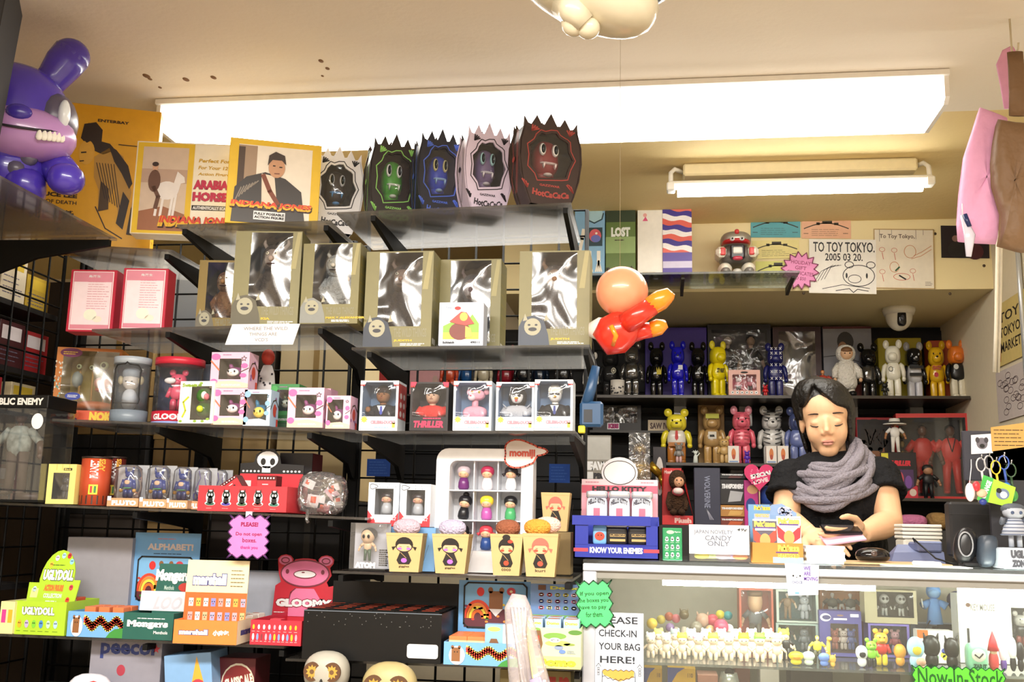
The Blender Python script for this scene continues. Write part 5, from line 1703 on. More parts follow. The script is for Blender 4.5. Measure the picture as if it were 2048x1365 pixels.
def cloudpts(u, v, s):
 return [(u+s*(1+.16*math.cos(3*t))*math.cos(t), v+s*.62*(1+.16*math.cos(3*t))*math.sin(t)) for t in [2*PI*i/26 for i in range(26)]]
def cloud(m, u, v, s, mat, lw):
 m.line(cloudpts(u, v, s), lw, mat, 3, True)
def kokeshi(m, x, y, z, w, h, hair='#2a2024', robe='#b4b8be', skin='#d8a888', buns=False, bun=False):
 m.lathe([(0, 0), (w*.26, 0), (w*.34, h*.1), (w*.32, h*.3), (w*.22, h*.5), (0, h*.52)], C(robe, .3), (x, y, z), 18)
 m.ell((x, y-w*.05, z+h*.65), (w*.33, w*.34, h*.19), C(skin, .35), .9, 18, 11)
 m.ell((x, y+w*.02, z+h*.75), (w*.41, w*.385, h*.235), C(hair, .3), .9, 18, 11)
 for q in (-1, 1):
  m.ell((x+q*w*.13, y-w*.38, z+h*.62), (w*.035, w*.01, h*.008), INK, 1, 6, 4)
  m.ell((x+q*w*.2, y-w*.33, z+h*.57), (w*.06, w*.02, h*.025), C('#e09090'), 1, 8, 5)
  if buns:
   m.tube([(x+q*w*.36, y, z+h*.68), (x+q*w*.5, y, z+h*.6)], [w*.05, w*.12], C(hair, .3), 10)
 if bun:
  m.ell((x, y, z+h*1.0), (w*.2, w*.2, h*.11), C(hair, .3), 1, 14, 8)
X, Y, z, w, h=spot(T4, 722, 872, 1056, .045)
m=MB(); m.box(-w/2, w/2, 0, .09, 0, h, C('#6f9fd0', .4), .001); m.box(-w/2+.01, w/2-.03,-.0006, .001, .0, h*.95, C('#5f90c4'))
blue_top=z+h
solo(m, 'blue_carton', 'flat light blue carton carrying two window boxes with dolls', 'box', (X, Y, z))
DB=Flat(2.465, blue_top)
for px, lb in (((738, 799, 967), 'white and red window box with a dark haired doll, beside the wire upright'), ((801, 862, 970), 'white and red window box with a dark haired doll, beside the white case')):
 carton(DB, px, .0, .06, '#e6edf6', 'doll_window_box', lb, 'white and red doll boxes', art=momb, win=(.22, .82, .26, .86), fill=lambda m, x, y, z, w, h: kokeshi(m, x, y, z, w*.9, h*.9), inner='#8a9098', film=PLAST)
X, Y, z, w, h=spot(T4, 702, 774, 1048,-.005)
r=thing('clear_pack', 'clear pack with a small black haired boy figure in green shorts', 'toy pack', (X, Y, z))
m=MB(); m.box(-w/2, w/2, .04, .043, 0, h, C('#b4b8c2', .4)); m.box(-w/2, w/2, .0, .04, 0, .004, BLK)
m.fr((-w/2, .039, 0)); m.scrib(w*.7, w*.98, .01, h*.45, 8, INK, 1, .003); m.build('backing_card', r)
m=MB(); fig(m,-.006, .02, .022, h*.5, '#e8c39a', '#e8c39a', '#1e4a2a', None, 1.5)
m.ell((-.006, .018, .022+h*.52), (.017, .016, .017), C('#e8c39a', .3), 1, 16, 10)
m.ell((-.004, .024, .022+h*.57), (.02, .017, .015), INK, 1, 16, 9)
for q in (-1, 1):
 m.ell((-.006+q*.006, .0015, .022+h*.52), (.0035, .002, .005), INK, 1, 8, 5)
m.build('boxed_toy', r)
m=MB(); m.box(-w/2, w/2, 0, .001, .004, h, PLAST); m.box(-w/2, w/2, 0, .04, h-.001, h, PLAST)
m.fr((-w/2, 0, 0)); m.text('ATOM', w*.16, w*.72, .006, .02, WHT, 1, bold=.06); m.build('clear_cover', r)
X, Y, z, w, h=spot(T4, 874, 1067, 899, .1)
r=thing('doll_display_case', 'white rounded display case with nine little dolls and a cloud badge', 'display case', (X, Y, z))
def rrect(u0, u1, v0, v1, rd, n=5):
 o=[]
 for cu, cv, a in ((u1-rd, v0+rd,-PI/2), (u1-rd, v1-rd, 0), (u0+rd, v1-rd, PI/2), (u0+rd, v0+rd, PI)):
  for i in range(n+1):
   t=a+PI/2*i/n
   o.append((cu+rd*math.cos(t), cv+rd*math.sin(t)))
 return o
m=MB(); m.fr((-w/2, 0, 0))
m.ringprism(rrect(0, w, 0, h, .03), rrect(w*.14, w*.88, h*.17, h*.9, .018), .07, C('#f0f0f4', .35))
m.box(-w/2+.004, w/2-.004, .07, .074, .004, h-.004, C('#e6e8ee', .4))
m.build('case_frame', r)
m=MB()
iw, ih=w*.74, h*.73
for i in (1, 2):
 xx=-w*.36+iw*i/3
 m.box(xx-.0012, xx+.0012, .012, .068, h*.17, h*.9, C('#dfe2ea', .3))
 zz=h*.17+ih*i/3
 m.box(-w*.36, w*.38, .006, .068, zz-.0015, zz+.0015, C('#e9ebf2', .3))
m.build('divider_grid', r)
dolls=[[('#b8a8b0', '#6a2a6e', 0, 0), ('#a82a4e', '#f0e6ea', 0, 0), ('#2a2228', '#f0f0f2', 1, 0)],
   [('#16141a', '#16161c', 0, 1), ('#f0d43a', '#b85aa8', 0, 0), ('#121216', '#4aa86a', 0, 0)],
   [('#16141a', '#d8304a', 1, 0), ('#d8404e', '#2a4a8a', 1, 0), ('#3a2a26', '#c83a5a', 0, 0)]]
lab=[['purple robe', 'magenta hair', 'white robe and pigtails'], ['black robe and a top bun', 'yellow hair', 'green robe'], ['red robe', 'red hair and a blue robe', 'pink robe']]
for j in range(3):
 for i in range(3):
  hc, rc, bu, bn=dolls[j][i]
  xx=-w*.36+iw*(i+.5)/3
  zz=h*.17+ih*(2-j)/3+.0022
  m=MB()
  kokeshi(m, 0, 0, 0, .042, .062, hc, rc, '#d8b08c', bu, bn)
  solo(m, 'little_doll', 'little doll with '+lab[j][i]+' in the white display case', 'doll', (X+xx, Y+.035, z+zz), ry=.12 if (i, j)==(0, 1) else 0, group='dolls in the white display case')
m=MB(); m.fr((w*.5-.055,-.004, h-.012))
pts=cloudpts(.03, .0, .052)
pts=[(u, v if u<.055 else v*.55+.006) for u, v in pts]
m.prism(pts, .003, C('#dcd0cc', .4)); m.line(pts, .004, C('#c84a34'), 1, True)
m.text('momiji',-.004, .06,-.013, .011, C('#c84a34'), 2, bold=.03)
m.build('cloud_badge', r)
def kraft(px, dy, label, hair, body, accent, word, tails, bun=False, S=T4, lift=0, hh=None):
 X, Y, z, w, h=spot(S, px[0], px[1], px[2], dy)
 h=hh or h
 r=thing('kraft_box', label, 'box', (X, Y, z+lift), 0, 'tapered kraft boxes with a printed doll')
 d=.06
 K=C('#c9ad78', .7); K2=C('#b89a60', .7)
 b=.78
 m=MB()
 vs=[(-w/2*b, .008, 0), (w/2*b, .008, 0), (w/2*b, d-.008, 0), (-w/2*b, d-.008, 0), (-w/2, 0, h), (w/2, 0, h), (w/2, d, h), (-w/2, d, h)]
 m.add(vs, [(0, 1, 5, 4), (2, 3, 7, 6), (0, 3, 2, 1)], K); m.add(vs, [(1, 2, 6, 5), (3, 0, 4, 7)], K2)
 m.add([(x, y, h*.93) for x, y, _ in vs[4:]], [(0, 1, 2, 3)], K2)
 m.fr((-w/2, .004, 0), (1, 0, 0), (0,-.008/h, 1)); m.O=V((-w/2, .0078, 0))
 H, Bd, A, s=C(hair), C(body), C(accent), C('#dcb48c')
 u=w/2
 m.oval(u, h*.7, w*.24, h*.2, H, 1); m.oval(u, h*.64, w*.2, h*.11, s, 2); m.poly([(u-w*.23, h*.72), (u+w*.23, h*.72), (u+w*.12, h*.84), (u-w*.12, h*.84)], H, 3)
 for q in (-1, 1):
  if tails:
   m.poly([(u+q*w*.22, h*.66), (u+q*w*.34, h*.64), (u+q*w*.3, h*.55)], H, 2)
  m.oval(u+q*w*.12, h*.6, w*.06, h*.03, A, 3)
  m.rect(u+q*w*.1-w*.03, u+q*w*.1+w*.03, h*.645, h*.655, INK, 3)
 if bun:
  m.oval(u, h*.92, w*.12, h*.07, H, 2); m.oval(u+w*.12, h*.82, w*.08, h*.04, C('#d0402e'), 4)
 m.poly([(u-w*.1, h*.53), (u+w*.1, h*.53), (u+w*.2, h*.3), (u+w*.14, h*.2), (u-w*.14, h*.2), (u-w*.2, h*.3)], Bd, 2)
 m.oval(u, h*.3, w*.08, h*.06, A, 3)
 m.line([(u-w*.09, h*.5), (u+w*.06, h*.36)], .001, C('#c8a870'), 3)
 m.text(word, w*.36, w*.64, h*.11, h*.17, C('#4a3a28'), 2)
 m.fr((w/2*(b+.12), 0, h*.2), (0, 1, 0), (w*.11/h*1, 0, .5))
 m.line([(d*.4, h*.1), (d*.6, h*.5)], .003, C('#5a3a22'), 3)
 m.build('carton', r)
 return X, Y, z+lift, w, h, d
a=kraft((772, 846, 1068),-.005, 'kraft box printed with a pigtailed doll, beside the clear figure pack', '#1c1614', '#221c1e', '#b06ac8', 'giggles', True)
b=kraft((864, 938, 1070),-.005, 'kraft box printed with a pigtailed doll, before the corner of the white case', '#1c1614', '#221c1e', '#b06ac8', 'giggles', True)
c=kraft((980, 1046, 1070),-.005, 'kraft box printed with a doll wearing a top bun', '#1c1614', '#1c1816', '#d8482e', 'coco', False, True)
d=kraft((1045, 1117, 1069),-.005, 'kraft box printed with a red haired doll, front one at the shelf end', '#d86a5a', '#1c1816', '#d8503a', 'kuri', True)
X, Y, z, w, h=spot(T4, 1084, 1142, 1066, .13)
m=MB(); m.box(-w/2, w/2, 0, .075, 0, h, C('#8a744a', .7), .001)
solo(m, 'brown_carton', 'brown carton standing under the rear kraft box', 'box', (X, Y, z))
kraft((1082, 1140, 987), 0, 'kraft box printed with a red haired doll, at the back on a carton', '#d86a5a', '#1c1816', '#d8503a', 'kuri', True, S=Flat(2.555, z+h))
for (bx, c1, nm, lb, dx) in ((a, '#c8b4c4', 'soft_disc', 'pale lilac cushion disc in the kraft box by the clear figure pack', .0), (b, '#c4bcd8', 'soft_disc', 'lavender cushion disc in the kraft box before the white case', .0),
        (c, '#9a5a3e', 'soft_disc', 'brown cushion disc in the kraft box with the top bun doll', .0), (d, '#eda03a', 'soft_disc', 'orange cushion disc in the kraft box at the shelf end',-.01), (d, '#f0c8bc', 'soft_disc', 'pale pink cushion disc behind the orange one', .012)):
 X, Y, z, w, h, dd=bx
 m=MB(); m.ell((0, 0, 0), (w*.38, .018, .02), C(c1, .9, bump=.6, bscale=200), .9, 18, 9)
 solo(m, nm, lb, 'cushion', (X+dx, Y+(.022 if 'pale pink' not in lb else .042), z+h*.93+.0205+(.006 if 'pale pink' in lb else 0)))
for px, lb in (((733, 781, 919, 953), 'bright blue paper square taped to the wires by the doll boxes'), ((1098, 1140, 929, 966), 'bright blue paper square taped to the wires at the rack end')):
 P, Q=at(px[0], px[3], GRIDY-.012), at(px[1], px[2], GRIDY-.012)
 flat_sign(P, Q, 'blue_card', lb, '#2f63d0', None, lambda m, w, h: m.scrib(w*.1, w*.9, h*.1, h*.9, 5, C('#3f78e0'), 1, .003), cat='card')
r, X, Y, z, w, h=tray(T5, (608, 884, 1226),-.03, .22, BLK, 'black_tray', 'big black counter tray packed with small black boxes', header=1164, hcol=BLK, rz=.0,
  art=lambda m, w, h: (m.poly(rrect(w*.76, w*.98, h*.1, h*.38, .006), WHT, 1), [m.oval(w*R.uniform(.03, .95), h*R.uniform(.7, .97), .0012, .0012, C('#5a5a58'), 1) for _ in range(34)], m.rect(0, w, h*.985, h, C('#6a7480'), 1)))
def ortop(m, w, d):
 m.rect(w*.15, w*.75, d*.2, d*.5, C('#e0583a'), 2)
small_boxes(r, X, Y, z, [-w/2+.03+.053*i for i in range(6)], [.012+.04*j for j in range(5)], .053, .038, h*1.0, BLK, 'small black box with an orange label in the black tray', 'boxes in the big black tray', name='small_black_box', topart=ortop)
def care(m, w, h, top):
 art_panel(m, w*.08, w*.95, top*.38, top*.97)
r, X, Y, z, w, h=tray(T5, (888, 1042, 1288),-.04, .17, LB_, 'counter_display', 'light blue counter display with a rainbow band, beside the black tray', art=rainbow, header=1162, hart=care)
small_boxes(r, X, Y, z, [-w*.34,-w*.1], [.02+.03*i for i in range(4)], .042, .026, h*1.15, '#e8824a', 'orange foil box in the rainbow counter display', 'orange boxes in the rainbow display', name='orange_packet', art=lambda m, w, h: m.rect(0, w, h*.75, h*.85, C('#f0c8a0'), 1))
def monster_pack(m, w, h):
 m.rect(0, w, 0, h*.3, C('#6aa84a'), 1)
 m.oval(w*.5, h*.88, w*.36, h*.06, C('#e8dc6a'), 1)
 m.poly([(w*.25, h*.05), (w*.75, h*.05), (w*.8, h*.5), (w*.66, h*.64), (w*.34, h*.64), (w*.22, h*.5)], C('#7a5232'), 2)
 m.rect(w*.34, w*.68, h*.26, h*.44, C('#d8586a'), 3)
for i, (xx, c2, lb) in enumerate(((w*.14, '#8ab8e4', 'light blue box with a brown creature in the rainbow counter display'), (w*.37, '#d8e4ee', 'pale box with a red mark in the rainbow counter display'))):
 m=MB(); m.box(-.021, .021, 0, .03, 0, h*1.75, C(c2, .4), .001); fr_front(m, .042)
 (monster_pack if i==0 else (lambda m, w, h: m.oval(w*.5, h*.3, w*.3, h*.16, C('#d8404a'), 1)))(m, .042, h*1.75)
 solo(m, 'toy_box', lb, 'box', (X+xx, Y+.01, z+.003))
def dom_front(m, w, h):
 m.rect(0, w, 0, h*.3, C('#d6d88a'), 1)
 for u, v, ru, rv, c in ((.55, .8, .2, .08, '#7aa84a'), (.9, .9, .12, .06, '#5a8a3a'), (.2, .95, .1, .05, '#7aa84a'), (.6, .62, .22, .07, '#b8c86a'), (.62, .52, .08, .06, '#8a9ab8'), (.8, .6, .1, .03, '#8aa04a')):
  m.oval(w*u, h*v, w*ru, h*rv, C(c), 2)
 m.poly([(w*.12, h*.3), (w*.28, h*.3), (w*.34, h*.6), (w*.3, h*.93), (w*.1, h*.93), (w*.06, h*.5)], C('#7a5632'), 4)
 m.rect(w*.12, w*.28, h*.62, h*.8, C('#c8402a'), 5)
 m.oval(w*.55, h*.7, w*.1, h*.06, WHT, 4); m.text('C-1', w*.49, w*.61, h*.675, h*.725, INK, 5)
 m.text('Domo', w*.22, w*.92, h*.06, h*.26, C('#e8d838'), 5, bold=.06)
 m.oval(w*.68, h*.42, w*.06, h*.05, C('#6a8ad0'), 4); m.scrib(w*.76, w*.92, h*.37, h*.46, 3, C('#8a9ab8'), 4)
def dom_h(m, w, h, top):
 m.rect(0, w, h, top*.72, C('#5f7fae'), 1); m.rect(0, w, h, h+(top-h)*.2, C('#6a9a4a'), 2)
 for j in range(3):
  for i in range(5):
   c=['#a04a2a', '#c83a3a', '#a8a83a', '#d8c83a', '#e0a0a0', '#3a4a9a', '#c8a08a', '#8a2a5a', '#6a6aa8', '#c86a8a', '#d86a7a', '#d8d89a', '#d8a0b0', '#7a9a3a', '#1a1a1c'][j*5+i]
   u, v=w*(.2+.15*i), top*(.86-.085*j)
   m.oval(u, v, w*.05, top*.025, C(c), 3); m.rect(u-w*.03, u+w*.03, v-top*.02, v+top*.02, C(c), 3); m.rect(u-w*.02, u+w*.02, v-top*.006, v+top*.004, WHT, 4)
 m.text('Domo', w*.36, w*.92, top*.93, top*.975, C('#c8c84a'), 3, bold=.04)
 m.rect(w*.14, w*.28, top*.92, top*.985, C('#6a4228'), 3)
r, X, Y, z, w, h=tray(T5, (1047, 1162, 1258),-.045, .13, '#d9deb0', 'counter_display', 'tall green and yellow counter display at the rack end by the glass counter', art=dom_front, header=1169, hcol='#6a8ab8', hart=dom_h)
small_boxes(r, X, Y, z, [-w*.32, 0, w*.32], [.02, .07], .036, .04, h*1.16, '#a8c8e4', 'light blue carton in the display at the rack end', 'cartons in the rack end display', name='small_blue_box', art=lambda m, w, h: m.text('Domo', w*.1, w*.9, h*.88, h*.95, C('#c8c84a'), 1, bold=.04), topart=lambda m, w, d: m.oval(w/2, d/2, w*.4, d*.3, C('#d8784a'), 1))
S6=Flat(2.5, at(400, 1420, 2.5).z)
BASE=at(400, 1428, 2.42).z
m=MB(); m.box(gl+.03, gr, 2.28, 2.78, 0, BASE, C('#1a1818', .6), .004)
solo(m, 'base_cabinet', 'low black base cabinet under the wire racks', 'cabinet')
S6=Flat(2.46, BASE)
X, Y, z, w, h=spot(S6, 184, 326, 1273, .0)
m=MB(); m.box(-w/2, w/2, 0, .12, 0, h, C('#8e8c98', .5), .001); fr_front(m, w)
m.text('peecol', w*.14, w*.9, h*.66, h*.95, C('#2a3a7a'), 1, bold=.02); m.oval(w*.45, h*.5, w*.06, h*.08, C('#a83a4a'), 1); m.poly(star(w*.92, h*.82, w*.06), C('#b83a4a'), 1)
solo(m, 'grey_box', 'grey box lettered in blue below the rainbow display', 'box', (X, Y, z))
X, Y, z, w, h=spot(S6, 340, 434, 1310,-.03)
m=MB(); m.box(-w/2, w/2, 0, .1, 0, h, C('#7ea8d4', .4), .001); fr_front(m, w); m.poly([(w*.55, h*.4), (w*.7, h*.95), (w*.85, h*.4)], C('#e0a83a'), 1); m.oval(w*.7, h*.3, w*.2, h*.25, C('#b83a4a'), 2)
solo(m, 'sky_blue_box', 'sky blue box with an orange cone below the orange display', 'box', (X, Y, z), ry=-.12)
X, Y, z, w, h=spot(S6, 438, 512, 1318, .02)
m=MB(); m.box(-w/2, w/2, 0, .1, 0, h, C('#5a1620', .4), .001); fr_front(m, w); m.oval(w*.55, h*.5, w*.45, h*.4, C('#d8d0b8'), 1); m.oval(w*.55, h*.5, w*.42, h*.36, C('#8a2a2a'), 2); m.text('CLASSIC ALE', w*.2, w*.95, h*.45, h*.65, C('#efe6d0'), 3, bold=.04, rot=.25)
solo(m, 'burgundy_box', 'burgundy box with a slanted cream badge', 'box', (X, Y, z))
X, Y, z, w, h=spot(S6, 140, 225, 1345,-.06)
m=MB(); m.ell((0, 0, h*.45), (w*.5, .03, h*.5), C('#e0dee8', .2), .8, 16, 9); m.ell((w*.2,-.025, h*.5), (w*.2, .012, h*.3), C('#d0382e', .3), 1, 12, 7)
solo(m, 'shiny_bag', 'shiny white and red foil bag at the foot of the rack', 'bag', (X, Y, z))
def skullface(px, lb, c, dy):
 X, Y, z, w, h=spot(S6, px[0], px[1], px[2], dy)
 r=thing('skull_box', lb, 'toy', (X, Y+.04, z), 0, 'pale skulls with patterned eye discs')
 m=MB(); m.ell((0, 0, w*.45+h-w*.9), (w*.5, .04, w*.45), C(c, .5), .85, 26, 15); m.build('skull', r)
 zc=h-w*.4
 for q in (-1, 1):
  m=MB(); m.M=MX.Translation((q*w*.22,-.038, zc))
  m.fr((0, 0, 0)); m.prism([(w*.19*math.cos(t), w*.2*math.sin(t)) for t in [2*PI*i/24 for i in range(24)]], .006, C('#5a3a22'))
  m.poly([(w*(.14 if i%2 else .09)*math.cos(PI*i/10), w*(.15 if i%2 else .1)*math.sin(PI*i/10)) for i in range(20)], C('#b8923a'), 1)
  m.oval(0, 0, w*.05, w*.05, C('#6a4a2a'), 2); m.build('eye_disc', r)
 m=MB(); m.ell((0,-.04, zc-w*.2), (w*.03, .006, w*.06), INK, 1, 10, 6); m.build('nose', r)
 if px[0]<650:
  m=MB(); m.box(-w*.18, w*.2,-.05,-.047, zc-w*.42, zc-w*.26, C('#dfe2ea')); m.build('price_card', r)
skullface((600, 690, 1308), 'pale grey skull with sunburst eye discs under the black tray corner', '#a8a498',-.15)
skullface((717, 828, 1330), 'yellowish skull with sunburst eye discs under the middle of the black tray', '#b0a070',-.15)
X, Y, z, w, h=spot(S6, 1000, 1142, 1343, .01)
m=MB(); m.box(-w/2, w/2, 0, .1, 0, h, C('#8a7a4a', .5), .001); fr_front(m, w); m.text('GENIUS', w*.3, w*.98, h*.3, h*.9, C('#a8302a'), 1, bold=.06)
solo(m, 'tan_box', 'tan box with red lettering under the rack end display', 'box', (X, Y, z))
p=at(1040, 1190, 1.75)
r=thing('plastic_roll', 'tall twisted roll of clear wrapped plastic standing before the rack', 'plastic wrap', (p.x, 1.75, 0))
PW=clear('wrap_plastic', (.97, .94, .93), .3, .05, .15, .8, 22, hcol=(.7, .64, .68))
top=p.z
m=MB()
pts=[(.04, 0, 0), (.035, 0, top-.3), (.022, 0, top-.16), (.006, 0, top-.08), (-.004, 0, top-.02), (-.002, .0, top+.0)]
m.tube(pts, [.06, .055, .036, .028, .022, .012], PW, 20, flat=.45)
for i in range(5):
 m.tube([(.04+.01*math.sin(i),-.02, top-.3+.02*i), (.01,-.016, top-.14+.02*i), (-.012+.006*i,-.012, top-.02)], [.006, .004, .003], PW, 6)
m.build('wrap', r)
m=MB(); m.tube([(.035, .0, .002), (.03, 0, top-.2), (.0, 0, top-.03)], [.022, .02, .012], C('#c9b568', .4), 12); m.build('inner_roll', r)
m=MB(); m.tube([(.055,-.01, 0), (.07,-.02, top-.26), (.03,-.022, top-.13)], [.03, .024, .01], clear('wrap_violet', (.9, .88, .97), .4, .05, .15, hcol=(.6, .5, .72)), 12); m.build('loose_fold', r)
CY0, CY1=2.45, 2.97
ctop=at(1500, 1128, CY0).z
cx0, cx1=at(1166, 1140, CY0).x, RX+.2
r=thing('glass_counter', 'long glass shop counter with a white rim and a lit strip inside', 'counter', (0, 0, 0))
ALU=C('#c9cdd8', .35, metal=.2); GRY=C('#8f8d86', .5)
m=MB(); m.box(cx0, cx1, CY0, CY1, ctop-.008, ctop, GLASS); m.build('top_pane', r)
zb=at(1500, 1151, CY0).z
m=MB()
m.box(cx0, cx1, CY0-.006, CY0+.03, zb, ctop-.0085, ALU, .002)
m.box(cx0, cx0+.03, CY0+.03, CY1, zb, ctop-.0085, ALU)
m.box(cx0, cx1, CY1-.03, CY1, zb, ctop-.0085, ALU)
m.build('rim', r)
m=MB(); m.box(cx0, cx1, CY0+.002, CY0+.02, zb-.016, zb, GRY); m.build('lower_trim', r)
m=MB(); m.box(cx0, cx0+.032, CY0-.004, CY0+.03, 0, zb, ALU, .003); m.build('corner_post', r)
m=MB(); m.box(cx0+.032, cx1, CY0+.004, CY0+.009, .12, zb-.016, GLASS); m.build('front_pane', r)
SHZ=at(1500, 1333, CY0+.03).z
m=MB(); m.box(cx0+.006, cx1, CY0+.03, CY1-.02, SHZ-.006, SHZ, clear('shelf_glass', (.92, .97, .94), .08, .05, .03)); m.build('shelf_panel', r)
m=MB(); m.box(cx0, cx1, CY1-.012, CY1, 0, zb, C('#b9b2a2', .6)); m.build('back_panel', r)
m=MB(); m.box(cx0, cx1, CY0+.0, CY1, 0, .12, C('#3a3634', .6)); m.build('plinth', r)
m=MB(); m.box(cx0+.006, cx1, CY0+.02, CY1-.02, .12, .13, C('#5a5650', .6)); m.build('case_floor', r)
m=MB()
q0, q1=at(1325, 1168, CY0+.05).x, at(1748, 1168, CY0+.05).x
q2=at(1915, 1168, CY0+.05).x
cs=emit('lit_strip', (1, .97, .88), CASE_POWER)
m.box(q0, q1, CY0+.035, CY0+.055, zb-.03, zb-.017, cs); m.box(q2, cx1-.05, CY0+.035, CY0+.055, zb-.03, zb-.017, cs)
m.build('light_strip', r)
CT=Flat(CY0+.04, ctop)
def kye(m, w, h):
 bl=C('#1f2f9a', .35)
 m.rect(0, w, h*.16, h*.24, C('#d03a4a'), 1)
 m.rect(w*.17, w*.82, h*.1, h*.3, bl, 2)
 m.text('KNOW YOUR ENEMIES', w*.19, w*.81, h*.13, h*.27, WHT, 3, bold=.03)
X, Y, z, w, h=spot(CT, 1148, 1318, 1034,-.01)
r=thing('counter_display', 'dark blue open fronted display with three tins at the counter end', 'display box', (X, Y, z))
bl=C('#1f2f9a', .35)
m=MB()
m.box(-w/2, w/2, 0, .003, 0, h*.34, bl); m.box(-w/2,-w*.33, 0, .003, h*.34, h*.78, bl); m.box(w*.35, w/2, 0, .003, h*.34, h*.78, bl)
m.box(-w/2-.004, w/2-.02,-.004, .01, h*.78, h, bl)
m.box(-w/2, w/2, .09, .093, 0, h, bl); m.box(-w/2,-w/2+.003, 0, .09, 0, h*.9, bl); m.box(w/2-.003, w/2, 0, .09, 0, h*.9, bl)
m.box(-w/2, w/2, 0, .09, 0, .003, bl); m.box(-w/2, w/2, 0, .09, h*.32, h*.325, bl)
fr_front(m, w); kye(m, w, h)
m.build('tray', r)
def tin(x, y, z, w, d, h, col, label, grp, art=None, name='mint_tin', lidc='#b8bcc4'):
 r=thing(name, label, 'tin', (x, y, z), 0, grp)
 m=MB(); m.ell((0, d/2, h*.46), (w/2, d/2, h*.46), C(col, .3), .25, 24, 9)
 m.fr((-w/2,-.001, 0))
 if art:
  art(m, w, h)
 m.build('tin_body', r)
 m=MB(); m.ell((0, d/2, h*.95), (w/2*1.03, d/2*1.03, h*.06), C(lidc, .25, metal=.6), .3, 24, 7); m.build('lid', r)
zz=z+h*.325
DKT=lambda m, w, h: (m.rect(w*.2, w*.9, h*.18, h*.55, C('#c8a86a'), 1), m.rect(w*.2, w*.9, h*.3, h*.42, INK, 2), m.text('FUSION', w*.22, w*.88, h*.45, h*.54, C('#3a2a1a'), 3, bold=.04))
tin(X-w*.2, Y+.02, zz, .034, .04, h*.5, '#7ab4e6', 'light blue tin with a red fruit in the dark blue display', 'tins in the dark blue display', lambda m, w, h: (m.oval(w*.5, h*.4, w*.35, h*.2, C('#d8402a'), 1), m.oval(w*.4, h*.44, w*.05, h*.03, INK, 2), m.oval(w*.62, h*.44, w*.05, h*.03, INK, 2)))
tin(X+.0, Y+.02, zz, .052, .04, h*.46, '#1e1a1c', 'black tin with a gold label, the middle one in the dark blue display', 'tins in the dark blue display', DKT)
tin(X+w*.25, Y+.02, zz, .048, .04, h*.47, '#1e1a1c', 'black tin with a gold label at the edge of the dark blue display', 'tins in the dark blue display', DKT)
kx, kz=X, z+h
def hk_head(w, h, t):
 o=[(0, h), (w, h), (w, t*.78), (w*.74, t*.78)]
 for i in range(17):
  a=-.45+(PI+.9)*i/16
  o.append((w*.5+w*.24*math.cos(a), t*.85+t*.16*math.sin(a)))
 return o+[(w*.26, t*.78), (0, t*.78)]
def hk_art(m, w, h, t):
 m.rect(0, w, h, t*.72, C('#e0607a'), 1); m.rect(0, w, t*.72, t*.78, C('#f0d4dc'), 1)
 m.rect(0, w, h*1.0, t*.64, C('#efa8b8'), 2)
 m.oval(w*.5, t*.85, w*.215, t*.125, WHT, 3, 26); m.ring(w*.5, t*.85, w*.215, t*.125, w*.01, C('#3a3236'), 4, 26)
 m.text('HELLO KITTY', w*.14, w*.86, t*.655, t*.71, C('#2a2024'), 4, bold=.05)
 m.scrib(w*.05, w*.24, t*.74, t*.76, 1, C('#d890a0'), 3, .003); m.scrib(w*.78, w*.97, t*.74, t*.76, 1, C('#d890a0'), 3, .003)
 m.text('BANDAGES', w*.7, w*.98, t*.02, t*.06, C('#c86a80'), 3)
CTK=Flat(CY0+.15, ctop)
r, X, Y, z, w, h=tray(CTK, (1158, 1316, 1052), .0, .09, '#d8506c', 'counter_display', 'pink counter display with three white tins under a white oval header', header=917, hcol='#e4e0e6', hart=hk_art, hshape=hk_head,
  art=lambda m, w, h: m.text('BANDAGES', w*.7, w*.98, h*.4, h*.6, WHT, 1))
for i, nm in enumerate(('by the wire rack', 'in the middle', 'toward the plush monkey')):
 tin(X-w*.28+w*.29*i, Y+.015, z+.003, w*.27, .05, at(1240, 986, Y).z-z, '#dfe3ee', 'white tin with a red and blue print, '+nm+' of the pink display', 'white tins in the pink display',
  lambda m, w, h: (m.rect(w*.1, w*.9, h*.08, h*.35, C('#d8506c'), 1), m.oval(w*.5, h*.3, w*.32, h*.14, WHT, 2), m.oval(w*.5, h*.38, w*.12, h*.07, C('#8a98d0'), 3), m.rect(w*.35, w*.65, h*.62, h*.74, C('#e0708a'), 2),
       m.text('HELLO KITTY', w*.1, w*.9, h*.78, h*.86, C('#3a3a4a'), 2, bold=.03, arc=h*.04)), lidc='#cfd2da')
def gcard(m, w, h):
 m.oval(w*.4, h*.87, w*.2, h*.06, C('#a8c8b0'), 1); m.text('Figures', w*.62, w*.92, h*.85, h*.9, WHT, 1)
 for j in range(3):
  for i in range(3):
   m.oval(w*(.22+.28*i), h*(.68-.24*j), w*.07, h*.05, WHT, 1); m.oval(w*(.22+.28*i), h*(.63-.24*j), w*.09, h*.04, WHT, 1)
   m.scrib(w*(.12+.28*i), w*(.32+.28*i), h*(.54-.24*j), h*(.57-.24*j), 1, C('#cfe0d4'), 1, .001)
carton(CT, (1325, 1364, 1058), .0, .03, '#1e8a52', 'card_box', 'green card box with white icons on the counter', art=gcard)
X, Y, z, w, h=spot(CT, 1378, 1500, 1052, .0)
r=thing('acrylic_tray', 'clear tray with a handwritten white sheet in front and sweets inside', 'tray', (X, Y, z))
m=MB()
m.box(-w/2, w/2, 0, .002, 0, h*.95, PLAST); m.box(-w/2, w/2, .1, .102, 0, h, PLAST); m.box(-w/2,-w/2+.002, 0, .1, 0, h, PLAST); m.box(w/2-.002, w/2, 0, .1, 0, h, PLAST)
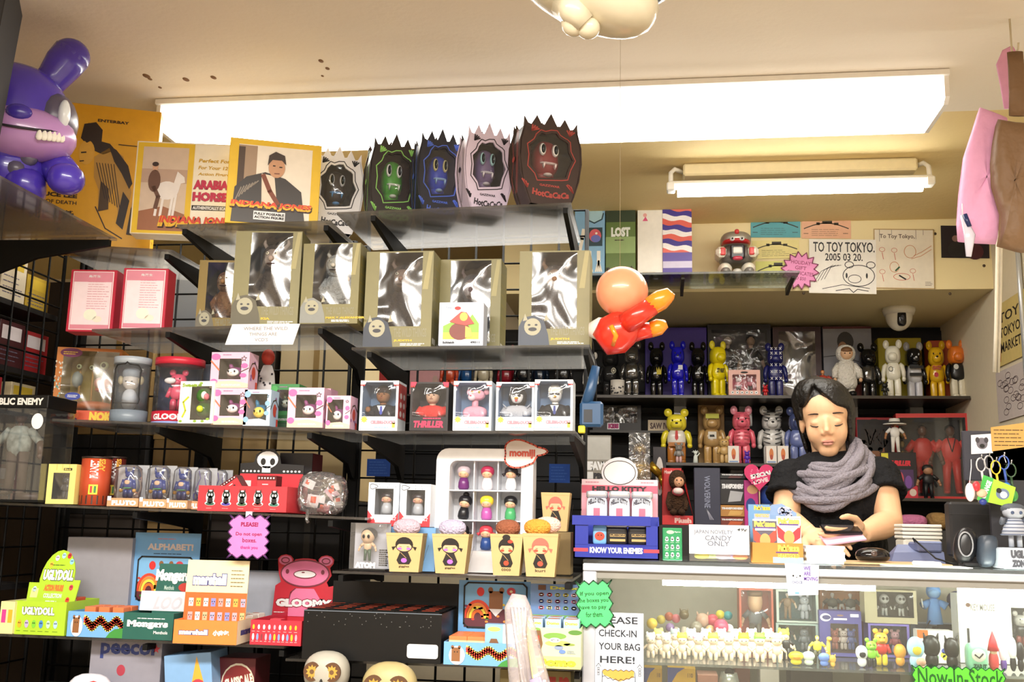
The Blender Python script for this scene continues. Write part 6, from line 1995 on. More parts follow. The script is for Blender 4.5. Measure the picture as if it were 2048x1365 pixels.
m.box(-w/2, w/2, 0, .1, 0, .002, PLAST); m.build('tray', r)
m=MB(); m.fr((-w/2,-.001, 0)); m.rect(0, w*.98, h*.2, h*1.0, C('#eceef4', .6), 1)
for i, (t, a, b) in enumerate((('JAPAN NOVELTY', .08, .72), ('CANDY', .26, .7), ('ONLY', .3, .66))):
 m.text(t, w*a, w*b, h*(.72-.15*i), h*(.86-.15*i), C('#6c7180'), 2)
m.text('49¢', w*.78, w*.95, h*.82, h*.92, INK, 2, shear=.3)
for i in range(4):
 m.ring(w*(.12+.2*i), h*.35, w*.04, h*.07, .0008, C('#9aa0ac'), 2, 12)
m.build('paper_sheet', r)
for i, (x, c) in enumerate(((-.04, '#e8d84a'), (-.015, '#c8d88a'), (.01, '#d8c0c8'), (.03, '#c8a8d8'), (.05, '#e8823a'))):
 m=MB(); m.ell((0, 0, .008), (.018, .02, .007), C(c, .4), .8, 12, 7)
 solo(m, 'sweet', ['yellow', 'pale green', 'pink', 'lilac', 'orange'][i]+' wrapped sweet in the clear tray behind the white sheet', 'sweet', (X+x, Y+.04+.02*(i%2), z+.0035), group='sweets in the clear tray')
def poke(m, w, h, t):
 m.rect(0, w, h, t*.8, C('#7fa0cc'), 1); m.rect(0, w*.45, h, t*.98, C('#6a9ac8'), 2)
 m.rect(w*.45, w, h, t*.72, C('#e0b43a'), 2)
 m.text('Pokémon', w*.12, w*.46, t*.88, t*.96, C('#e0c24a'), 3, bold=.08); m.rect(w*.12, w*.45, t*.68, t*.82, C('#a8b4d8'), 3); m.text('HEARTGOLD', w*.14, w*.43, t*.76, t*.82, C('#e0c060'), 4, bold=.04)
 for i in range(8):
  m.ring(w*R.uniform(.55, .9), t*R.uniform(.78, .9), w*R.uniform(.05, .15), t*R.uniform(.03, .07), .003, C(R.choice(['#d8dcf0', '#8a98c8', '#b8c0e4'])), 4, 16)
def poke_front(m, w, h):
 m.rect(0, w, 0, h, C('#d88a3a'), 1); m.rect(w*.4, w, 0, h*.3, C('#9fb8d8'), 2); m.text('Pokémon', w*.5, w*.92, h*.58, h*.92, C('#e8d05a'), 3, bold=.08)
 m.rect(w*.46, w*.9, h*.5, h*.56, C('#5a3a8a'), 2); m.text('HEARTGOLD', w*.5, w*.92, h*.26, h*.48, C('#e0c060'), 3, bold=.04)
r, X, Y, z, w, h=tray(CT, (1505, 1606, 1088), .0, .1, '#d89a4a', 'counter_display', 'card pack display with a blue swirl header on the counter', art=poke_front, header=1008, hcol='#86a4d0', hart=poke,
  hshape=lambda w, h, t: [(0, h), (w, h), (w, t*.84), (w*.86, t*.92), (w*.7, t), (w*.5, t*.98), (w*.42, t*.93), (w*.1, t*.93), (0, t*.86)])
def pack(m, w, h, c1, c2):
 m.rect(0, w, 0, h, C(c1, .25), 1); m.oval(w*.5, h*.4, w*.22, h*.2, C('#d8a05a'), 3)
 for q in (-1, 1):
  m.poly([(w*.5, h*.45), (w*(.5+q*.5), h*.75), (w*(.5+q*.46), h*.4), (w*(.5+q*.15), h*.25)], C(c2), 2)
 m.text('Pokémon', w*.06, w*.94, h*.78, h*.95, C('#e8cf5a'), 4, bold=.08); m.rect(w*.1, w*.95, h*.68, h*.74, C('#e8e4f0'), 4); m.rect(w*.1, w*.9, h*.73, h*.79, C('#5a3a8a'), 3)
 m.oval(w*.2, h*.12, w*.14, h*.08, C('#6a5ab0'), 3); m.poly([(0, h*.95), (w, h*.95), (w, h), (0, h)], C('#d8dce4', .2), 5)
for i, (x, c1, c2, lb) in enumerate(((-w*.24, '#5a5464', '#d8402a', 'grey trading card pack in the counter display'), (w*.24, '#e4dcd4', '#c8242e', 'white and red trading card pack in the counter display'))):
 m=MB(); m.box(-w*.24, w*.24, 0, .008, 0, .082, C('#c8ccd4', .2), .002); m.fr((-w*.24, 0, 0)); pack(m, w*.48, .082, c1, c2)
 solo(m, 'card_pack', lb, 'card pack', (X+x, Y+.006, z+.018+.008*i), rx=-.1)
X, Y, z, w, h=spot(CT, 1611, 1689, 1094, .02)
for i in range(6):
 m=MB(); m.box(-w/2, w/2, 0, .11, 0, h/6-.0003, C('#dfe6f0', .6), .0006)
 solo(m, 'flyer_stack', 'neat bundle of white flyers in the pile before the shopkeeper', 'paper', (X+R.uniform(-.003, .003), Y+R.uniform(0, .004), z+h/6*i), group='flyers piled on the counter')
X, Y, z, w, h=spot(CT, 1712, 1782, 1091, .13)
r=thing('computer_mouse', 'shiny black rounded mouse on a tan pad', 'mouse', (X, Y, z+.006),-.1)
m=MB(); m.ell((0, .03, h*.28), (w*.5, .04, h*.42), C('#141012', .12), .85, 22, 12); m.v=[(a, b, max(.0, c)) for a, b, c in m.v]; m.build('shell', r)
m=MB(); m.ell((.0, .0, h*.36), (w*.14, .012, h*.2), C('#4a3a34', .15), 1, 12, 7); m.build('button', r)
p=at(1760, 1122, CY0+.2)
m=MB(); m.box(-.13, .13, 0, .2, 0, .004, C('#caa67c', .7), .001)
solo(m, 'mouse_pad', 'tan pad under the black mouse', 'mat', (p.x+.02, CY0+.13, ctop+.001))
p=at(1860, 1122, CY0+.06)
m=MB(); m.box(-.1, .08, 0, .1, 0, .002, C('#f0f0f0', .6)); m.box(-.03, .02, .02, .09, .002, .012, C('#f2f2f4', .6), .003)
solo(m, 'white_paper', 'loose white paper on the counter by the card reader', 'paper', (p.x, CY0+.015, ctop+.0008))
X, Y, z, w, h=spot(CT, 1780, 1888, 1070, .27)
r=thing('card_reader', 'blue grey desk terminal with a sloping top', 'terminal', (X, Y, z))
m=MB(); g=C('#5f688c', .45); g2=C('#7a84a8', .45)
vs=[(-w/2, 0, 0), (w/2, 0, 0), (w/2, .12, 0), (-w/2, .12, 0), (-w/2+.01, .01, h*.35), (w/2, .01, h*.4), (w*.4, .11, h*.62), (-w*.2, .1, h*.62)]
m.add(vs, [(0, 3, 2, 1), (0, 1, 5, 4), (1, 2, 6, 5), (2, 3, 7, 6), (3, 0, 4, 7)], g); m.add(vs, [(4, 5, 6, 7)], g2); m.build('base', r)
m=MB(); m.box(0, w*.46, .0, .1, h*.4, h*.72, g, .004); m.box(.002, w*.46,-.001, .04, h*.66, h*.76, g2, .003); m.build('upper_body', r)
m=MB(); m.tube([(w*.05, .05, h*.7), (-.01, .0, h*.85), (.03,-.05, h*.2), (.06,-.08, .004), (.1,-.09, .004)], .0022, BLK, 6); m.build('cable', r)
X, Y, z, w, h=spot(CT, 1806, 1882, 1049, .4)
r=thing('white_printer', 'small cream receipt printer behind the desk terminal', 'printer', (X, Y, z))
m=MB(); m.box(-w/2, w/2, 0, .1, 0, h*.6, C('#d8d4c8', .5), .006); m.build('body', r)
m=MB()
for i in range(4):
 m.box(-w/2-.002, w/2+.002,-.002, .1, h*(.6+.1*i), h*(.68+.1*i), C('#e4e0d6', .5), .002)
m.build('lid', r)
X, Y, z, w, h=spot(CT, 1898, 2006, 1006, .22)
r=thing('monitor', 'black monitor seen from behind on the counter', 'monitor', (X, Y, z))
m=MB(); m.box(-w/2, w/2, .0, .05, .02, h, C('#1c1a1c', .55), .006); m.box(-w/2, w/2,-.001, .002, h*.8, h*.81, C('#2c2a2c')); m.build('screen_housing', r)
m=MB(); m.box(-.04, .04, .0, .09, 0, .018, C('#161416', .5), .003); m.build('stand', r)
X, Y, z, w, h=spot(CT, 1904, 1946, 1060, .06)
r=thing('barcode_scanner', 'black oval desk scanner with a grey ring in front of the monitor', 'scanner', (X+.012, Y+.03, z))
m=MB(); m.ell((0, 0, h*.55), (w*.55, .02, h*.5), C('#1a1a1e', .3), .85, 20, 12, rot=MX.Rotation(.2, 3, 'Y')); m.build('body', r)
m=MB(); m.tube([(w*.34*math.cos(t)-.004,-.021, h*.6+h*.32*math.sin(t)) for t in [2*PI*i/20 for i in range(20)]], .002, C('#8a8a8e', .3), 6, closed=True); m.build('ring', r)
m=MB(); m.box(-w*.2, w*.9,-.015, .03, 0, .012, C('#141418', .4), .003); m.build('foot', r)
X, Y, z, w, h=spot(CT, 1962, 1998, 1072, .05)
m=MB(); m.ell((0, 0, h*.5), (w*.5, .03, h*.5), C('#39424e', .4), .6, 16, 10, taper=-.1); m.v=[(a+c*.12, b, c) for a, b, c in m.v]
solo(m, 'handset', 'slate grey handset standing between the scanner and the grey doll', 'handset', (X-.008, Y+.02, z))
X, Y, z, w, h=spot(CT, 2004, 2060, 1098, .0)
m=MB(); m.box(-w/2, w/2, 0, .08, 0, h, C('#c2ccd8', .4), .003); m.fr((-w/2, 0, 0)); m.text('UGLI', w*.3, w*.86, h*.5, h*.9, C('#5a5e68'), 1, bold=.08); m.text('ZONE', w*.32, w*.9, h*.08, h*.44, C('#5a5e68'), 1, bold=.08)
solo(m, 'plastic_stand', 'pale blue stand lettered in grey under the checked dress doll', 'stand', (X, Y, z))
dz=z+h
SD=Flat(CY0+.06, dz)
X, Y, z, w, h=spot(SD, 2008, 2056, 1008, .0)
r=thing('checked_doll', 'grey toned doll in a checked dress on a pale blue stand', 'doll', (X, Y+.02, z))
sk=C('#aab0bc', .4)
m=MB()
for q in (-1, 1):
 m.tube([(q*.009, 0, 0), (q*.009, 0, h*.3)], .006, sk, 10)
 m.tube([(q*.018, 0, h*.62), (q*.03,-.008, h*.55), (q*.027,-.012, h*.66)], .006, C('#5a606c'), 8)
m.ell((0, 0, h*.8), (.024, .022, h*.17), sk, .9, 18, 11)
for q in (-1, 1):
 m.ell((q*.009,-.021, h*.78), (.004, .002, .004), C('#3a4a6a'), 1, 8, 5)
m.build('body', r)
m=MB(); m.lathe([(.03, h*.26), (.024, h*.45), (.016, h*.64), (.0, h*.65)], C('#b4bac8', .7), n=18, sy=.8)
for i in range(5):
 zz=h*(.28+.08*i); m.tube([((.0305-.003*i)*math.cos(t), (.0305-.003*i)*.8*math.sin(t), zz) for t in [2*PI*j/18 for j in range(18)]], .0012, C('#5f6a84'), 5, closed=True)
m.build('dress', r)
m=MB(); m.ell((0, .004, h*.87), (.026, .024, h*.13), C('#4a505c', .6), .9, 18, 9); m.build('hair', r)
SY=CY0-.008
P, Q=at(1190, 1385, SY), at(1287, 1228, SY)
def bagsign(m, w, h):
 k=C('#262c36')
 for i, (t, a, b) in enumerate((('PLEASE', .03, .88), ('CHECK-IN', .07, .86), ('YOUR BAG', .07, .93), ('HERE!', .1, .82))):
  m.text(t, w*a, w*b, h*(.86-.165*i), h*(.95-.165*i), k, 1, bold=.005)
 m.line([(w*.14, h*.05), (w*.15, h*.26)], .0015, k, 1); m.line([(w*.84, h*.0), (w*.82, h*.26)], .0015, k, 1)
 zz=[(w*(.15+.055*i), h*(.27+(.02 if i%2 else 0))) for i in range(13)]
 m.poly(zz+[(w*.8, h*.2), (w*.5, h*.14), (w*.17, h*.22)], C('#e0a44a'), 1); m.line(zz, .0012, k, 2)
 m.line([(w*(.15+.055*i), h*(.2-(.05*math.sin(i/12*PI))+(.02 if i%2 else 0))) for i in range(13)], .0012, k, 2)
 for u in (.3, .46):
  m.ring(w*u, h*.06, w*.06, h*.03, .0015, k, 2, 10, 0, PI)
 for u in (.07, .92):
  m.line([(w*(u-.05), h*.32), (w*u, h*.36), (w*(u+.05), h*.32)], .0012, k, 1)
  for i in range(3):
   m.line([(w*(u-.02), h*(.31-.035*i)), (w*(u+.02), h*(.31-.035*i)), (w*(u+.02), h*(.285-.035*i)), (w*(u-.02), h*(.285-.035*i))], .001, k, 1, True)
flat_sign(P, Q, 'bag_sign', 'tall white handwritten check-in sign taped to the counter glass', '#e4e8f4', None, bagsign)
P, Q=at(1152, 1255, SY-.004), at(1226, 1163, SY-.004)
def gsign(m, w, h):
 k=C('#0a3a1a')
 for i, (t, a, b) in enumerate((('If you open', .12, .9), ('the boxes you', .06, .88), ('have to pay', .08, .82), ('for them.', .25, .72))):
  m.text(t, w*a, w*b, h*(.66-.145*i), h*(.77-.145*i), k, 1)
flat_sign(P, Q, 'paper_sign', 'bright green zigzag edged sign taped to the counter post', '#4fe87a', lambda w, h: zigzag(w, h, 4, 4, w*.1), gsign, rim=('#12502c', .003), rot=-.06)
P, Q=at(1571, 1192, SY-.002), at(1638, 1129, SY-.002)
def mimobot(m, w, h):
 m.rect(w*.12, w*.52, h*.25, h*.78, C('#e8eaf2'), 1); m.line([(w*.14, h*.3), (w*.16, h*.76), (w*.5, h*.78), (w*.48, h*.28)], .0008, C('#9aa8c8'), 2)
 m.oval(w*.24, h*.62, w*.025, h*.03, INK, 2); m.oval(w*.44, h*.62, w*.025, h*.03, INK, 2); m.oval(w*.34, h*.57, w*.02, h*.012, INK, 2)
 m.text('CHOICE', w*.2, w*.5, h*.38, h*.46, C('#4a5a90'), 2); m.rect(w*.28, w*.4, h*.06, h*.12, C('#7ab0d8'), 2)
 for i, t in enumerate(('WE', 'ARE', 'MOVING')):
  m.text(t, w*.55, w*(.95 if i==2 else .75), h*(.8-.16*i), h*(.92-.16*i), C('#6a3aa8'), 2)
flat_sign(P, Q, 'white_note', 'white note with a small drawn face taped over the counter rim', '#d9dcea', lambda w, h: [(w*.08, 0), (w*.95, h*.05), (w, h*.98), (0, h)], mimobot)
P, Q=at(1826, 1390, SY), at(2010, 1338, SY)
flat_sign(P, Q, 'stock_sign', 'bright green sign reading now in stock low on the counter glass', '#5ae832', lambda w, h: zigzag(w, h, 12, 3, .006), lambda m, w, h: m.text('Now-In-Stock', w*.06, w*.98, h*.32, h*.93, C('#1c5a1a'), 1), rim=('#1a5a2a', .002))
WY=4.50
W1=Shelf((1170, 793), (1935, 797), WY)
W2=Shelf((1335, 927), (1620, 931), WY)
W3=Shelf((1700, 996), (1940, 998), WY)
DG=clear('dark_glass', (.55, .55, .57), .12, .05, .05, hcol=(.1, .09, .08))
def wshelf(S, p0, p1, label, brk):
 X0, X1=at(p0, 800, WY).x, at(p1, 800, WY).x
 r=thing('wall_shelf', label, 'shelf', (0, 0, 0), 0, 'shelves on the slat wall')
 m=MB(); z=min(S.z(X0), S.z(X1)); m.box(X0, X1, WY-.075, WALLY-.034, z-.012, z-.0, C('#3a332c', .3)); m.build('shelf_board', r)
 for b in brk:
  x=at(b, 800, WALLY-.1).x
  m=MB(); m.box(x-.028, x+.028, WALLY-.12, WALLY-.034, z-.1, z-.013, clear('bracket_clear', (.9, .92, .95), .35, .05, .1)); m.build('clear_bracket', r)
 S.z=lambda X, zz=z: zz
wshelf(W1, 742, 1930, 'long dark wall shelf holding the upper row of bear figures', (1360, 1490, 1700, 1830))
wshelf(W2, 1330, 1690, 'dark wall shelf holding the middle row of bear figures', (1350, 1470))
wshelf(W3, 1690, 1935, 'dark wall shelf under the open red figure box', (1740,))
GR='bear figures on the upper wall shelf'
def letters(t, c, u=.3, v0=.42, v1=.5):
 return lambda m, H, h: m.text(t,-H*u/2, H*u/2, h*v0, h*v1, C(c), 3, bold=.04)
def crown(m, H, h):
 m.poly([(0, h*.42), (H*.12, h*.42), (H*.13, h*.55), (H*.09, h*.48), (H*.06, h*.55), (H*.03, h*.48), (-.0, h*.55)], C('#e8d22a'), 6)
def dots(c, n=14, s=.02):
 def f(m, H, h):
  for i in range(n):
   m.oval(H*R.uniform(-.15, .15), h*R.uniform(.34, .58), H*s, H*s, C(c), 6)
 return f
def crosses(c, v0=.34, v1=.58):
 def f(m, H, h):
  for i in range(3):
   for j in range(3):
    u, v=H*(-.1+.1*i), h*(v0+(v1-v0)*j/2)
    s=H*.022
    m.line([(u-s, v-s), (u+s, v+s)], H*.012, C(c), 8); m.line([(u-s, v+s), (u+s, v-s)], H*.012, C(c), 8)
 return f
def stripes(c, v0, v1, n, half=.15, tilt=0):
 def f(m, H, h):
  for i in range(n):
   v=h*(v0+(v1-v0)*i/max(1, n-1))
   for q in (-1, 1):
    m.line([(q*H*half, v+tilt*H), (q*H*half*.3, v)], h*.016, C(c), 8)
 return f
white='#e9e6e0'
bear(W1, (1166, 1198, 705), 0.03, 'bear_figure', 'white bear figure with dark specks by the rack end', white, extra=dots('#3a3434'), group=GR)
mini_bear(W1, (1172, 1200, 765),-.045, 'small white bear figure before the specked one', white, group='small bears on the upper wall shelf')
bear(W1, (1196, 1246, 688), 0.13, 'bear_figure', 'black velvety bear figure with a cream round badge', '#0c0b0c', extra=lambda m, H, h: (m.oval(H*.08, h*.5, H*.055, H*.055, C('#d8d2b8'), 6), m.ring(H*.08, h*.5, H*.04, H*.04, .004, C('#3a3428'), 8)), group=GR, r=.8)
X, Y, z, w, h=spot(W1, 1221, 1249, 762,-.04)
m=MB(); m.lathe([(0, 0), (w/2, 0), (w/2, h), (0, h)], C('#ded8d0', .5), n=18)
for i in range(16):
 t=R.uniform(PI, 2*PI); m.ell((w/2*math.cos(t), w/2*math.sin(t), h*R.uniform(.1, .6)), .004, C('#2a2a30'), 1, 6, 4)
solo(m, 'speckled_cup', 'small white cup with dark specks before the black velvety bear', 'cup', (X, Y, z))
SMOKE=clear('smoked_plastic', (.42, .42, .42), .25, .12, .08, hcol=(.12, .11, .1))
bear(W1, (1240, 1288, 683), 0.03, 'bear_figure', 'smoky see-through bear figure', SMOKE, group=GR, eyes=False)
bear(W1, (1292, 1334, 684), 0.13, 'bear_figure', 'glossy black bear figure with a yellow crown on its chest', '#0a0a0c', extra=crown, group=GR, r=.1)
bear(W1, (1334, 1376, 682), 0.03, 'bear_figure', 'glossy deep blue bear figure with white hands', '#1414b8', arms='#1414b8', extra=lambda m, H, h: m.rect(H*.01, H*.13, h*.47, h*.55, C('#d8d8e0'), 6), group=GR, r=.08)
bear(W1, (1374, 1416, 684), 0.13, 'bear_figure', 'glossy black bear figure with a white squiggle on its chest', '#0c0c0c', extra=lambda m, H, h: m.line([(0, h*.5), (H*.06, h*.55), (H*.04, h*.46), (H*.12, h*.44)], H*.02, C('#d8d8d8'), 6), group=GR, r=.1)
bear(W1, (1412, 1458, 682), 0.03, 'bear_figure', 'bright yellow bear figure turned toward the register', '#f2de10', extra=letters('CITY NIGHT', '#3a3410', .2), group=GR, rz=.35, ears='#f2e23a', eyes=False)
X, Y, z, w, h=spot(W1, 1290, 1413, 656, .2)
m=MB(); m.box(-w/2, w/2, 0, .08, 0, h, C('#3d2496', .5), .002)
solo(m, 'purple_box', 'wide purple box behind the glossy black and blue bears', 'box', (X, Y, z))
def two_figs(c1, c2):
 def f(m, x, y, z, w, h):
  fig(m, x-w*.2, y, z, h*.93, '#c8bcb0', c1, c1, '#14121a', .8); fig(m, x+w*.22, y, z, h*.93, '#b89a84', c2, c2, '#14121a', .8)
 return f
carton(W1, (1415, 1541, 650), .2, .08, '#141019', 'figure_box', 'dark window box with two figures in black coats', win=(.06, .94, .03, .93), fill=two_figs('#121016', '#121016'), inner='#4a4a52', film=PLAST)
carton(W1, (1545, 1641, 655), .2, .08, '#3a1a20', 'figure_box', 'maroon framed window box with a silvery blister', win=(.12, .88, .04, .94), fill=lambda m, x, y, z, w, h: m.ell((x, y, z+h*.45), (w*.4, .03, h*.45), clear('blister_haze', (.8, .82, .85), .12, .1, .08), .8, 18, 11), inner='#554048')
carton(W1, (1645, 1742, 654), .2, .08, '#8a8a92', 'figure_box', 'grey box with a dark haired portrait seen from the side',
  art=lambda m, w, h: (m.rect(0, w, h*.97, h, C('#5a1a22'), 1), m.rect(0, w, 0, h*.35, C('#7a2a22'), 1), m.oval(w*.45, h*.72, w*.13, h*.14, C('#a87a5a'), 1), m.oval(w*.46, h*.8, w*.17, h*.13, C('#2a2422'), 2), m.oval(w*.4, h*.7, w*.1, h*.1, C('#a87a5a'), 3), m.line([(0, h*.6), (w*.3, h*.62), (w*.9, h*.5)], .003, INK, 2)))
X, Y, z, w, h=spot(W1, 1755, 1842, 677, .2)
m=MB(); m.box(-w/2, w/2, 0, .08, 0, h, C('#b8a81e', .5), .002)
solo(m, 'yellow_box', 'mustard yellow box behind the cream and striped bears', 'box', (X, Y, z))
X, Y, z, w, h=spot(W1, 1856, 1904, 682, .2)
m=MB(); m.box(-w/2, w/2, 0, .08, 0, h, C('#c8562a', .5), .002)
solo(m, 'orange_box', 'orange red box behind the yellow and orange headed bears', 'box', (X, Y, z))
def pinkpack(m, w, h):
 m.oval(w*.5, h*.9, w*.12, h*.04, INK, 1)
 for i in range(6):
  m.oval(w*(.12+.15*i), h*.1, w*.05, h*.06, WHT, 1); m.oval(w*(.12+.15*i), h*.1, w*.02, h*.02, INK, 2)
def duo(m, x, y, z, w, h):
 for q, c in ((-.24, '#e8dcdc'), (.24, '#e8c8d0')):
  bearfig(m, x+w*q, y-.01, z, h*.9, c, '#c86a7a', '#3a3438')
carton(W1, (1457, 1520, 741),-.07, .05, '#e6b0a4', 'twin_toy_pack', 'salmon pink window pack with two small figures', art=pinkpack, win=(.12, .88, .18, .82), fill=duo, inner='#c84a5a', film=PLAST)
mini_bear(W1, (1519, 1542, 770),-.045, 'small red bear figure beside the salmon pink pack', '#c8141e', group='small bears on the upper wall shelf')
bear(W1, (1524, 1574, 686), 0.05, 'bear_figure', 'navy bear figure covered in small white crosses', '#1c2068', extra=crosses('#e8e8f2'), headart=crosses('#e8e8f2', .7, .86), group=GR, r=.3, eyes=False)
X, Y, z, w, h=spot(W1, 1660, 1722, 690, .02)
r=thing('parka_doll', 'doll in a white furry hooded parka above the shopkeeper', 'doll', (X, Y, z))
fur=C('#ebe6dc', .9, bump=.6, bscale=120)
m=MB(); m.lathe([(w*.26, h*.16), (w*.34, h*.25), (w*.33, h*.5), (w*.24, h*.68), (0, h*.7)], fur, n=20, sy=.7)
for q in (-1, 1):
 m.tube([(q*w*.24, 0, h*.62), (q*w*.38,-.01, h*.5), (q*w*.4,-.02, h*.36)], [w*.1, w*.11, w*.1], fur, 12)
m.build('parka', r)
m=MB(); m.ell((0, .005, h*.83), (w*.32, w*.26, h*.17), fur, .95, 20, 11); m.build('hood', r)
m=MB(); m.ell((0,-w*.1, h*.82), (w*.22, w*.19, h*.12), C('#e3b68e', .5), 1, 18, 10); m.ell((0,-w*.12, h*.87), (w*.2, w*.19, h*.075), C('#7a5230', .6), 1, 16, 8)
for q in (-1, 1):
 m.ell((q*w*.08,-w*.285, h*.81), (w*.025, w*.01, h*.012), INK, 1, 8, 5); m.ell((q*w*.41,-.025, h*.32), (w*.06, w*.06, h*.04), C('#e3b68e', .5), 1, 10, 7)
m.build('face', r)
for q in (-1, 1):
 m=MB(); m.tube([(q*w*.14, 0, .02), (q*w*.14, 0, h*.2)], w*.11, C('#e6e0d4', .7), 12); m.ell((q*w*.14,-.02, .014), (w*.13, w*.2, .014), BLK, .8, 14, 7); m.build('leg', r)
X, Y, z, w, h=spot(W1, 1632, 1658, 742,-.02)
m=MB(); fig(m, 0, 0, 0, h, '#c88a5a', '#a83a2a', '#5a2a22', '#c8702a', 1.6)
solo(m, 'mini_doll', 'tiny doll with a tan face behind the top of the hair', 'doll', (X, Y, z)) 
bear(W1, (1708, 1760, 686), 0.13, 'bear_figure', 'black bear figure with a clear silvery belly', '#0c0c0e', torso=SMOKE, legs='#101012', group=GR, r=.1)
mini_bear(W1, (1761, 1778, 764),-.04, 'tiny dark bear figure by the cream bear foot', '#1a1a16', group='small bears on the upper wall shelf')
bear(W1, (1760, 1808, 680), 0.03, 'bear_figure', 'cream white bear figure with a small round chest print', '#ece8d6', extra=lambda m, H, h: (m.oval(-H*.05, h*.48, H*.055, H*.05, C('#3a3a30'), 6), m.oval(-H*.05, h*.48, H*.04, H*.036, C('#d8d4c0'), 7)), group=GR, rz=-.25, eyes=False)
bear(W1, (1800, 1850, 684), 0.13, 'bear_figure', 'black and white banded bear figure', '#101014', torso='#e6e6ea', legs='#e4e4ec', arms='#15151a', ears='#b8b8bc', group=GR,
  extra=lambda m, H, h: [m.rect(-H*.16, H*.16, h*v, h*(v+.05), C('#101014'), 40) for v in (.4, .52)] and None, dark='#e8e8ea')
bear(W1, (1846, 1894, 682), 0.13, 'bear_figure', 'warm yellow bear figure with a red mouth print', '#eab81a', extra=lambda m, H, h: (m.oval(-H*.03, h*.42, H*.05, H*.045, C('#c81e2a'), 6), m.text('CRAZY',-H*.12, H*.1, h*.5, h*.57, C('#b8401a'), 6, bold=.06)), group=GR, rz=-.15)
bear(W1, (1886, 1934, 680), 0.03, 'bear_figure', 'bear figure with an orange head and a shaggy black body', '#e2761c', torso='#0c0b0c', legs='#e0d8c0', arms='#0c0b0c', extra=lambda m, H, h: m.oval(-H*.06, h*.52, H*.06, H*.05, C('#d8d8d0'), 6), group=GR, r=.4, eyes=False)
for i, (x0, x1, c, t, lb) in enumerate(((884, 918, '#d8583a', None, 'orange red bear figure seen under the khaki boxes'), (920, 952, '#2f6ab0', None, 'blue patterned bear figure seen under the khaki boxes'), (954, 984, '#121214', '#c8c0a8', 'black bear figure with a cream belt seen under the khaki boxes'),
          (1000, 1030, '#a81e34', None, 'crimson bear figure seen under the khaki boxes'), (1032, 1062, '#141416', '#14181e', 'black bear figure with glossy paint seen under the khaki boxes'), (1064, 1096, '#1c2a3e', None, 'dark navy bear figure seen under the khaki boxes'), (1112, 1144, '#101012', '#1e1e22', 'black bear figure nearest the specked one, behind the rack'))):
 bear(W1, (x0, x1, 690), .03+.1*(i%2), 'bear_figure', lb, c, torso=t, group=GR)
X, Y, z, w, h=spot(W1, 820, 880, 742, .02)
m=MB(); m.box(-w/2, w/2, 0, .1, 0, h, C('#d8a0a8', .5), .001); m.fr((-w/2, 0, 0)); m.oval(w*.85, h*.6, w*.1, h*.2, C('#c8a8a0'), 1)
solo(m, 'pale_pink_box', 'pale pink box on the wall shelf behind the wire rack', 'box', (X, Y, z))
X, Y, z, w, h=spot(W1, 755, 790, 725, .02)
m=MB(); m.box(-w/2, w/2, 0, .1, 0, h, C('#b82a2a', .5), .001); m.box(-w/2, w/2, 0, .1, h, h*1.3, C('#d8d0c0', .5))
solo(m, 'red_carton', 'red carton with a white lid behind the dark suited bust', 'box', (X, Y, z))
G3='bear figures on the middle wall shelf'
bear(W2, (1321, 1384, 814), 0.03, 'bear_figure', 'yellow bear figure with a white collar, red tie and brown legs', '#eedc3a', torso='#e8e4dc', legs='#b8722a', arms='#e8d838', group=G3,
  extra=lambda m, H, h: (m.poly([(-H*.02, h*.58), (H*.02, h*.58), (H*.03, h*.44), (0, h*.4), (-H*.03, h*.44)], C('#c8302a'), 6), m.rect(-H*.15, H*.15, h*.3, h*.37, C('#b8722a'), 10)), hh=at(1350, 814, WY).z-at(1350, 926, WY).z)
mini_bear(W2, (1341, 1374, 886),-.04, 'small grey bear figure before the yellow one with a red tie', '#8a8680', '#8f8a86', '#c8a0a0', group='small figures on the middle wall shelf')
X, Y, z, w, h=spot(W2, 1382, 1400, 902,-.02)
m=MB(); m.lathe([(0, 0), (w*.3, 0), (w*.22, h*.5), (w*.1, h*.7), (0, h*.72)], C('#e8f0ea', .5), n=14); m.ell((0, 0, h*.78), (w*.2, w*.2, h*.12), C('#e8f0ea', .5), 1, 10, 7)
for i in range(5):
 m.tube([(0, 0, h*.85), (w*.4*math.cos(PI*i/4), 0, h*(.88+.16*math.sin(PI*i/4)))], [w*.07, .001], C('#e8f0ea', .5), 6)
m.tube([(w*.15, 0, h*.5), (w*.45, 0, h*.8)], [w*.08, w*.06], C('#e8f0ea', .5), 6)
solo(m, 'statuette', 'tiny pale statuette with a spiked headband and raised arm', 'statue', (X, Y, z))
X, Y, z, w, h=spot(W2, 1396, 1448, 808, .2)
m=MB(); m.box(-w/2, w/2, 0, .08, 0, h, C('#b08a54', .6), .002)
solo(m, 'tan_carton', 'tall tan carton behind the tan bear figure', 'box', (X, Y, z))
bear(W2, (1394, 1452, 812), 0.13, 'bear_figure', 'tan bear figure with a yellow eye band and white chest label', '#c09a62', legs='#c49a5a', group=G3,
  headart=lambda m, H, h: m.rect(-H*.13, H*.13, h*.76, h*.84, C('#c8c83a'), 26), extra=lambda m, H, h: (m.rect(-H*.08, H*.08, h*.43, h*.55, C('#e6e0d2'), 6), m.text('BEER',-H*.05, H*.05, h*.46, h*.5, INK, 8, bold=.06)), eyes=False)
mini_bear(W2, (1440, 1456, 872),-.04, 'tiny tan bear figure beside the tan one', '#c8a468', group='small figures on the middle wall shelf')
X, Y, z, w, h=spot(W2, 1452, 1478, 893,-.045)
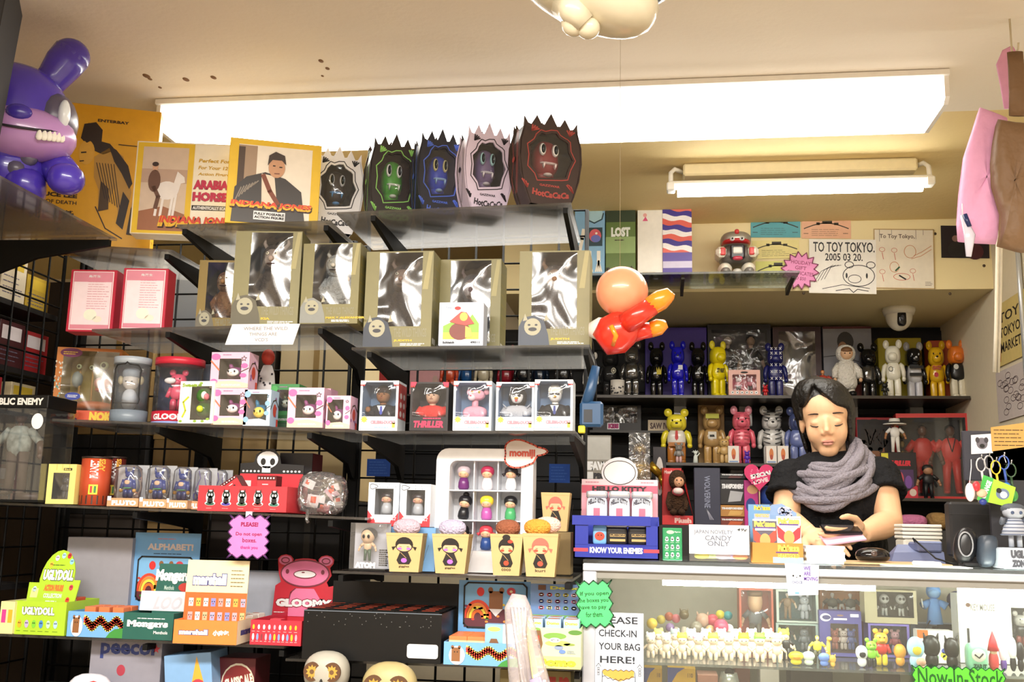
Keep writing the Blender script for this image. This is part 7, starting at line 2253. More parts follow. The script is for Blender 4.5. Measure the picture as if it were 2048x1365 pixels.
def mini_pack(px, lb):
 carton(W2, px,-.07, .035, '#ece4dc', 'mini_box', lb, 'mini white boxes on the middle wall shelf', art=lambda m, w, h: (m.oval(w*.5, h*.55, w*.2, h*.3, C('#d87a3a'), 1), m.oval(w*.5, h*.35, w*.15, h*.15, C('#b84a2a'), 2), m.rect(w*.1, w*.9, h*.04, h*.12, C('#7a9ac8'), 1)))
mini_pack((1456, 1478, 893), 'mini white box at the feet of the pink striped bear')
mini_pack((1532, 1553, 893), 'mini white box before the black and white bear')
mini_pack((1555, 1577, 893), 'mini white box nearest the shopkeeper shoulder')
pk='#e8687c'
bear(W2, (1454, 1510, 812), 0.03, 'bear_figure', 'pink bear figure with darker pink tiger stripes', pk, group=G3, ears='#f0a0b0', extra=stripes('#b8304a', .36, .6, 5), headart=stripes('#b8304a', .78, .86, 3))
mini_bear(W2, (1486, 1502, 902),-.045, 'tiny purple bear figure before the pink striped one', '#5a2ab0', group='small figures on the middle wall shelf')
bear(W2, (1512, 1572, 812), 0.13, 'bear_figure', 'white bear figure with bold black zebra markings', '#e6e4e0', group=G3, ears='#f0eee8', extra=stripes('#0c0c0e', .36, .58, 4, .17, .03), headart=stripes('#0c0c0e', .72, .88, 4, .17, .02))
bear(W2, (1566, 1622, 814), 0.03, 'bear_figure', 'grey blue bear figure half behind the shopkeeper', '#47527e', torso='#6a78b0', group=G3)
LY=4.62
L1=Flat(LY, at(1240, 862, LY).z)
X, Y, z, w, h=spot(L1, 1186, 1282, 812, 0)
r=carton(L1, (1186, 1282, 812), 0, .06, '#120f12', 'figure_set_box', 'dark window box with four small figures and a magenta logo', win=(.08, .92, .3, .95), film=PLAST, inner='#4a4238',
  fill=lambda m, x, y, z, w, h: [fig(m, x+w*q, y, z, h*.95, '#c8b8a8', '#2a2628', '#8a8a8c', '#14120f', 1.5) for q in (-.36,-.12, .12, .36)] and None,
  art=lambda m, w, h: (m.rect(w*.3, w*.55, h*.04, h*.3, C('#e6dfe4'), 1), m.text('KISS', w*.32, w*.54, h*.07, h*.27, C('#a8206a'), 2, bold=.08)))
m=MB(); x0=at(1180, 862, LY).x; m.box(x0, at(1345, 862, LY).x, LY-.02, WALLY-.034, z-.012, z-.0016, C('#2a2622', .4))
solo(m, 'wall_shelf', 'short dark ledge under the four figure window box', 'shelf')
P, Q=at(1296, 859, LY), at(1338, 838, LY)
m=MB(); ww, hh=Q.x-P.x, Q.z-P.z; m.box(0, ww, 0, .004, 0, hh, C('#c9b79a', .6)); m.fr((0, 0, 0)); m.text('SAW IV', ww*.1, ww*.95, hh*.15, hh*.75, C('#4a2a22'), 1, bold=.03)
solo(m, 'card_sign', 'tan card lettered in dark red standing by the yellow bear', 'card', (P.x, LY, z))
CB=Flat(CY1+.35, 0)
BCZ=at(1400, 1052, 3.9).z
m=MB(); m.box(at(1170, 1050, 3.9).x, RX-.01, 3.9, WALLY-.036, .0, BCZ, C('#2a2624', .6), .004)
solo(m, 'back_counter', 'dark back counter along the slat wall behind the shopkeeper', 'counter')
B0=Flat(3.94, BCZ)
r=carton(B0, (1163, 1222, 872), .1, .06, '#8f8a80', 'clear_card_pack', 'grey card pack lettered heavy at the rack end', art=lambda m, w, h: (m.rect(w*.05, w*.98, h*.72, h*.98, C('#b8b6b0'), 1), m.text('HEAVY', w*.06, w*.92, h*.6, h*.7, WHT, 2, bold=.06), m.text('PB001', w*.42, w*.98, h*.5, h*.57, C('#2a2a30'), 2, bold=.06), m.rect(w*.04, w*.4, h*.5, h*.58, C('#e0e0e0'), 1), m.line([(w*.7, h*.45), (w*.5, h*.1)], .006, C('#b87a4a'), 2)))
X, Y, z, w, h=spot(B0, 1258, 1300, 884, .06)
r=thing('gold_figure', 'gold skull faced figure in a clear bag', 'toy', (X, Y+.03, z))
m=MB(); g=C('#b08a2a', .25, .7); fig(m, 0, 0, 0, h*.96, g, g, g, None, 1.25); m.ell((0, 0, h*.88), (w*.34, w*.3, h*.11), g, .9, 18, 11)
for q in (-1, 1):
 m.ell((q*w*.12,-w*.28, h*.86), (w*.08, w*.04, h*.025), C('#3a2a10'), 1, 10, 6)
m.build('figure', r)
m=MB(); m.box(-w*.5, w*.5,-.05,-.049, 0, h*1.1, clear('bag_plastic', (.93, .93, .95), .1, .14, .1, .9, 25)); m.build('bag_skin', r)
X, Y, z, w, h=spot(B0, 1306, 1332, 895, .16)
m=MB(); m.box(-w/2, w/2, 0, .02, 0, h, C('#241c22'), .001); m.fr((-w/2, 0, 0)); m.oval(w*.5, h*.62, w*.3, h*.25, C('#d8d0cc'), 1); m.poly(star(w*.62, h*.7, w*.2, 4), INK, 2); m.oval(w*.5, h*.5, w*.1, h*.06, C('#b83a3a'), 2)
solo(m, 'photo_card', 'dark picture card with a white painted face beside the gold figure', 'card', (X, Y, z))
X, Y, z, w, h=spot(B0, 1324, 1385, 936, .0)
r=thing('plush_box', 'open red box with a brown plush monkey wearing a bib', 'box', (X, Y, z))
rd=C('#cf2226', .45)
m=MB(); m.box(-w/2, w*.15, .06, .065, 0, h, rd); m.fr((0, 0, 0))
m.add([(-w/2, 0, 0), (w/2, 0, 0), (w/2, .065, 0), (-w/2, .065, 0), (-w/2, 0, h*.16), (w/2, 0, h*.16), (w/2, .065, h*.16), (-w/2, .065, h*.16)], [(0, 1, 5, 4), (1, 2, 6, 5), (3, 0, 4, 7), (4, 5, 6, 7)], rd)
m.add([(w*.5, 0, h*.16), (w*.5, .065, h*.16), (w*.2, .065, h*.98), (w*.12, .0, h*.9)], [(0, 1, 2, 3)], rd)
m.add([(-w*.5, 0, h*.3), (-w*.5, .065, 0), (-w*.5, .065, h), (-w*.42, .03, h)], [(0, 1, 2, 3)], rd)
m.fr((-w/2, 0, 0)); m.text('Plush', w*.4, w*.95, h*.03, h*.12, C('#efc0b8'), 1, bold=.05); m.fr((-w/2, .06, 0)); m.text('Monkey', w*.06, w*.5, h*.88, h*.96, C('#efc0b8'), 1, bold=.05)
m.build('carton', r)
m=MB(); br=C('#4a2e18', .95, bump=.9, bscale=150, noise=.3)
m.ell((0, .03, h*.42), (w*.28, .035, h*.26), br, .9, 18, 11); m.ell((-.0, .02, h*.78), (w*.28, .04, h*.18), br, .95, 20, 12)
for q in (-1, 1):
 m.tube([(q*w*.22, .03, h*.55), (q*w*.3, .01, h*.38), (q*w*.24, .0, h*.26)], [w*.1, w*.09, w*.08], br, 10); m.ell((q*w*.14, .0, h*.22), (w*.12, .03, h*.06), br, 1, 12, 8)
m.build('fur', r)
m=MB(); sk=C('#d8a07a', .5); m.ell((w*.05,-.016, h*.74), (w*.17, .012, h*.09), sk, 1, 16, 9); m.ell((w*.05,-.026, h*.7), (w*.08, .008, h*.04), sk, 1, 12, 7)
for q in (-1, 1):
 m.ell((w*.05+q*w*.07,-.026, h*.77), (w*.022, .004, h*.016), INK, 1, 8, 5)
m.ell((w*.05,-.034, h*.71), (w*.02, .004, h*.01), INK, 1, 8, 5); m.build('face', r)
m=MB(); m.ell((w*.02,-.008, h*.57), (w*.2, .02, h*.08), C('#d8606a', .7), 1, 16, 8); m.ell((w*.02,-.014, h*.58), (w*.17, .018, h*.065), C('#efdcd8', .7), 1, 16, 8); m.build('bib', r)
carton(B0, (1388, 1440, 937), .02, .06, '#2b2d44', 'tall_dark_box', 'tall dark slate box lettered down its face', art=lambda m, w, h: (m.text('WOLVERINE',-h*.26, h*.5, h*.46, h*.58, C('#6a7088'), 1, rot=PI/2) if False else m.text('WOLVERINE', w*.5-h*.28, w*.5+h*.28, h*.53, h*.63, C('#8a90a8'), 1, rot=-PI/2), [m.line([(w*.45, h*.3), (w*(.6+.06*i), h*.1)], .002, C('#a8a8b8'), 1) for i in range(3)]))
def tf(c, t):
 return lambda m, w, h: (m.text(t, w*.06, w*.9, h*.62, h*.82, WHT, 1, bold=.06, shear=.15), m.poly([(w*.3, h*.1), (w*.8, h*.15), (w*.9, h*.5), (w*.4, h*.55)], C(c), 1))
zc=BCZ
for yt, lb, c, ac in ((1036, 'dark box lowest in the stack by the tall slate box', '#7a2a1e', '#c85a2a'), (1012, 'orange box in the stack by the tall slate box', '#b8803a', '#d8a85a'), (960, 'black robot box second from the top of the stack', '#1a1618', '#b0b0b4'), (948, 'black box on top of the stack by the tall slate box', '#121014', '#5a2a2a')):
 S=Flat(3.97, zc)
 carton(S, (1440, 1491, yt), 0, .12, c, 'robot_toy_box', lb, 'stacked robot toy boxes', art=tf(ac, 'TRANSFORMERS'))
 zc=at(1465, yt, 3.97).z+.002
X, Y, z, w, h=spot(B0, 1488, 1516, 962, .02)
m=MB(); m.box(-w/2, w/2, 0, .1, 0, h, C('#c02a86', .45), .001); m.fr((-w/2, 0, 0)); m.oval(w*.45, h*.45, w*.35, h*.16, C('#2a3a8a'), 1); m.oval(w*.6, h*.8, w*.4, h*.1, C('#e0a878'), 1); m.oval(w*.6, h*.22, w*.4, h*.12, C('#7a5ab0'), 1)
solo(m, 'magenta_box', 'magenta box printed with blue and lilac patches', 'box', (X, Y, z))
P, Q=at(1487, 985, 3.92), at(1547, 928, 3.92)
def heart(w, h):
 o=[]
 for i in range(30):
  t=2*PI*i/30
  o.append((w*(.5+.5*math.sin(t)**3), h*(.56+(13*math.cos(t)-5*math.cos(2*t)-2*math.cos(3*t)-math.cos(4*t))/30)))
 return o[::-1]
X, Y, z, w, h=spot(B0, 1487, 1547, 928, .0)
r=thing('heart_sign', 'pink heart shaped card sign on a stick by the shopkeeper sleeve', 'sign', (X, Y-.015, z))
hh=Q.z-P.z
m=MB(); m.fr((-w/2, 0, h-hh)); m.prism(heart(w, hh), .002, C('#d82a6a', .5)); m.text('SPECIAL', w*.2, w*.95, hh*.52, hh*.68, WHT, 1, bold=.05, rot=.25); m.text('LOVE', w*.3, w*.8, hh*.3, hh*.46, C('#f0d0d8'), 1, bold=.05, rot=.25)
for i in range(20):
 m.oval(w*R.uniform(.2, .8), hh*R.uniform(.3, .85), .003, .003, C('#e86a98'), 1)
m.build('heart_card', r)
m=MB(); m.tube([(0, .003, 0), (0, .003, h*.6)], .0025, C('#c8a888'), 6); m.build('stick', r)
X, Y, z, w, h=spot(B0, 1518, 1552, 972, .02)
r=thing('blue_toy', 'blue and grey toy bust with a yellow oval on its chest', 'toy', (X, Y+.03, z))
m=MB(); m.ell((0, 0, h*.3), (w*.55, .05, h*.32), C('#6a7080', .4), .85, 18, 10); m.fr((0,-.051, 0)); m.oval(w*.08, h*.4, w*.28, h*.1, C('#c8a82a'), 1); m.build('torso', r)
m=MB(); m.ell((0, 0, h*.72), (w*.42, .045, h*.28), C('#2a4a9a', .4), .9, 18, 11); m.build('head', r)
for i, (x0, x1, yt, c, lb) in enumerate(((1800, 1860, 1030, '#b86a90', 'mauve folded cloth on the back counter'), (1862, 1902, 1026, '#8a6a3a', 'brown crumpled cloth on the back counter'), (1764, 1800, 1010, '#d8566a', 'coral pink plush on the back counter'))):
 X, Y, z, w, h=spot(B0, x0, x1, yt, .03)
 m=MB(); m.ell((0, 0, h*.5), (w*.5, .06, h*.5), C(c, .9, bump=.5), .7, 18, 10)
 solo(m, 'folded_cloth' if i<2 else 'plush_toy', lb, 'cloth' if i<2 else 'toy', (X, Y+.06, z))
def closed_face(m, w, h):
 m.rect(w*.02, w*.98, h*.03, h*.97, C('#14101a'), 1)
 m.oval(w*.5, h*.6, w*.3, h*.26, C('#8a5a3a'), 2); m.oval(w*.5, h*.78, w*.4, h*.2, C('#16100e'), 3)
 for q in (-1, 1):
  m.oval(w*.5+q*w*.14, h*.6, w*.07, h*.03, INK, 3)
  m.line([(w*(.5+q*.3), h*.7), (w*(.5+q*.33), h*.4)], w*.12, C('#16100e'), 3)
 for i in range(14):
  m.line([(w*R.uniform(.2, .8), h*.66), (w*R.uniform(.2, .8), h*.85)], .004, C('#2a1a12'), 4)
carton(W3, (1712, 1784, 836), .1, .06, '#a8202a', 'portrait_panel', 'dark lid panel printed with a shadowed face, beside the open red box', art=closed_face)
carton(W3, (1793, 1938, 828), .02, .11, '#c92a24', 'figure_box', 'open red box with two figures in red jackets and trousers', win=(.03, .93, .03, .95), film=GLASS,
  fill=lambda m, x, y, z, w, h: (fig(m, x-w*.12, y, z+.01, h*.88, '#5a3626', '#c8241e', '#b81e1a', '#120e0e', 1.15, armout=.15), fig(m, x+w*.3, y, z+.01, h*.88, '#5a3626', '#d8302a', '#c8241e', '#120e0e', 1.2, armout=.2),
          [m.tube([(x+w*(.3+q*.06), y-.026, z+h*.74), (x+w*.3, y-.03, z+h*.56)], .002, INK, 5) for q in (-1, 1)],
          [m.ell((x-w*.42, y+.02, z+h*(.15+.13*i)), (w*.035, .01, h*.045), C('#a8854a', .5), 1, 8, 5) for i in range(6)]), inner='#181216', rz=-.1)
X, Y, z, w, h=spot(W3, 1757, 1832, 908,-.02)
r=carton(W3, (1762, 1832, 906),-.03, .02, '#1a1014', 'record_card', 'dark card box with red lettering before the lid panel', art=lambda m, w, h: (m.text('THRILLER', w*.2, w*.85, h*.7, h*.82, C('#d8283a'), 1, bold=.06, shear=.2), m.rect(w*.25, w*.9, h*.2, h*.62, C('#4a2a5a'), 1), m.oval(w*.5, h*.42, w*.12, h*.16, C('#c84a5a'), 2), m.oval(w*.75, h*.35, w*.1, h*.14, C('#7a4a9a'), 2), m.poly([(w, 0), (w, h*.3), (w*.45, 0)], C('#c8283a'), 3), m.oval(w*.86, h*.12, w*.1, h*.08, C('#d8c8b8'), 4), m.rect(0, w*.2, h*.86, h*.98, C('#d8d03a'), 1)))
top=at(1797, 906, WY-.03).z+.002
X=at(1790, 870, WY-.02).x
hgt=at(1790, 840, WY-.02).z-top
m=MB(); fig(m, 0, 0, 0, hgt*.95, '#a8744e', '#e8e4de', '#e6e2da', None, 1.25); m.lathe([(0, hgt*.86), (hgt*.34, hgt*.84), (hgt*.34, hgt*.87), (hgt*.17, hgt*.88), (hgt*.15, hgt*1.03), (0, hgt*1.05)], C('#f0ece2', .6), n=20); m.lathe([(hgt*.172, hgt*.88), (hgt*.168, hgt*.93)], INK, n=20)
solo(m, 'hat_figure', 'small figure in a white suit and wide white hat', 'toy', (X, WY-.02, top))
X, Y, z, w, h=spot(W3, 1838, 1872, 932,-.03)
m=MB(); fig(m, 0, 0, 0, h*.9, '#a87a5a', '#141216', '#101014', '#0e0c0e', 1.5); m.ell((0, 0, h*.84), (w*.28, w*.26, h*.13), C('#a87a5a', .5), .9, 16, 10); m.ell((0, w*.06, h*.9), (w*.33, w*.28, h*.13), INK, .9, 16, 10)
solo(m, 'black_suit_figure', 'small big headed figure in black before the open red box', 'toy', (X, Y, z))
GY=3.82
GZ=at(1480, 543, GY).z
p0, p1=at(1168, 560, GY).x, at(1600, 560, GY).x
r=thing('glass_shelf', 'clear glass shelf with tall boxes and a robot above the bear wall', 'shelf', (0, 0, 0))
m=MB(); m.box(p0, p1, GY, SOFY-.002, GZ-.008, GZ, clear('shelf_glass', (.92, .97, .94), .08, .05, .03)); m.build('shelf_panel', r)
for px in (1360, 1570):
 x=at(px, 570, SOFY).x
 m=MB(); m.fr((x, SOFY-.004, GZ-.009), (0,-1, 0)); m.prism([(0, 0), (.2, 0), (.2,-.008), (0,-.03)], .012, C('#3a342a')); m.build('bracket', r)
US=Flat(GY+.02, GZ)
def skel(m, w, h):
 k=C('#26404a'); wt=C('#efe8d8')
 m.poly([(w*.35, h*.78), (w*.4, h*.94), (w*.9, h*.94), (w*.95, h*.78), (w*.65, h*.7)], C('#a8ccd6'), 1)
 for u in (.32, .93):
  m.oval(w*u, h*.92, w*.1, h*.035, wt, 2); m.oval(w*u, h*.92, w*.04, h*.014, INK, 3)
 m.line([(w*.36, h*.84), (w*.4, h*.76), (w*.65, h*.71), (w*.9, h*.76), (w*.95, h*.84)], .005, k, 2)
 m.rect(w*.45, w*.92, h*.4, h*.65, k, 1); m.oval(w*.68, h*.54, w*.2, h*.09, C('#d8606a'), 2); m.oval(w*.7, h*.5, w*.16, h*.05, C('#6a74c0'), 3); m.oval(w*.72, h*.57, w*.04, h*.015, wt, 4)
 m.line([(w*.3, h*.62), (w*.25, h*.5), (w*.18, h*.35)], .014, wt, 2)
 for u in (.5, .8):
  m.line([(w*u, h*.32), (w*u, h*.2)], .014, wt, 2)
  for i in range(4):
   m.line([(w*u, h*.2), (w*(u-.1+.065*i), h*.06)], .006, wt, 2)
carton(US, (1150, 1210, 405), .03, .11, '#86b4d6', 'tall_box', 'tall light blue box with printed bones and two eyes', art=skel)
carton(US, (1212, 1271, 404), .03, .1, '#5c7434', 'tall_box', 'tall grassy green box lettered in white', art=lambda m, w, h: (m.rect(0, w, h*.72, h, C('#2a3a20'), 1), m.rect(0, w, h*.3, h*.52, C('#8fa86a'), 1), m.text('LOST', w*.18, w*.82, h*.52, h*.65, C('#e8ece4'), 2, bold=.05), m.scrib(w*.3, w*.7, h*.46, h*.49, 1, C('#3a2a1a'), 2, .004), [m.line([(w*i/22, 0), (w*(i+R.uniform(-1, 1))/22, h*R.uniform(.06, .13))], .005, C('#3a3420'), 2) for i in range(1, 22)]))
carton(US, (1275, 1325, 421), .03, .11, '#ece6da', 'tall_box', 'tall cream box with a tiny pink figure print', art=lambda m, w, h: (m.oval(w*.3, h*.92, w*.08, h*.03, C('#e8a8a0'), 1), m.poly([(w*.2, h*.83), (w*.42, h*.83), (w*.32, h*.9)], C('#d8507a'), 1), m.rect(w*.2, w*.7, h*.04, h*.05, C('#d8c8a8'), 1)))
def waves(m, w, h):
 for i, c in enumerate(('#3a2a8a', '#efe8e6', '#d85a4a', '#3a2a8a', '#efe8e6', '#d85a4a', '#3a2a8a', '#efe8e6', '#e0685a')):
  v=h*(.99-.075*i)
  top_=[(0, v)]+[(w*j/10, v-h*(.05*j/10)+h*.016*math.sin(j*.9+i)) for j in range(11)]
  m.poly([(0, h*.33)]+top_+[(w, h*.33)], C(c), 1+i)
 m.rect(0, w, 0, h*.33, C('#5a4a9a'), 12); m.rect(0, w, h*.1, h*.2, C('#c8c0d8'), 13)
carton(US, (1325, 1383, 418), .03, .11, '#e2705c', 'tall_box', 'tall box with wavy purple, white and coral bands', art=waves)
X, Y, z, w, h=spot(US, 1430, 1517, 459, .06)
r=thing('robot_toy', 'round silver and red robot toy standing on the glass shelf', 'toy', (X, Y+.06, z))
sv=C('#a39e92', .3, .4); cw=C('#e4dccb', .35)
m=MB(); m.ell((0, 0, h*.83), (w*.36, .07, h*.17), sv, .8, 24, 13); m.ell((0,-.004, h*.76), (w*.34, .071, h*.07), C('#b8242a', .3), .8, 24, 9)
for q in (-1, 1):
 m.ell((q*w*.11,-.07, h*.77), (w*.06, .012, h*.04), WHT, 1, 12, 7); m.ell((q*w*.11,-.08, h*.77), (w*.025, .006, h*.02), INK, 1, 10, 6)
m.box(-w*.05, w*.05,-.072,-.03, h*.88, h*.985, C('#b8242a', .3), .004); m.build('head', r)
m=MB(); m.ell((0, 0, h*.48), (w*.4, .075, h*.2), C('#6e6a66', .3, .3), .7, 24, 13); m.box(-w*.17, w*.17,-.085,-.04, h*.34, h*.64, C('#26242a', .3), .006); m.box(-w*.11, w*.11,-.09,-.06, h*.44, h*.58, C('#d8d4cc', .3), .004); m.ell((0,-.08, h*.35), (w*.12, .01, h*.045), C('#b8344a', .3), .8, 12, 7); m.build('body', r)
for q in (-1, 1):
 m=MB(); m.box(q*w*.36-w*.13, q*w*.36+w*.13,-.075, .03, h*.4, h*.62, cw, .012); m.box(q*w*.33-w*.06, q*w*.33+w*.06,-.0765,-.05, h*.43, h*.59, C('#c8302e', .3), .003); m.build('shoulder_plate', r)
 m=MB(); m.ell((q*w*.27,-.02, h*.18), (w*.17, .06, h*.14), cw, 1, 18, 10); m.ell((q*w*.27,-.05, h*.1), (w*.12, .04, h*.1), C('#8a8680', .25, .3), 1, 16, 9); m.build('wheel_pod', r)
m=MB(); m.ell((0,-.03, h*.09), (w*.12, .05, h*.09), C('#c8c4ba', .2), .9, 16, 9); m.build('foot', r)
SP=SOFY-.004
def coupon(px, col, lb, rot=0):
 P, Q=at(px[0], px[3], SP), at(px[1], px[2], SP)
 def a(m, w, h):
  k=C('#3a3428')
  m.line([(w*(.05+.09*i), h*(.5+.28*math.sin(PI*i/10))) for i in range(11)], h*.05, k, 1)
  m.rect(w*.42, w*.62, h*.74, h*.92, k, 1); m.rect(w*.3, w*.37, h*.68, h*.82, k, 1); m.rect(w*.66, w*.75, h*.68, h*.8, k, 1)
  m.scrib(w*.2, w*.8, h*.1, h*.5, 4, k, 1, h*.015); m.scrib(w*.04, w*.16, h*.2, h*.3, 1, k, 1, h*.03); m.scrib(w*.84, w*.96, h*.2, h*.3, 1, k, 1, h*.03)
 flat_sign(P, Q, 'paper_coupon', lb, col, None, a, cat='paper', rot=rot)
coupon((1502, 1600, 434, 476), '#5fa8b4', 'teal paper coupon pinned on the beam', .02)
coupon((1604, 1701, 437, 478), '#eab898', 'salmon paper coupon pinned on the beam', .02)
coupon((1505, 1598, 480, 518), '#ecdf9a', 'pale yellow paper coupon pinned under the teal one')
coupon((1512, 1598, 522, 562), '#e4e48a', 'lemon paper coupon pinned lowest on the beam')
P, Q=at(1563, 580, SP-.012), at(1637, 503, SP-.012)
def gift(m, w, h):
 k=C('#a0406a')
 for i, (t, a, b) in enumerate((('HOLIDAY', .24, .76), ('GIFT', .36, .66), ('CERTIFICATES', .16, .86), ('TO $50', .34, .68))):
  m.text(t, w*a, w*b, h*(.66-.14*i), h*(.76-.14*i), k, 1)
flat_sign(P, Q, 'paper_sign', 'pink burst shaped gift certificate sign on the beam', '#ee98cc', lambda w, h: [(w*(.5+(.5 if i%2==0 else .37)*math.cos(2*PI*i/28)), h*(.5+(.5 if i%2==0 else .37)*math.sin(2*PI*i/28))) for i in range(28)], gift, rim=('#8a2a5a', .004), rot=.15)
P, Q=at(1620, 588, SP-.004), at(1750, 478, SP-.004)
def autograph(m, w, h):
 k=C('#2a2a30')
 m.text('TO TOY TOKYO.', w*.06, w*.98, h*.76, h*.95, k, 1); m.text('2005 03 20.', w*.24, w*.8, h*.6, h*.74, k, 1)
 m.ring(w*.74, h*.33, w*.24, h*.2, .003, k, 1, 28)
 for q in (.6, .92):
  m.ring(w*q, h*.53, w*.07, h*.065, .003, k, 1, 18)
 m.ring(w*.68, h*.27, w*.1, h*.08, .0025, k, 1, 18); m.oval(w*.56, h*.33, w*.015, h*.05, k, 1); m.oval(w*.86, h*.33, w*.015, h*.05, k, 1)
 for i in range(4):
  m.line([(w*(.08+.05*i), h*(.2+.02*i)), (w*(.18+.05*i), h*(.4+.03*i)), (w*(.36+.04*i), h*(.52-.0*i))], .002, k, 1)
 m.line([(w*.2, h*.08), (w*.5, h*.16), (w*.9, h*.1)], .0025, k, 1); m.line([(w*.4, h*.05), (w*.6, h*.09), (w*.66, h*.02), (w*.72, h*.08), (w*.88, h*.05)], .003, k, 1)
flat_sign(P, Q, 'signed_board', 'white signed board with a black line drawn bear face', '#f2efe8', None, autograph, cat='picture', rot=.03, t=.003)
P, Q=at(1750, 579, SP-.002), at(1866, 457, SP-.002)
def drawing(m, w, h):
 k=C('#5a4a42'); o=C('#c87a4a')
 m.line([(w*.01, h*.01), (w*.99, h*.01), (w*.99, h*.99), (w*.01, h*.99)], .004, C('#b89a62'), 1, True)
 m.text('To Toy Tokyo,', w*.1, w*.68, h*.82, h*.91, k, 1)
 m.ring(w*.6, h*.62, w*.1, h*.11, .002, o, 1); m.line([(w*.66, h*.55), (w*.8, h*.62), (w*.95, h*.72)], .002, o, 1); m.line([(w*.62, h*.5), (w*.78, h*.55), (w*.95, h*.66)], .002, o, 1)
 m.ring(w*.34, h*.36, w*.08, h*.09, .002, o, 1); m.ring(w*.46, h*.2, w*.14, h*.06, .002, C('#c84a3a'), 1); m.line([(w*.36, h*.3), (w*.42, h*.36)], .006, C('#2a5a3a'), 2); m.line([(w*.42, h*.22), (w*.52, h*.16)], .006, INK, 2)
 for u, v in ((.14, .65), (.34, .64), (.14, .28), (.64, .3)):
  m.ring(w*u, h*v, w*.05, h*.04, .0018, C('#c86a5a'), 1, 14); m.line([(w*u, h*(v-.05)), (w*(u+.02), h*(v-.16))], .002, C('#c84a3a'), 1)
 for u in (.1, .3, .7, .82):
  m.line([(w*u, h*.98), (w*u, h*R.uniform(.76, .9))], .0015, k, 1)
 m.scrib(w*.84, w*.96, h*.05, h*.13, 3, k, 1, .002)
flat_sign(P, Q, 'signed_board', 'framed cream board with thin orange and red line drawings', '#ece3d0', None, drawing, cat='picture', rot=.03, t=.004)
P, Q=at(1884, 517, SP), at(1976, 451, SP)
flat_sign(P, Q, 'photo_print', 'dark photo of two people pinned beside the pink bag', '#1c1016', None, lambda m, w, h: (m.oval(w*.3, h*.6, w*.07, h*.1, C('#8a6a60'), 1), m.oval(w*.3, h*.25, w*.16, h*.25, C('#141014'), 2), m.oval(w*.7, h*.55, w*.08, h*.1, C('#6a3a34'), 1), m.oval(w*.7, h*.2, w*.18, h*.25, C('#4a1420'), 2)), cat='photo', rot=.03)
c=at(1800, 630, 4.4)
r=thing('dome_camera', 'white dome security camera under the beam', 'camera', (c.x, 4.42, SZ))
wd_=(at(1831, 640, 4.4).x-at(1765, 640, 4.4).x)/2
m=MB(); m.lathe([(wd_, 0), (wd_,-.012), (wd_*.9,-.03), (0,-.03)], C('#ece6d4', .4), n=28); m.build('base_ring', r)
m=MB(); m.ell((0, 0,-.032), (wd_*.82, wd_*.82, .065), C('#ece6d4', .35), 1, 26, 14); m.build('dome', r)
m=MB(); m.ell((0,-wd_*.66,-.05), (wd_*.28, wd_*.22, .035), C('#15151a', .15), .6, 18, 10); m.ell((0,-wd_*.9,-.052), (wd_*.12, wd_*.05, .012), C('#4a4e58', .1), 1, 14, 8); m.build('lens', r)
a_=at(1180, 742, 2.4); b_=at(1170, 845, 2.4)
r=thing('pricing_gun', 'navy blue pricing gun hanging at the end of the wire rack', 'tool', (b_.x+.012, 2.40, b_.z))
m=MB(); nv=C('#23486e', .35)
m.box(-.025, .03, 0, .03,-.01, .05, nv, .006); m.build('body', r)
m=MB(); m.tube([(-.01, .015, .045), (.0, .015, .08), (.012, .015, .135)], [.014, .013, .01], nv, 10); m.build('handle', r)
m=MB(); m.box(-.015, .005,-.001, .0, .0, .03, C('#141820')); m.box(-.028,-.012,-.002, .02,-.025,-.008, C('#d8cf2a'), .002); m.build('label_slot', r)
m=MB(); m.tube([(.012, .015, .13), (.0, .03, .22)], .001, BLK, 5); m.build('cord', r)
K1=Flat(2.55, SHZ)
hats=[('#efe6dc', '#f0e070'), ('#e8ded6', '#9aa4a8'), ('#e8c83a', '#f0e6da'), ('#e8b0d8', '#f0e6da'), ('#efc23a', '#f0ece6'), ('#f0eee8', '#e8e4dc'), ('#e6c21e', '#efe8e0'), ('#7ac83a', '#e8d8c8'), ('#e8e0a8', '#c8d848')]
FL=C('#e8cdb4', .5)
def baby(px, dy, hat, label, grp, yt=1266):
 X, Y, z, w, h=spot(K1, px-12, px+12, yt, dy)
 r=thing('baby_doll', label, 'doll', (X, Y, z), 0, grp)
 m=MB()
 for q in (-1, 1):
  m.tube([(q*h*.09, 0, 0), (q*h*.1, 0, h*.12), (q*h*.08, 0, h*.28)], [h*.06, h*.07, h*.08], FL, 10)
  m.tube([(q*h*.12, 0, h*.5), (q*h*.24,-.002, h*.4), (q*h*.3,-.003, h*.34)], [h*.05, h*.04, h*.03], FL, 8)
 m.ell((0, 0, h*.4), (h*.15, h*.13, h*.18), FL, .9, 14, 9)
 m.ell((0,-h*.01, h*.7), (h*.18, h*.17, h*.17), FL, 1, 16, 10)
 for q in (-1, 1):
  m.ell((q*h*.07,-h*.165, h*.7), (h*.025, h*.012, h*.02), C('#5a4238'), 1, 8, 5)
 m.build('body', r)
 m=MB(); m.ell((0, h*.03, h*.82), (h*.2, h*.19, h*.15), C(hat, .7), 1, 16, 9)
 for q in (-1, 1):
  m.ell((q*h*.13, 0, h*.94), (h*.05, h*.03, h*.07), C(hat, .7), 1, 10, 7)
 m.build('hat', r)
nm=['white capped', 'grey eared', 'yellow dotted cap', 'pink capped', 'orange capped', 'white horned', 'yellow capped', 'green capped', 'pale yellow capped']
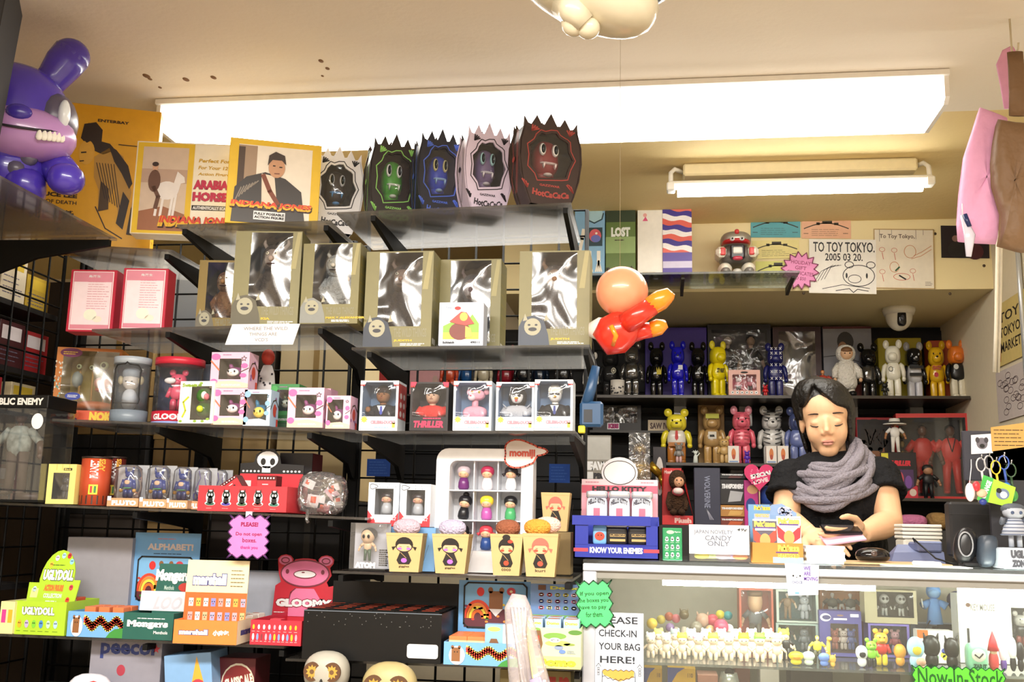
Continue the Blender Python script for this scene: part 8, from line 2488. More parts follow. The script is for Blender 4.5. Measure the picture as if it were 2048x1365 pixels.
for i, px in enumerate((1301, 1332, 1364, 1396, 1426, 1457, 1487, 1519, 1553)):
 baby(px, .0, hats[i][0], 'bare baby doll with a '+nm[i].replace(' capped', '').replace(' cap', '')+' hat, front row of the counter case', 'baby dolls in the counter case')
for i, px in enumerate((1317, 1350, 1382, 1412, 1442, 1472, 1503, 1534, 1567)):
 baby(px, .075, hats[i][1], 'bare baby doll in the second row, behind the '+nm[i]+' one', 'baby dolls in the counter case', 1258)
for x, yt, rr, c, lb in ((1392, 1244, 13, '#8a8070', 'grey brown round toy behind the baby dolls'), (1442, 1240, 15, '#d84a6a', 'deep pink round toy behind the baby dolls'), (1368, 1221, 10, '#6a5a3a', 'brown eared round toy in the counter case'), (1405, 1228, 14, '#c8a08a', 'peach hooded toy behind the baby dolls'), (1425, 1230, 12, '#c84a5a', 'red capped pale toy in the counter case'), (1304, 1238, 11, '#e0b83a', 'amber round toy near the check-in sign')):
 X, Y, z, w, h=spot(K1, x-rr, x+rr, yt, .16+.07*(yt<1235))
 m=MB(); m.lathe([(0, 0), (w*.3, 0), (w*.35, h*.4), (w*.2, h*.55), (0, h*.56)], C('#d8c8b8', .5), n=16)
 m.ell((0, 0, h-w*.5), (w*.5, w*.45, w*.5), C(c, .35), 1, 18, 11)
 if yt in (1221, 1228):
  for q in (-1, 1):
   m.tube([(q*w*.3, 0, h-w*.3), (q*w*.4, 0, h+w*.1)], [w*.12, .001], C(c, .35), 8)
 solo(m, 'round_toy', lb, 'toy', (X, Y, z))
for i, (x, yt, c2) in enumerate(((1322, 1232, '#c8b04a'), (1338, 1226, '#b85a3a'), (1352, 1230, '#d8707a'), (1440, 1222, '#d8c83a'), (1456, 1224, '#3aa0a8'), (1340, 1248, '#8a6a9a'), (1420, 1252, '#e0a878'), (1458, 1250, '#e8e0d8'))):
 X, Y, z, w, h=spot(K1, x-9, x+9, yt, .25 if yt<1240 else .17)
 m=MB(); m.lathe([(0, 0), (w*.3, 0), (w*.35, h*.4), (w*.2, h*.6), (0, h*.61)], C('#d8c8b8', .5), n=14)
 m.ell((0, 0, h-w*.5), (w*.5, w*.45, w*.5), C(c2, .35), 1, 16, 10)
 solo(m, 'round_toy', ('mustard', 'rust', 'rose', 'lemon', 'teal', 'plum', 'apricot', 'ivory')[i]+' headed round toy at the back of the counter case', 'toy', (X, Y, z))
def duo2(c1, c2, s=.9):
 def f(m, x, y, z, w, h):
  fig(m, x-w*.22, y, z, h*s, '#d8c0a8', c1, c1, '#e8e4e0', 1.3); bearfig(m, x+w*.24, y, z, h*s, c2)
 return f
K2=Flat(2.74, SHZ)
carton(K2, (1478, 1546, 1178), 0, .07, '#a8503a', 'bobble_head_box', 'rust red window box with a grey suited bobble head figure', win=(.06, .94, .06, .96), inner='#b8452e', film=PLAST,
  fill=lambda m, x, y, z, w, h: (fig(m, x, y, z, h*.8, '#d8b088', '#5a5f66', '#4a4438', None, 1.25), m.ell((x, y-.004, z+h*.78), (w*.25, .026, h*.2), C('#d8b088', .4), .9, 18, 11), m.ell((x, y, z+h*.92), (w*.27, .032, h*.08), C('#6a4a2a', .6), .9, 16, 9)))
X2, Y2, z2, w2, h2=spot(K2, 1552, 1636, 1249, 0)
carton(K2, (1552, 1636, 1249), 0, .07, '#8fa09a', 'twin_figure_case', 'grey green case with two figures, lower of the pair', win=(.06, .94, .06, .94), inner='#2f5a62', film=PLAST, fill=duo2('#2a2628', '#6a7078'))
carton(Flat(2.74, z2+h2), (1552, 1636, 1182), 0, .07, '#a3aca4', 'twin_figure_case', 'grey green case with a robed figure, stacked on another', win=(.06, .94, .06, .94), inner='#3a6a72', film=PLAST, fill=duo2('#8a6a4a', '#b0b4bc'))
carton(K2, (1640, 1729, 1178), .09, .06, '#8a5226', 'twin_figure_box', 'brown window box with two small grey figures', win=(.04, .96, .1, .96), inner='#b8722e', film=PLAST, fill=lambda m, x, y, z, w, h: [fig(m, x+w*q, y, z+h*.42, h*.5, '#d8d0c8', '#4a5048', '#d8d8d8', '#e8e8e8', 1.6) for q in (-.2, .24)] and None)
def purp(m, w, h):
 m.oval(w*.15, h*.85, w*.13, h*.09, C('#d8d0d8'), 1); m.oval(w*.17, h*.85, w*.1, h*.05, C('#3a3a6a'), 2); m.oval(w*.5, h*.9, w*.08, h*.02, C('#8a6a5a'), 1); m.rect(w*.74, w*.94, h*.87, h*.94, C('#d0cde0'), 1); m.rect(w*.34, w*.66, h*.8, h*.84, WHT, 1)
carton(K2, (1638, 1722, 1224),-.02, .05, '#4a4684', 'figure_pack', 'violet card pack with three tiny figures behind its window', art=purp, win=(.26, .92, .08, .72), inner='#6a3a30', film=PLAST,
  fill=lambda m, x, y, z, w, h: [bearfig(m, x+w*q, y, z+h*.05, h*.75, c) for q, c in ((-.3, '#a85a4a'), (.02, '#c8b8b0'), (.3, '#4a5a9a'))] and None)
X2, Y2, z2, w2, h2=spot(K2, 1732, 1818, 1250, 0)
def skulls(m, x, y, z, w, h):
 for q in (-.23, .23):
  m.ell((x+w*q, y, z+h*.66), (w*.14, .015, h*.2), C('#e4e4e0', .4), 1, 14, 9); fig(m, x+w*q, y, z, h*.6, '#d8d8d4', '#2a2a2c', '#c8c8c4', None, 1.8)
  for e in (-1, 1):
   m.ell((x+w*(q+e*.05), y-.014, z+h*.68), (w*.04, .004, h*.06), INK, 1, 8, 6)
carton(K2, (1736, 1818, 1250), .0, .06, '#7a6cb8', 'bear_pair_box', 'lavender window box with an amber and a pink bear', win=(.06, .94, .08, .94), inner='#2f2a5a', film=PLAST, fill=lambda m, x, y, z, w, h: (bearfig(m, x-w*.26, y, z, h*.85, '#d89a3a', '#c84a2a', '#d8b03a'), bearfig(m, x+w*.24, y, z, h*.85, '#d8a0a8', '#b84a5a', '#b8a0c8')))
carton(Flat(2.74, z2+h2), (1728, 1832, 1182), .0, .06, '#b8ae90', 'skull_pair_box', 'khaki patterned window box with two skull headed figures', win=(.24, .94, .18, .94), inner='#23231f', film=PLAST, fill=skulls)
X, Y, z, w, h=spot(K2, 1830, 1918, 1250, .13)
m=MB(); m.box(-w/2, w/2, 0, .05, 0, h, C('#8a94a8', .5), .001); m.fr((-w/2, 0, 0)); m.rect(w*.5, w, 0, h, C('#3a3c44'), 1); m.rect(0, w*.4, h*.1, h*.5, C('#b8b88a'), 1); m.oval(w*.55, h*.15, w*.08, h*.08, C('#c89a3a'), 2)
solo(m, 'grey_blue_box', 'grey and blue box carrying the figure in a blue robe', 'box', (X, Y, z))
S=Flat(2.78, z+h)
X, Y, z, w, h=spot(K2, 1838, 1894, 1171, .05)
r=thing('robed_figure', 'figure in a light blue robe and hat with a thin wand', 'toy', (X, Y, z))
bl2=C('#6f9fdc', .7)
b0=h*.05
m=MB(); m.lathe([(w*.3, b0+h*.4), (w*.22, b0+h*.62), (w*.2, b0+h*.74), (0, b0+h*.78)], bl2, n=18, sy=.7)
for q in (-1, 1):
 m.tube([(q*w*.18, 0, h*.76), (q*w*.42,-.008, h*.7)], [w*.1, w*.16], bl2, 10)
m.build('robe', r)
m=MB(); m.ell((0, 0, h*.9), (w*.26, w*.24, h*.1), bl2, .9, 16, 9); m.ell((-w*.02,-.01, h*.88), (w*.2, w*.2, h*.06), C('#8ab4e4', .6), 1, 14, 8); m.build('hood', r)
m=MB(); m.tube([(w*.0, 0, 0), (0, 0, h*.42)], w*.12, BLK, 10); m.tube([(-w*.2,-.01, h*.5), (-w*.44,-.012, h*.35), (-w*.3,-.01, h*.12), (0, 0, .003)], .0016, BLK, 6); m.tube([(-w*.44,-.012, h*.68), (-w*.5,-.016, h*.8)], .002, WHT, 6); m.build('stand', r)
X, Y, z, w, h=spot(K2, 1893, 1932, 1171, .09)
m=MB(); m.tube([(0, 0, 0), (0, 0, h*.55)], w*.14, BLK, 10); m.ell((0, 0, h*.75), (w*.5, w*.3, h*.16), C('#252a5c', .5), .9, 16, 9, rot=MX.Rotation(-.5, 3, 'Y'))
solo(m, 'navy_figure', 'dark navy crouched figure beside the blue robed one', 'toy', (X, Y, z))
carton(K1, (1914, 2075, 1192), .14, .06, '#ece8de', 'large_white_box', 'large white window box with black lettering', art=lambda m, w, h: (m.text('KEY MOUSE', w*.16, w*.46, h*.76, h*.86, C('#8a867e'), 1), m.oval(w*.13, h*.84, w*.03, h*.03, C('#6a4a3a'), 1), m.rect(w*.1, w*.13, h*.2, h*.5, C('#3a3a3a'), 1)), win=(.66, .99, .22, .82), inner='#2a2a2a', film=PLAST, fill=lambda m, x, y, z, w, h: bearfig(m, x, y, z, h*.9, '#c8c4bc', '#1a1a1a', '#8a2a22'))
X, Y, z, w, h=spot(K1, 1834, 1906, 1263, .1)
m=MB(); m.box(-w/2, w/2, 0, .04, 0, h, C('#e6e0da', .5), .001); m.fr((-w/2, 0, 0)); m.rect(0, w*.3, h*.75, h, C('#d8702a'), 1)
for i in range(12):
 m.oval(w*R.uniform(.1, .9), h*R.uniform(.15, .8), w*.07, h*.08, C(R.choice(['#8a2a5a', '#3a4a9a', '#c8c83a', '#d87ab0', '#4a8a4a'])), 2)
solo(m, 'confetti_box', 'white box printed with coloured blobs behind the dark cat toys', 'box', (X, Y, z))
def blob(x0, x1, yt, c, lb, dy=.0, name='toy_figure', top=None, ears=False, face=None, e=.95):
 X, Y, z, w, h=spot(K1, x0, x1, yt, dy)
 m=MB(); m.ell((0, 0, h*.24), (w*.36, w*.32, h*.24), C(c, .4), e, 16, 9); m.ell((0, 0, h*.66), (w*.48, w*.42, h*.34), C(top or c, .4), e, 18, 11)
 if ears:
  for q in (-1, 1):
   m.tube([(q*w*.3, 0, h*.86), (q*w*.4, 0, h*1.06)], [w*.12, .001], C(top or c, .4), 8)
 if face:
  m.ell((0,-w*.34, h*.6), (w*.26, w*.1, h*.16), C(face, .4), 1, 14, 8)
 solo(m, name, lb, 'toy', (X, Y, z))
def bar(x0, x1, yt, top, bot, lb, hair=None, dy=0, skin='#e0c090'):
 X, Y, z, w, h=spot(K1, x0, x1, yt, dy)
 m=MB(); fig(m, 0, 0, 0, h, skin, top, bot, hair, 1.3); solo(m, 'toy_man', lb, 'toy', (X, Y, z))
blob(1576, 1608, 1305, '#e8c81e', 'yellow chick toy with an orange beak',-.03, face='#e8962a')
blob(1604, 1630, 1305, '#e0e6dc', 'white egg shaped toy on a green foot',-.03)
bar(1560, 1584, 1272, '#1e1c1e', '#1e1c1e', 'toy man in a black coat behind the yellow chick', '#e6e0d8', .03)
bar(1622, 1646, 1274, '#e0d23a', '#3a3a24', 'toy man in a bright yellow jacket', '#e0b83a', .0)
X, Y, z, w, h=spot(K1, 1648, 1662, 1275, .0)
m=MB(); ye=C('#e6c24a', .4); m.ell((0, 0, h*.2), (w*.8, .012, h*.12), ye, 1, 12, 8); m.tube([(0, 0, h*.25), (.002, 0, h*.85)], [.006, .004], ye, 8); m.ell((.003,-.004, h*.92), (.006, .011, h*.08), ye, 1, 10, 7)
for q in (-1, 1):
 for p_ in (-1, 1):
  m.tube([(q*w*.5, p_*.007, 0), (q*w*.4, p_*.006, h*.2)], .004, ye, 6)
solo(m, 'giraffe_toy', 'small pale yellow long necked toy', 'toy', (X, Y, z))
blob(1636, 1660, 1308, '#6a8ad8', 'blue and white striped round toy',-.035)
blob(1658, 1672, 1312, '#e8b04a', 'tiny amber cat toy',-.04, ears=True)
blob(1710, 1736, 1293, '#e6e2e6', 'white toy with a black ring on its head',-.02, face='#1a1a20')
mini_bear(K1, (1732, 1752, 1277),-.02, 'lime green bear figure with dark legs in the counter case', '#8fd03a', '#8fd03a', '#2a2a2a', group='bears in the counter case')
mini_bear(K1, (1750, 1772, 1258), .02, 'amber bear figure with a red top in the counter case', '#e0a83a', '#c8302a', '#e8c83a', group='bears in the counter case')
blob(1812, 1848, 1275, '#a8d0e4', 'light blue hooded toy with a yellow face patch',-.02, face='#e0c83a')
blob(1843, 1880, 1272, '#161412', 'black cat eared toy beside the light blue one', .0, ears=True)
blob(1886, 1918, 1277, '#1c1816', 'black cat eared toy beside the green jar', .0, ears=True)
blob(1786, 1812, 1290, '#e8a03a', 'yellow and orange toy lying before the lavender box', .02)
blob(1832, 1852, 1318, '#e0a890', 'tiny peach toy at the foot of the black cat toy',-.045)
X, Y, z, w, h=spot(K1, 1930, 1972, 1288,-.01)
r=thing('green_jar', 'pale green cube jar with a round window face', 'jar', (X, Y, z))
m=MB(); m.ell((0, 0, h*.5), (w*.5, w*.45, h*.5), C('#8ec8a4', .3), .5, 22, 13); m.build('jar_body', r)
m=MB(); m.ell((0,-w*.44, h*.58), (w*.34, w*.05, h*.24), C('#e6dcd0', .4), 1, 18, 10); m.tube([(-w*.2,-w*.5, h*.62), (0,-w*.51, h*.5), (w*.2,-w*.5, h*.66)], .0018, INK, 6); m.fr((-w/2,-w*.462, 0)); m.text('ZAP IT', w*.2, w*.85, h*.12, h*.28, C('#1a4a2e'), 2, bold=.06); m.build('face_print', r)
X, Y, z, w, h=spot(K1, 1972, 1996, 1263,-.01)
r=thing('gnome_toy', 'small gnome toy in a tall red pointed hat', 'toy', (X, Y, z))
m=MB(); m.lathe([(w*.48, h*.5), (w*.3, h*.75), (0, h)], C('#d8303a', .5), n=16); m.build('hat', r)
m=MB(); m.ell((0, 0, h*.25), (w*.42, w*.4, h*.25), C('#c83a3a', .5), .9, 14, 9); m.ell((0,-.002, h*.5), (w*.32, w*.3, h*.12), C('#e0b898', .5), 1, 14, 8); m.build('body', r)
for i, (x0, x1, yt, c, c2) in enumerate(((1996, 2014, 1288, '#e8e6ec', '#5a3a8a'), (2014, 2032, 1276, '#e6e4e0', '#1a1a1c'), (2030, 2048, 1286, '#1c1a1e', '#1c1a1e'))):
 blob(x0, x1, yt, c2, ['white headed toy with a violet body', 'white headed toy with a black body', 'all black round headed toy at the frame edge'][i]+' near the gnome', .0, top=c)
K3=Flat(2.58, .1305)
k3z=at(1300, 1480, 2.6).z
KS=k3z
m=MB(); m.box(cx0+.04, cx1, CY0+.06, CY1-.03, KS-.02, KS, C('#6a6458', .6)); solo(m, 'case_board', 'grey board lower in the glass counter', 'shelf')
K3=Flat(2.58, KS)
def kod(m, w, h):
 m.poly([(0, h), (w*.62, h), (w*.35, h*.93), (w*.15, h*.8), (0, h*.68)], C('#3a4a9a'), 1); m.text('Kodak', w*.16, w*.8, h*.66, h*.76, C('#b83a1e'), 2, bold=.04); m.text('ULTRA', w*.24, w*.74, h*.52, h*.6, C('#3a2a14'), 2, bold=.05); m.text('110', w*.72, w*.9, h*.87, h*.93, C('#6a4a14'), 2)
carton(K3, (1288, 1324, 1338), .02, .05, '#e0a81e', 'film_box', 'yellow film box beside the check-in sign', art=kod)
carton(K3, (1335, 1391, 1338), .0, .05, '#e0a81e', 'film_box', 'yellow film box with a blue corner, the wider one', art=kod)
X, Y, z, w, h=spot(K3, 1438, 1478, 1347, .0)
m=MB(); m.lathe([(0, 0), (w*.5, 0), (w*.5, h*.9), (w*.4, h), (0, h)], C('#c8c4c0', .2, .5), n=18); m.ell((0,-w*.3, h), (w*.25, w*.1, h*.08), BLK, 1, 10, 6)
solo(m, 'chrome_canister', 'chrome canister on the lower board of the counter', 'canister', (X, Y, z))
for x0, x1, yt, c, lb in ((1395, 1436, 1352, '#c88a7a', 'salmon tin on the lower board of the counter'), (1470, 1500, 1335, '#5a2a1e', 'dark brown carton on the lower board of the counter'), (1520, 1558, 1336, '#d8ccc8', 'pale carton on the lower board of the counter'), (1580, 1665, 1340, '#15110f', 'wide black carton on the lower board of the counter'), (1740, 1800, 1345, '#4a3a38', 'grey brown carton on the lower board of the counter')):
 X, Y, z, w, h=spot(K3, x0, x1, yt, .05)
 m=MB(); m.box(-w/2, w/2, 0, .08, 0, h, C(c, .5), .001); solo(m, 'carton_box', lb, 'box', (X, Y, z))
def bag(px, Y, d, col, name, label, parts, hook, rz, strap):
 """cloth or paper bag hung by a strap; px outline points of the panel"""
 pts=[at(x, y, Y) for x, y in px]
 c=pts[0]
 r=thing(name, label, 'bag', (c.x, Y, c.z), 0)
 m=MB()
 n=len(pts)
 f_=[(p.x-c.x, 0, p.z-c.z) for p in pts]
 mid=(sum(p[0] for p in f_)/n, sum(p[2] for p in f_)/n)
 vs, fs=[], []
 rings=((1.0, .5), (.93, .12), (.7,-.02), (.35,-.05), (.02,-.055))
 for k, yy in rings:
  for x, _, z in f_:
   vs.append((mid[0]+(x-mid[0])*k, yy*d+.004*math.sin(x*60+z*23), mid[1]+(z-mid[1])*k))
 for j in range(len(rings)-1):
  for i in range(n):
   fs.append((j*n+i, j*n+(i+1)%n, (j+1)*n+(i+1)%n, (j+1)*n+i))
 b=len(vs)
 for x, _, z in f_:
  vs.append((mid[0]+(x-mid[0])*.95, d, mid[1]+(z-mid[1])*.95))
 for i in range(n):
  fs.append((i, b+i, b+(i+1)%n, (i+1)%n))
 fs.append(tuple(b+i for i in range(n)))
 m.add(vs, fs, col, True)
 m.build('bag_panel', r)
 for s in strap:
  m=MB()
  m.tube([at(x, y, Y+dy)-c for x, y, dy in s[0]], s[1], col, 10, flat=.25)
  m.build('strap', r)
 return r
PINK=C('#e9a8cf', .75, bump=.25, bscale=25)
BRN=C('#7a5c3e', .6, bump=.5, bscale=20)
bag([(1966, 206), (1994, 214), (2020, 226), (2030, 300), (2020, 380), (2000, 470), (1998, 484), (1960, 482), (1925, 478), (1922, 440), (1926, 380), (1936, 300), (1952, 250)], 2.42, .05, PINK, 'cloth_bag', 'light pink cloth bag hanging by its strap above the register', None, None, 0,
 [([(2022, 216, .02), (2014, 170, .02), (2006, 130, .02), (2016, 108, .02), (2030, 102, .02)], .016)])
bag([(2003, 230), (2040, 235), (2075, 240), (2085, 330), (2090, 500), (2048, 500), (2006, 488), (2010, 465), (2012, 420), (1994, 360), (1992, 310), (1996, 270)], 2.36, .05, BRN, 'paper_bag', 'crumpled brown bag hanging before the pink one', None, None, 0,
 [([(2034, 232, .01), (2034, 180, .01), (2032, 130, .01), (2030, 104, .01)], .018)])
hk=at(2030, 103, 2.4)
m=MB(); m.tube([(0, 0, CEIL-hk.z), (0, 0, .01), (.0,-.02,-.006), (0,-.04,-.004), (0,-.045, .01)], .0025, C('#d8ccb0', .5), 8)
solo(m, 'ceiling_hook', 'metal hook in the ceiling carrying the pink and brown bags', 'hook', (hk.x, 2.42, hk.z))
a, b=at(1925, 430, 2.4), at(1945, 515, 2.4)
m=MB(); m.tube([(0, 0, 0), (.012,-.004,-.05), (.008, 0,-.1)], [.005, .013, .006], C('#d8d4e4', .15), 8, flat=.4); m.tube([(.004,-.003, .0), (.012,-.005,-.03)], .006, C('#1c2a5a', .3), 6)
m.tube([(0, 0, 0), (.004, .01, .03)], .0012, WHT, 5)
solo(m, 'hang_tag', 'shiny striped tag hanging from the pink bag', 'tag', (a.x, 2.4, a.z))
def wpt(px, py):
 return atx(px, py, RX-.004)
def wallposter(q, col, name, label, art, t=.003):
 a=[wpt(*p) for p in q]          # lower-far, lower-near, upper-near, upper-far
 y0, y1=a[0].y, a[1].y
 z0, z1=(a[0].z+a[1].z)/2, (a[2].z+a[3].z)/2
 m=MB(); w, h=y0-y1, z1-z0
 m.fr((0, 0, 0), (0,-1, 0)); m.prism([(0, 0), (w, 0), (w, h), (0, h)],-t, C(col, .7)); m.fr((-t, 0, 0), (0,-1, 0)); art(m, w, h)
 solo(m, name, label, 'poster', (RX-.003, y0, z0))
def toytokyo(m, w, h):
 k=C('#2a2420')
 for i, t in enumerate(('TOY', 'TOKYO', 'MARKET')):
  m.text(t, w*.15, w*.8, h*(.68-.24*i), h*(.84-.24*i), k, 1)
 m.line([(w*.1, h*.1), (w*.15, h*.5)], .02, C('#c8742a'), 1)
wallposter([(1996, 728), (2060, 715), (2060, 575), (1990, 612)], '#d8c27a', 'drawing_poster', 'yellow hand lettered poster on the side wall', toytokyo)
wallposter([(1998, 838), (2060, 835), (2060, 725), (1996, 738)], '#cfc4c0', 'drawing_poster', 'grey doodle poster below the yellow one on the side wall', lambda m, w, h: [m.ring(w*R.uniform(.1, .9), h*R.uniform(.1, .9), w*.09, h*.07, .003, C('#6a5a5c'), 1, 12) for _ in range(22)])
a, b=wpt(2034, 520), wpt(2058, 720)
m=MB(); m.tube([(RX-.012, at(2030, 500, 3.9).y, CEIL-.01), (RX-.012, 3.9, 1.9)], .009, C('#c8ccd0', .3, .5), 10)
cpt=atx(2030, 480, RX-.012)
m=MB(); m.tube([(0, 0, .42), (0, 0,-.3)], .009, C('#d0d4d8', .3, .5), 10)
solo(m, 'metal_conduit', 'shiny metal conduit pipe running down the side wall', 'pipe', (RX-.012, cpt.y-.02, min(cpt.z, CEIL-.43)))
p0=at(1994, 440, 3.3)
m=MB()
pts=[at(1998, 120, 3.3), at(1996, 440, 3.3), at(1994, 560, 3.32), at(1992, 660, 3.34), at(1989, 745, 3.36)]
pts[0].z=min(pts[0].z, CEIL)
m.tube(pts, .006, C('#e8dfcc', .6), 8); m.tube([p+V((.014, .01, 0)) for p in pts], .005, C('#e8dfcc', .6), 8)
tag(m.build('power_cord'), 'double cream cord hanging from the ceiling past the pink bag', 'cord')
KY=2.56
c=at(2010, 1000, KY)
r=thing('keychain_stand', 'dark stand with little signs and hooks of keychains', 'display stand', (c.x, KY+.06, ctop))
hz=lambda py: at(2010, py, KY).z-ctop
m=MB(); m.box(-.015, .075, 0, .012, 0, hz(872), C('#24242c', .5)); m.box(-.07, .12, 0, .012, hz(960), hz(858), C('#2c2c38', .5), .002); m.box(-.05, .1,-.05, .06, 0, .006, C('#1c1c20', .5)); m.build('stand_panel', r)
m=MB(); m.fr((-.07,-.002, hz(930)))
q=at(1959, 938, KY).x-c.x
m.fr((q,-.003, hz(906))); m.prism([(0, 0), (.05, .003), (.05, .05), (.002, .046)], .001, WHT); m.oval(.026, .026, .013, .014, C('#6a6670'), 1); m.oval(.016, .034, .005, .007, C('#3a363e'), 2); m.oval(.036, .034, .005, .007, C('#3a363e'), 2); m.oval(.026, .02, .006, .005, INK, 3); m.build('photo_card', r)
m=MB(); q=at(1998, 880, KY).x-c.x; m.fr((q,-.006, hz(900))); m.prism([(0, 0), (.08, .012), (.08, .07), (.0, .058)], .002, C('#c79a52', .7)); m.scrib(.006, .076, .01, .056, 5, C('#4a3418'), 1, .002); m.build('cardboard_sign', r)
for i, (px, py, cc) in enumerate(((1966, 930, '#c8c8cc'), (1982, 925, '#b0b0b4'), (1996, 935, '#e0c83a'), (2012, 925, '#3a5ab0'), (2026, 940, '#2a4a2a'))):
 x=at(px, py, KY).x-c.x
 m=MB(); m.tube([(x, 0, hz(py-14)), (x,-.05, hz(py-12)), (x,-.056, hz(py-20))], .0015, C('#b8b8bc', .25, .8), 6); m.build('hook', r)
 m=MB(); m.tube([(.011*math.cos(t), 0, .016*math.sin(t)) for t in [2*PI*j/14 for j in range(14)]], .0018, C(cc, .3), 6, closed=True); m.tube([(0,-.002,-.016), (.003,-.003,-.05)], .003, C(cc, .4), 6)
 m.ell((.003,-.003,-.06), (.01, .007, .014), C(['#e8d8d8', '#c83a3a', '#e8d03a', '#3a7ad0', '#3a8a3a'][i], .4), 1, 12, 8)
 solo(m, 'keychain', ['silver ring keychain with a pale charm', 'steel ring keychain with a red charm', 'yellow loop keychain', 'blue loop keychain', 'dark green loop keychain'][i]+' on the dark stand', 'keychain', (c.x+x, KY+.016, ctop+hz(py)), rz=R.uniform(-.5, .5))
P=at(1990, 985, KY)
m=MB(); m.fr((-.04, 0,-.03)); m.prism([(0, .012), (.075,-.005), (.088, .042), (.018, .07)], .002, C('#a8d83a', .5)); m.poly([(0, .012), (.024, .006), (.04, .062), (.018, .07)], C('#3fae4a'), 1); m.text('CHANGE', .0, .044, .03, .042, WHT, 2, bold=.04, rot=1.15); m.oval(.058, .026, .015, .013, C('#6a7a9a'), 1); m.oval(.05, .034, .006, .006, INK, 2); m.oval(.06, .024, .008, .008, C('#d8dce4'), 2)
m.tube([(.03, 0, .07), (.035, .03, .09)], .001, WHT, 5)
solo(m, 'green_card', 'lime green tilted card lettered change hanging from the keychain stand', 'card', (P.x+.0, KY+.004, P.z))
P=at(1941, 985, KY)
m=MB(); m.ell((0, 0, 0), (.011, .011, .022), C('#ead6de', .3), 1, 14, 10); m.ell((.014,-.004, .014), (.009, .008, .012), C('#d8303a', .4), 1, 12, 8); m.ell((.026, 0,-.002), (.012, .009, .01), C('#e8b898', .5), 1, 12, 8); m.ell((.028, 0,-.022), (.009, .007, .008), C('#2a3a8a', .4), 1, 12, 7)
m.tube([(0, 0, .02), (.012, .02, .06), (.02, .045, .08)], .001, WHT, 5)
solo(m, 'charm_bunch', 'bunch of pale pink and red charms dangling from the keychain stand', 'keychain', (P.x, KY+.004, P.z))
c=at(1244, 584, 2.36)
r=thing('inflatable_boy', 'inflatable figure with a peach head, red suit and orange gloves hanging at the rack end', 'inflatable toy', (c.x, 2.36, c.z))
D=lambda px, py, dy=0: at(px, py, 2.36+dy)-at(1244, 584, 2.36)
pe=C('#ec9a72', .3, coat=.3); rd=C('#d8301e', .25, coat=.3); og=C('#ee8e1e', .25, coat=.3)
hr=(D(1297, 584)-D(1192, 584)).x/2
m=MB(); m.ell((0, 0, 0), (hr, hr*.95, hr*.98), pe, 1, 30, 18, rot=MX.Rotation(.2, 3, 'Y')); m.build('head', r)
m=MB(); m.tube([D(1285, 640), D(1250, 655), D(1225, 672), D(1200, 690)], [.02, .045, .05, .03], rd, 16); m.build('body', r)
m=MB(); m.tube([D(1250, 648,-.03), D(1275, 632,-.04), D(1305, 612,-.04)], [.026, .024, .022], rd, 14); m.build('arm', r)
m=MB(); m.tube([D(1300, 614,-.04), D(1322, 600,-.04), D(1338, 592,-.04), D(1349, 594,-.04)], [.022, .024, .019, .006], og, 14); m.build('glove', r)
m=MB(); m.tube([D(1260, 668, .01), D(1285, 662, 0), D(1304, 660, 0)], [.024, .02, .018], rd, 14); m.build('arm', r)
m=MB(); m.tube([D(1300, 661, 0), D(1318, 654, 0), D(1333, 648, 0)], [.018, .02, .01], og, 14); m.build('glove', r)
m=MB(); m.tube([D(1178, 660, .02), D(1200, 660, .02), D(1225, 655, .02)], [.016, .03, .02], C('#e9e0d6', .25, coat=.3), 14); m.build('cape', r)
m=MB(); m.tube([D(1222, 652,-.05), D(1232, 672,-.05), D(1226, 690,-.03)], .006, og, 8); m.build('sash', r)
m=MB(); m.tube([D(1240, 534), V((D(1240, 534).x, 0, CEIL-c.z))], .0004, C('#b8a888', .6), 4); m.build('hanging_cord', r)
BY=3.22
o=at(1665, 1000, BY)
BO=V((o.x, BY, 0))
G=lambda px, py, dy=0: at(px, py, BY+dy)-BO
SKIN=C('#e6b68e', .5, sss=.06, noise=.03, scale=8)
HAIR=C('#0e0a08', .38, noise=.3, scale=14, bump=.25, bscale=90)
CLOTH=C('#131316', .85, bump=.7, bscale=45, noise=.25, scale=25, spec=.2)
WOOL=C('#8d8790', .95, bump=.6, bscale=160, noise=.15, scale=60, spec=.2)
who=thing('person', 'woman in a black short sleeved top and grey scarf looking down at her phone', 'person', BO)
def soft(o, vox, it=5, f=.5):
 r=o.modifiers.new('remesh', 'REMESH')
 r.mode='VOXEL'
 r.voxel_size=vox
 r.use_smooth_shade=True
 s=o.modifiers.new('smooth', 'SMOOTH')
 s.factor, s.iterations=f, it
 return o
HM=MX.Translation(G(1652, 838, .0)) @ MX.Rotation(-.16, 4, 'Z') @ MX.Rotation(.2, 4, 'X') @ MX.Rotation(-.05, 4, 'Y')
shL, shR=G(1585, 962), G(1757, 958)
elL, wrL=G(1570, 1042,-.06), G(1617, 1066,-.2)
elR, wrR=G(1779, 1046,-.08), G(1724, 1069,-.2)
chest, waist, hip=G(1670, 1000, .03), G(1672, 1100, .03), G(1674, 1180, .05)
neck0=G(1668, 945, .02)
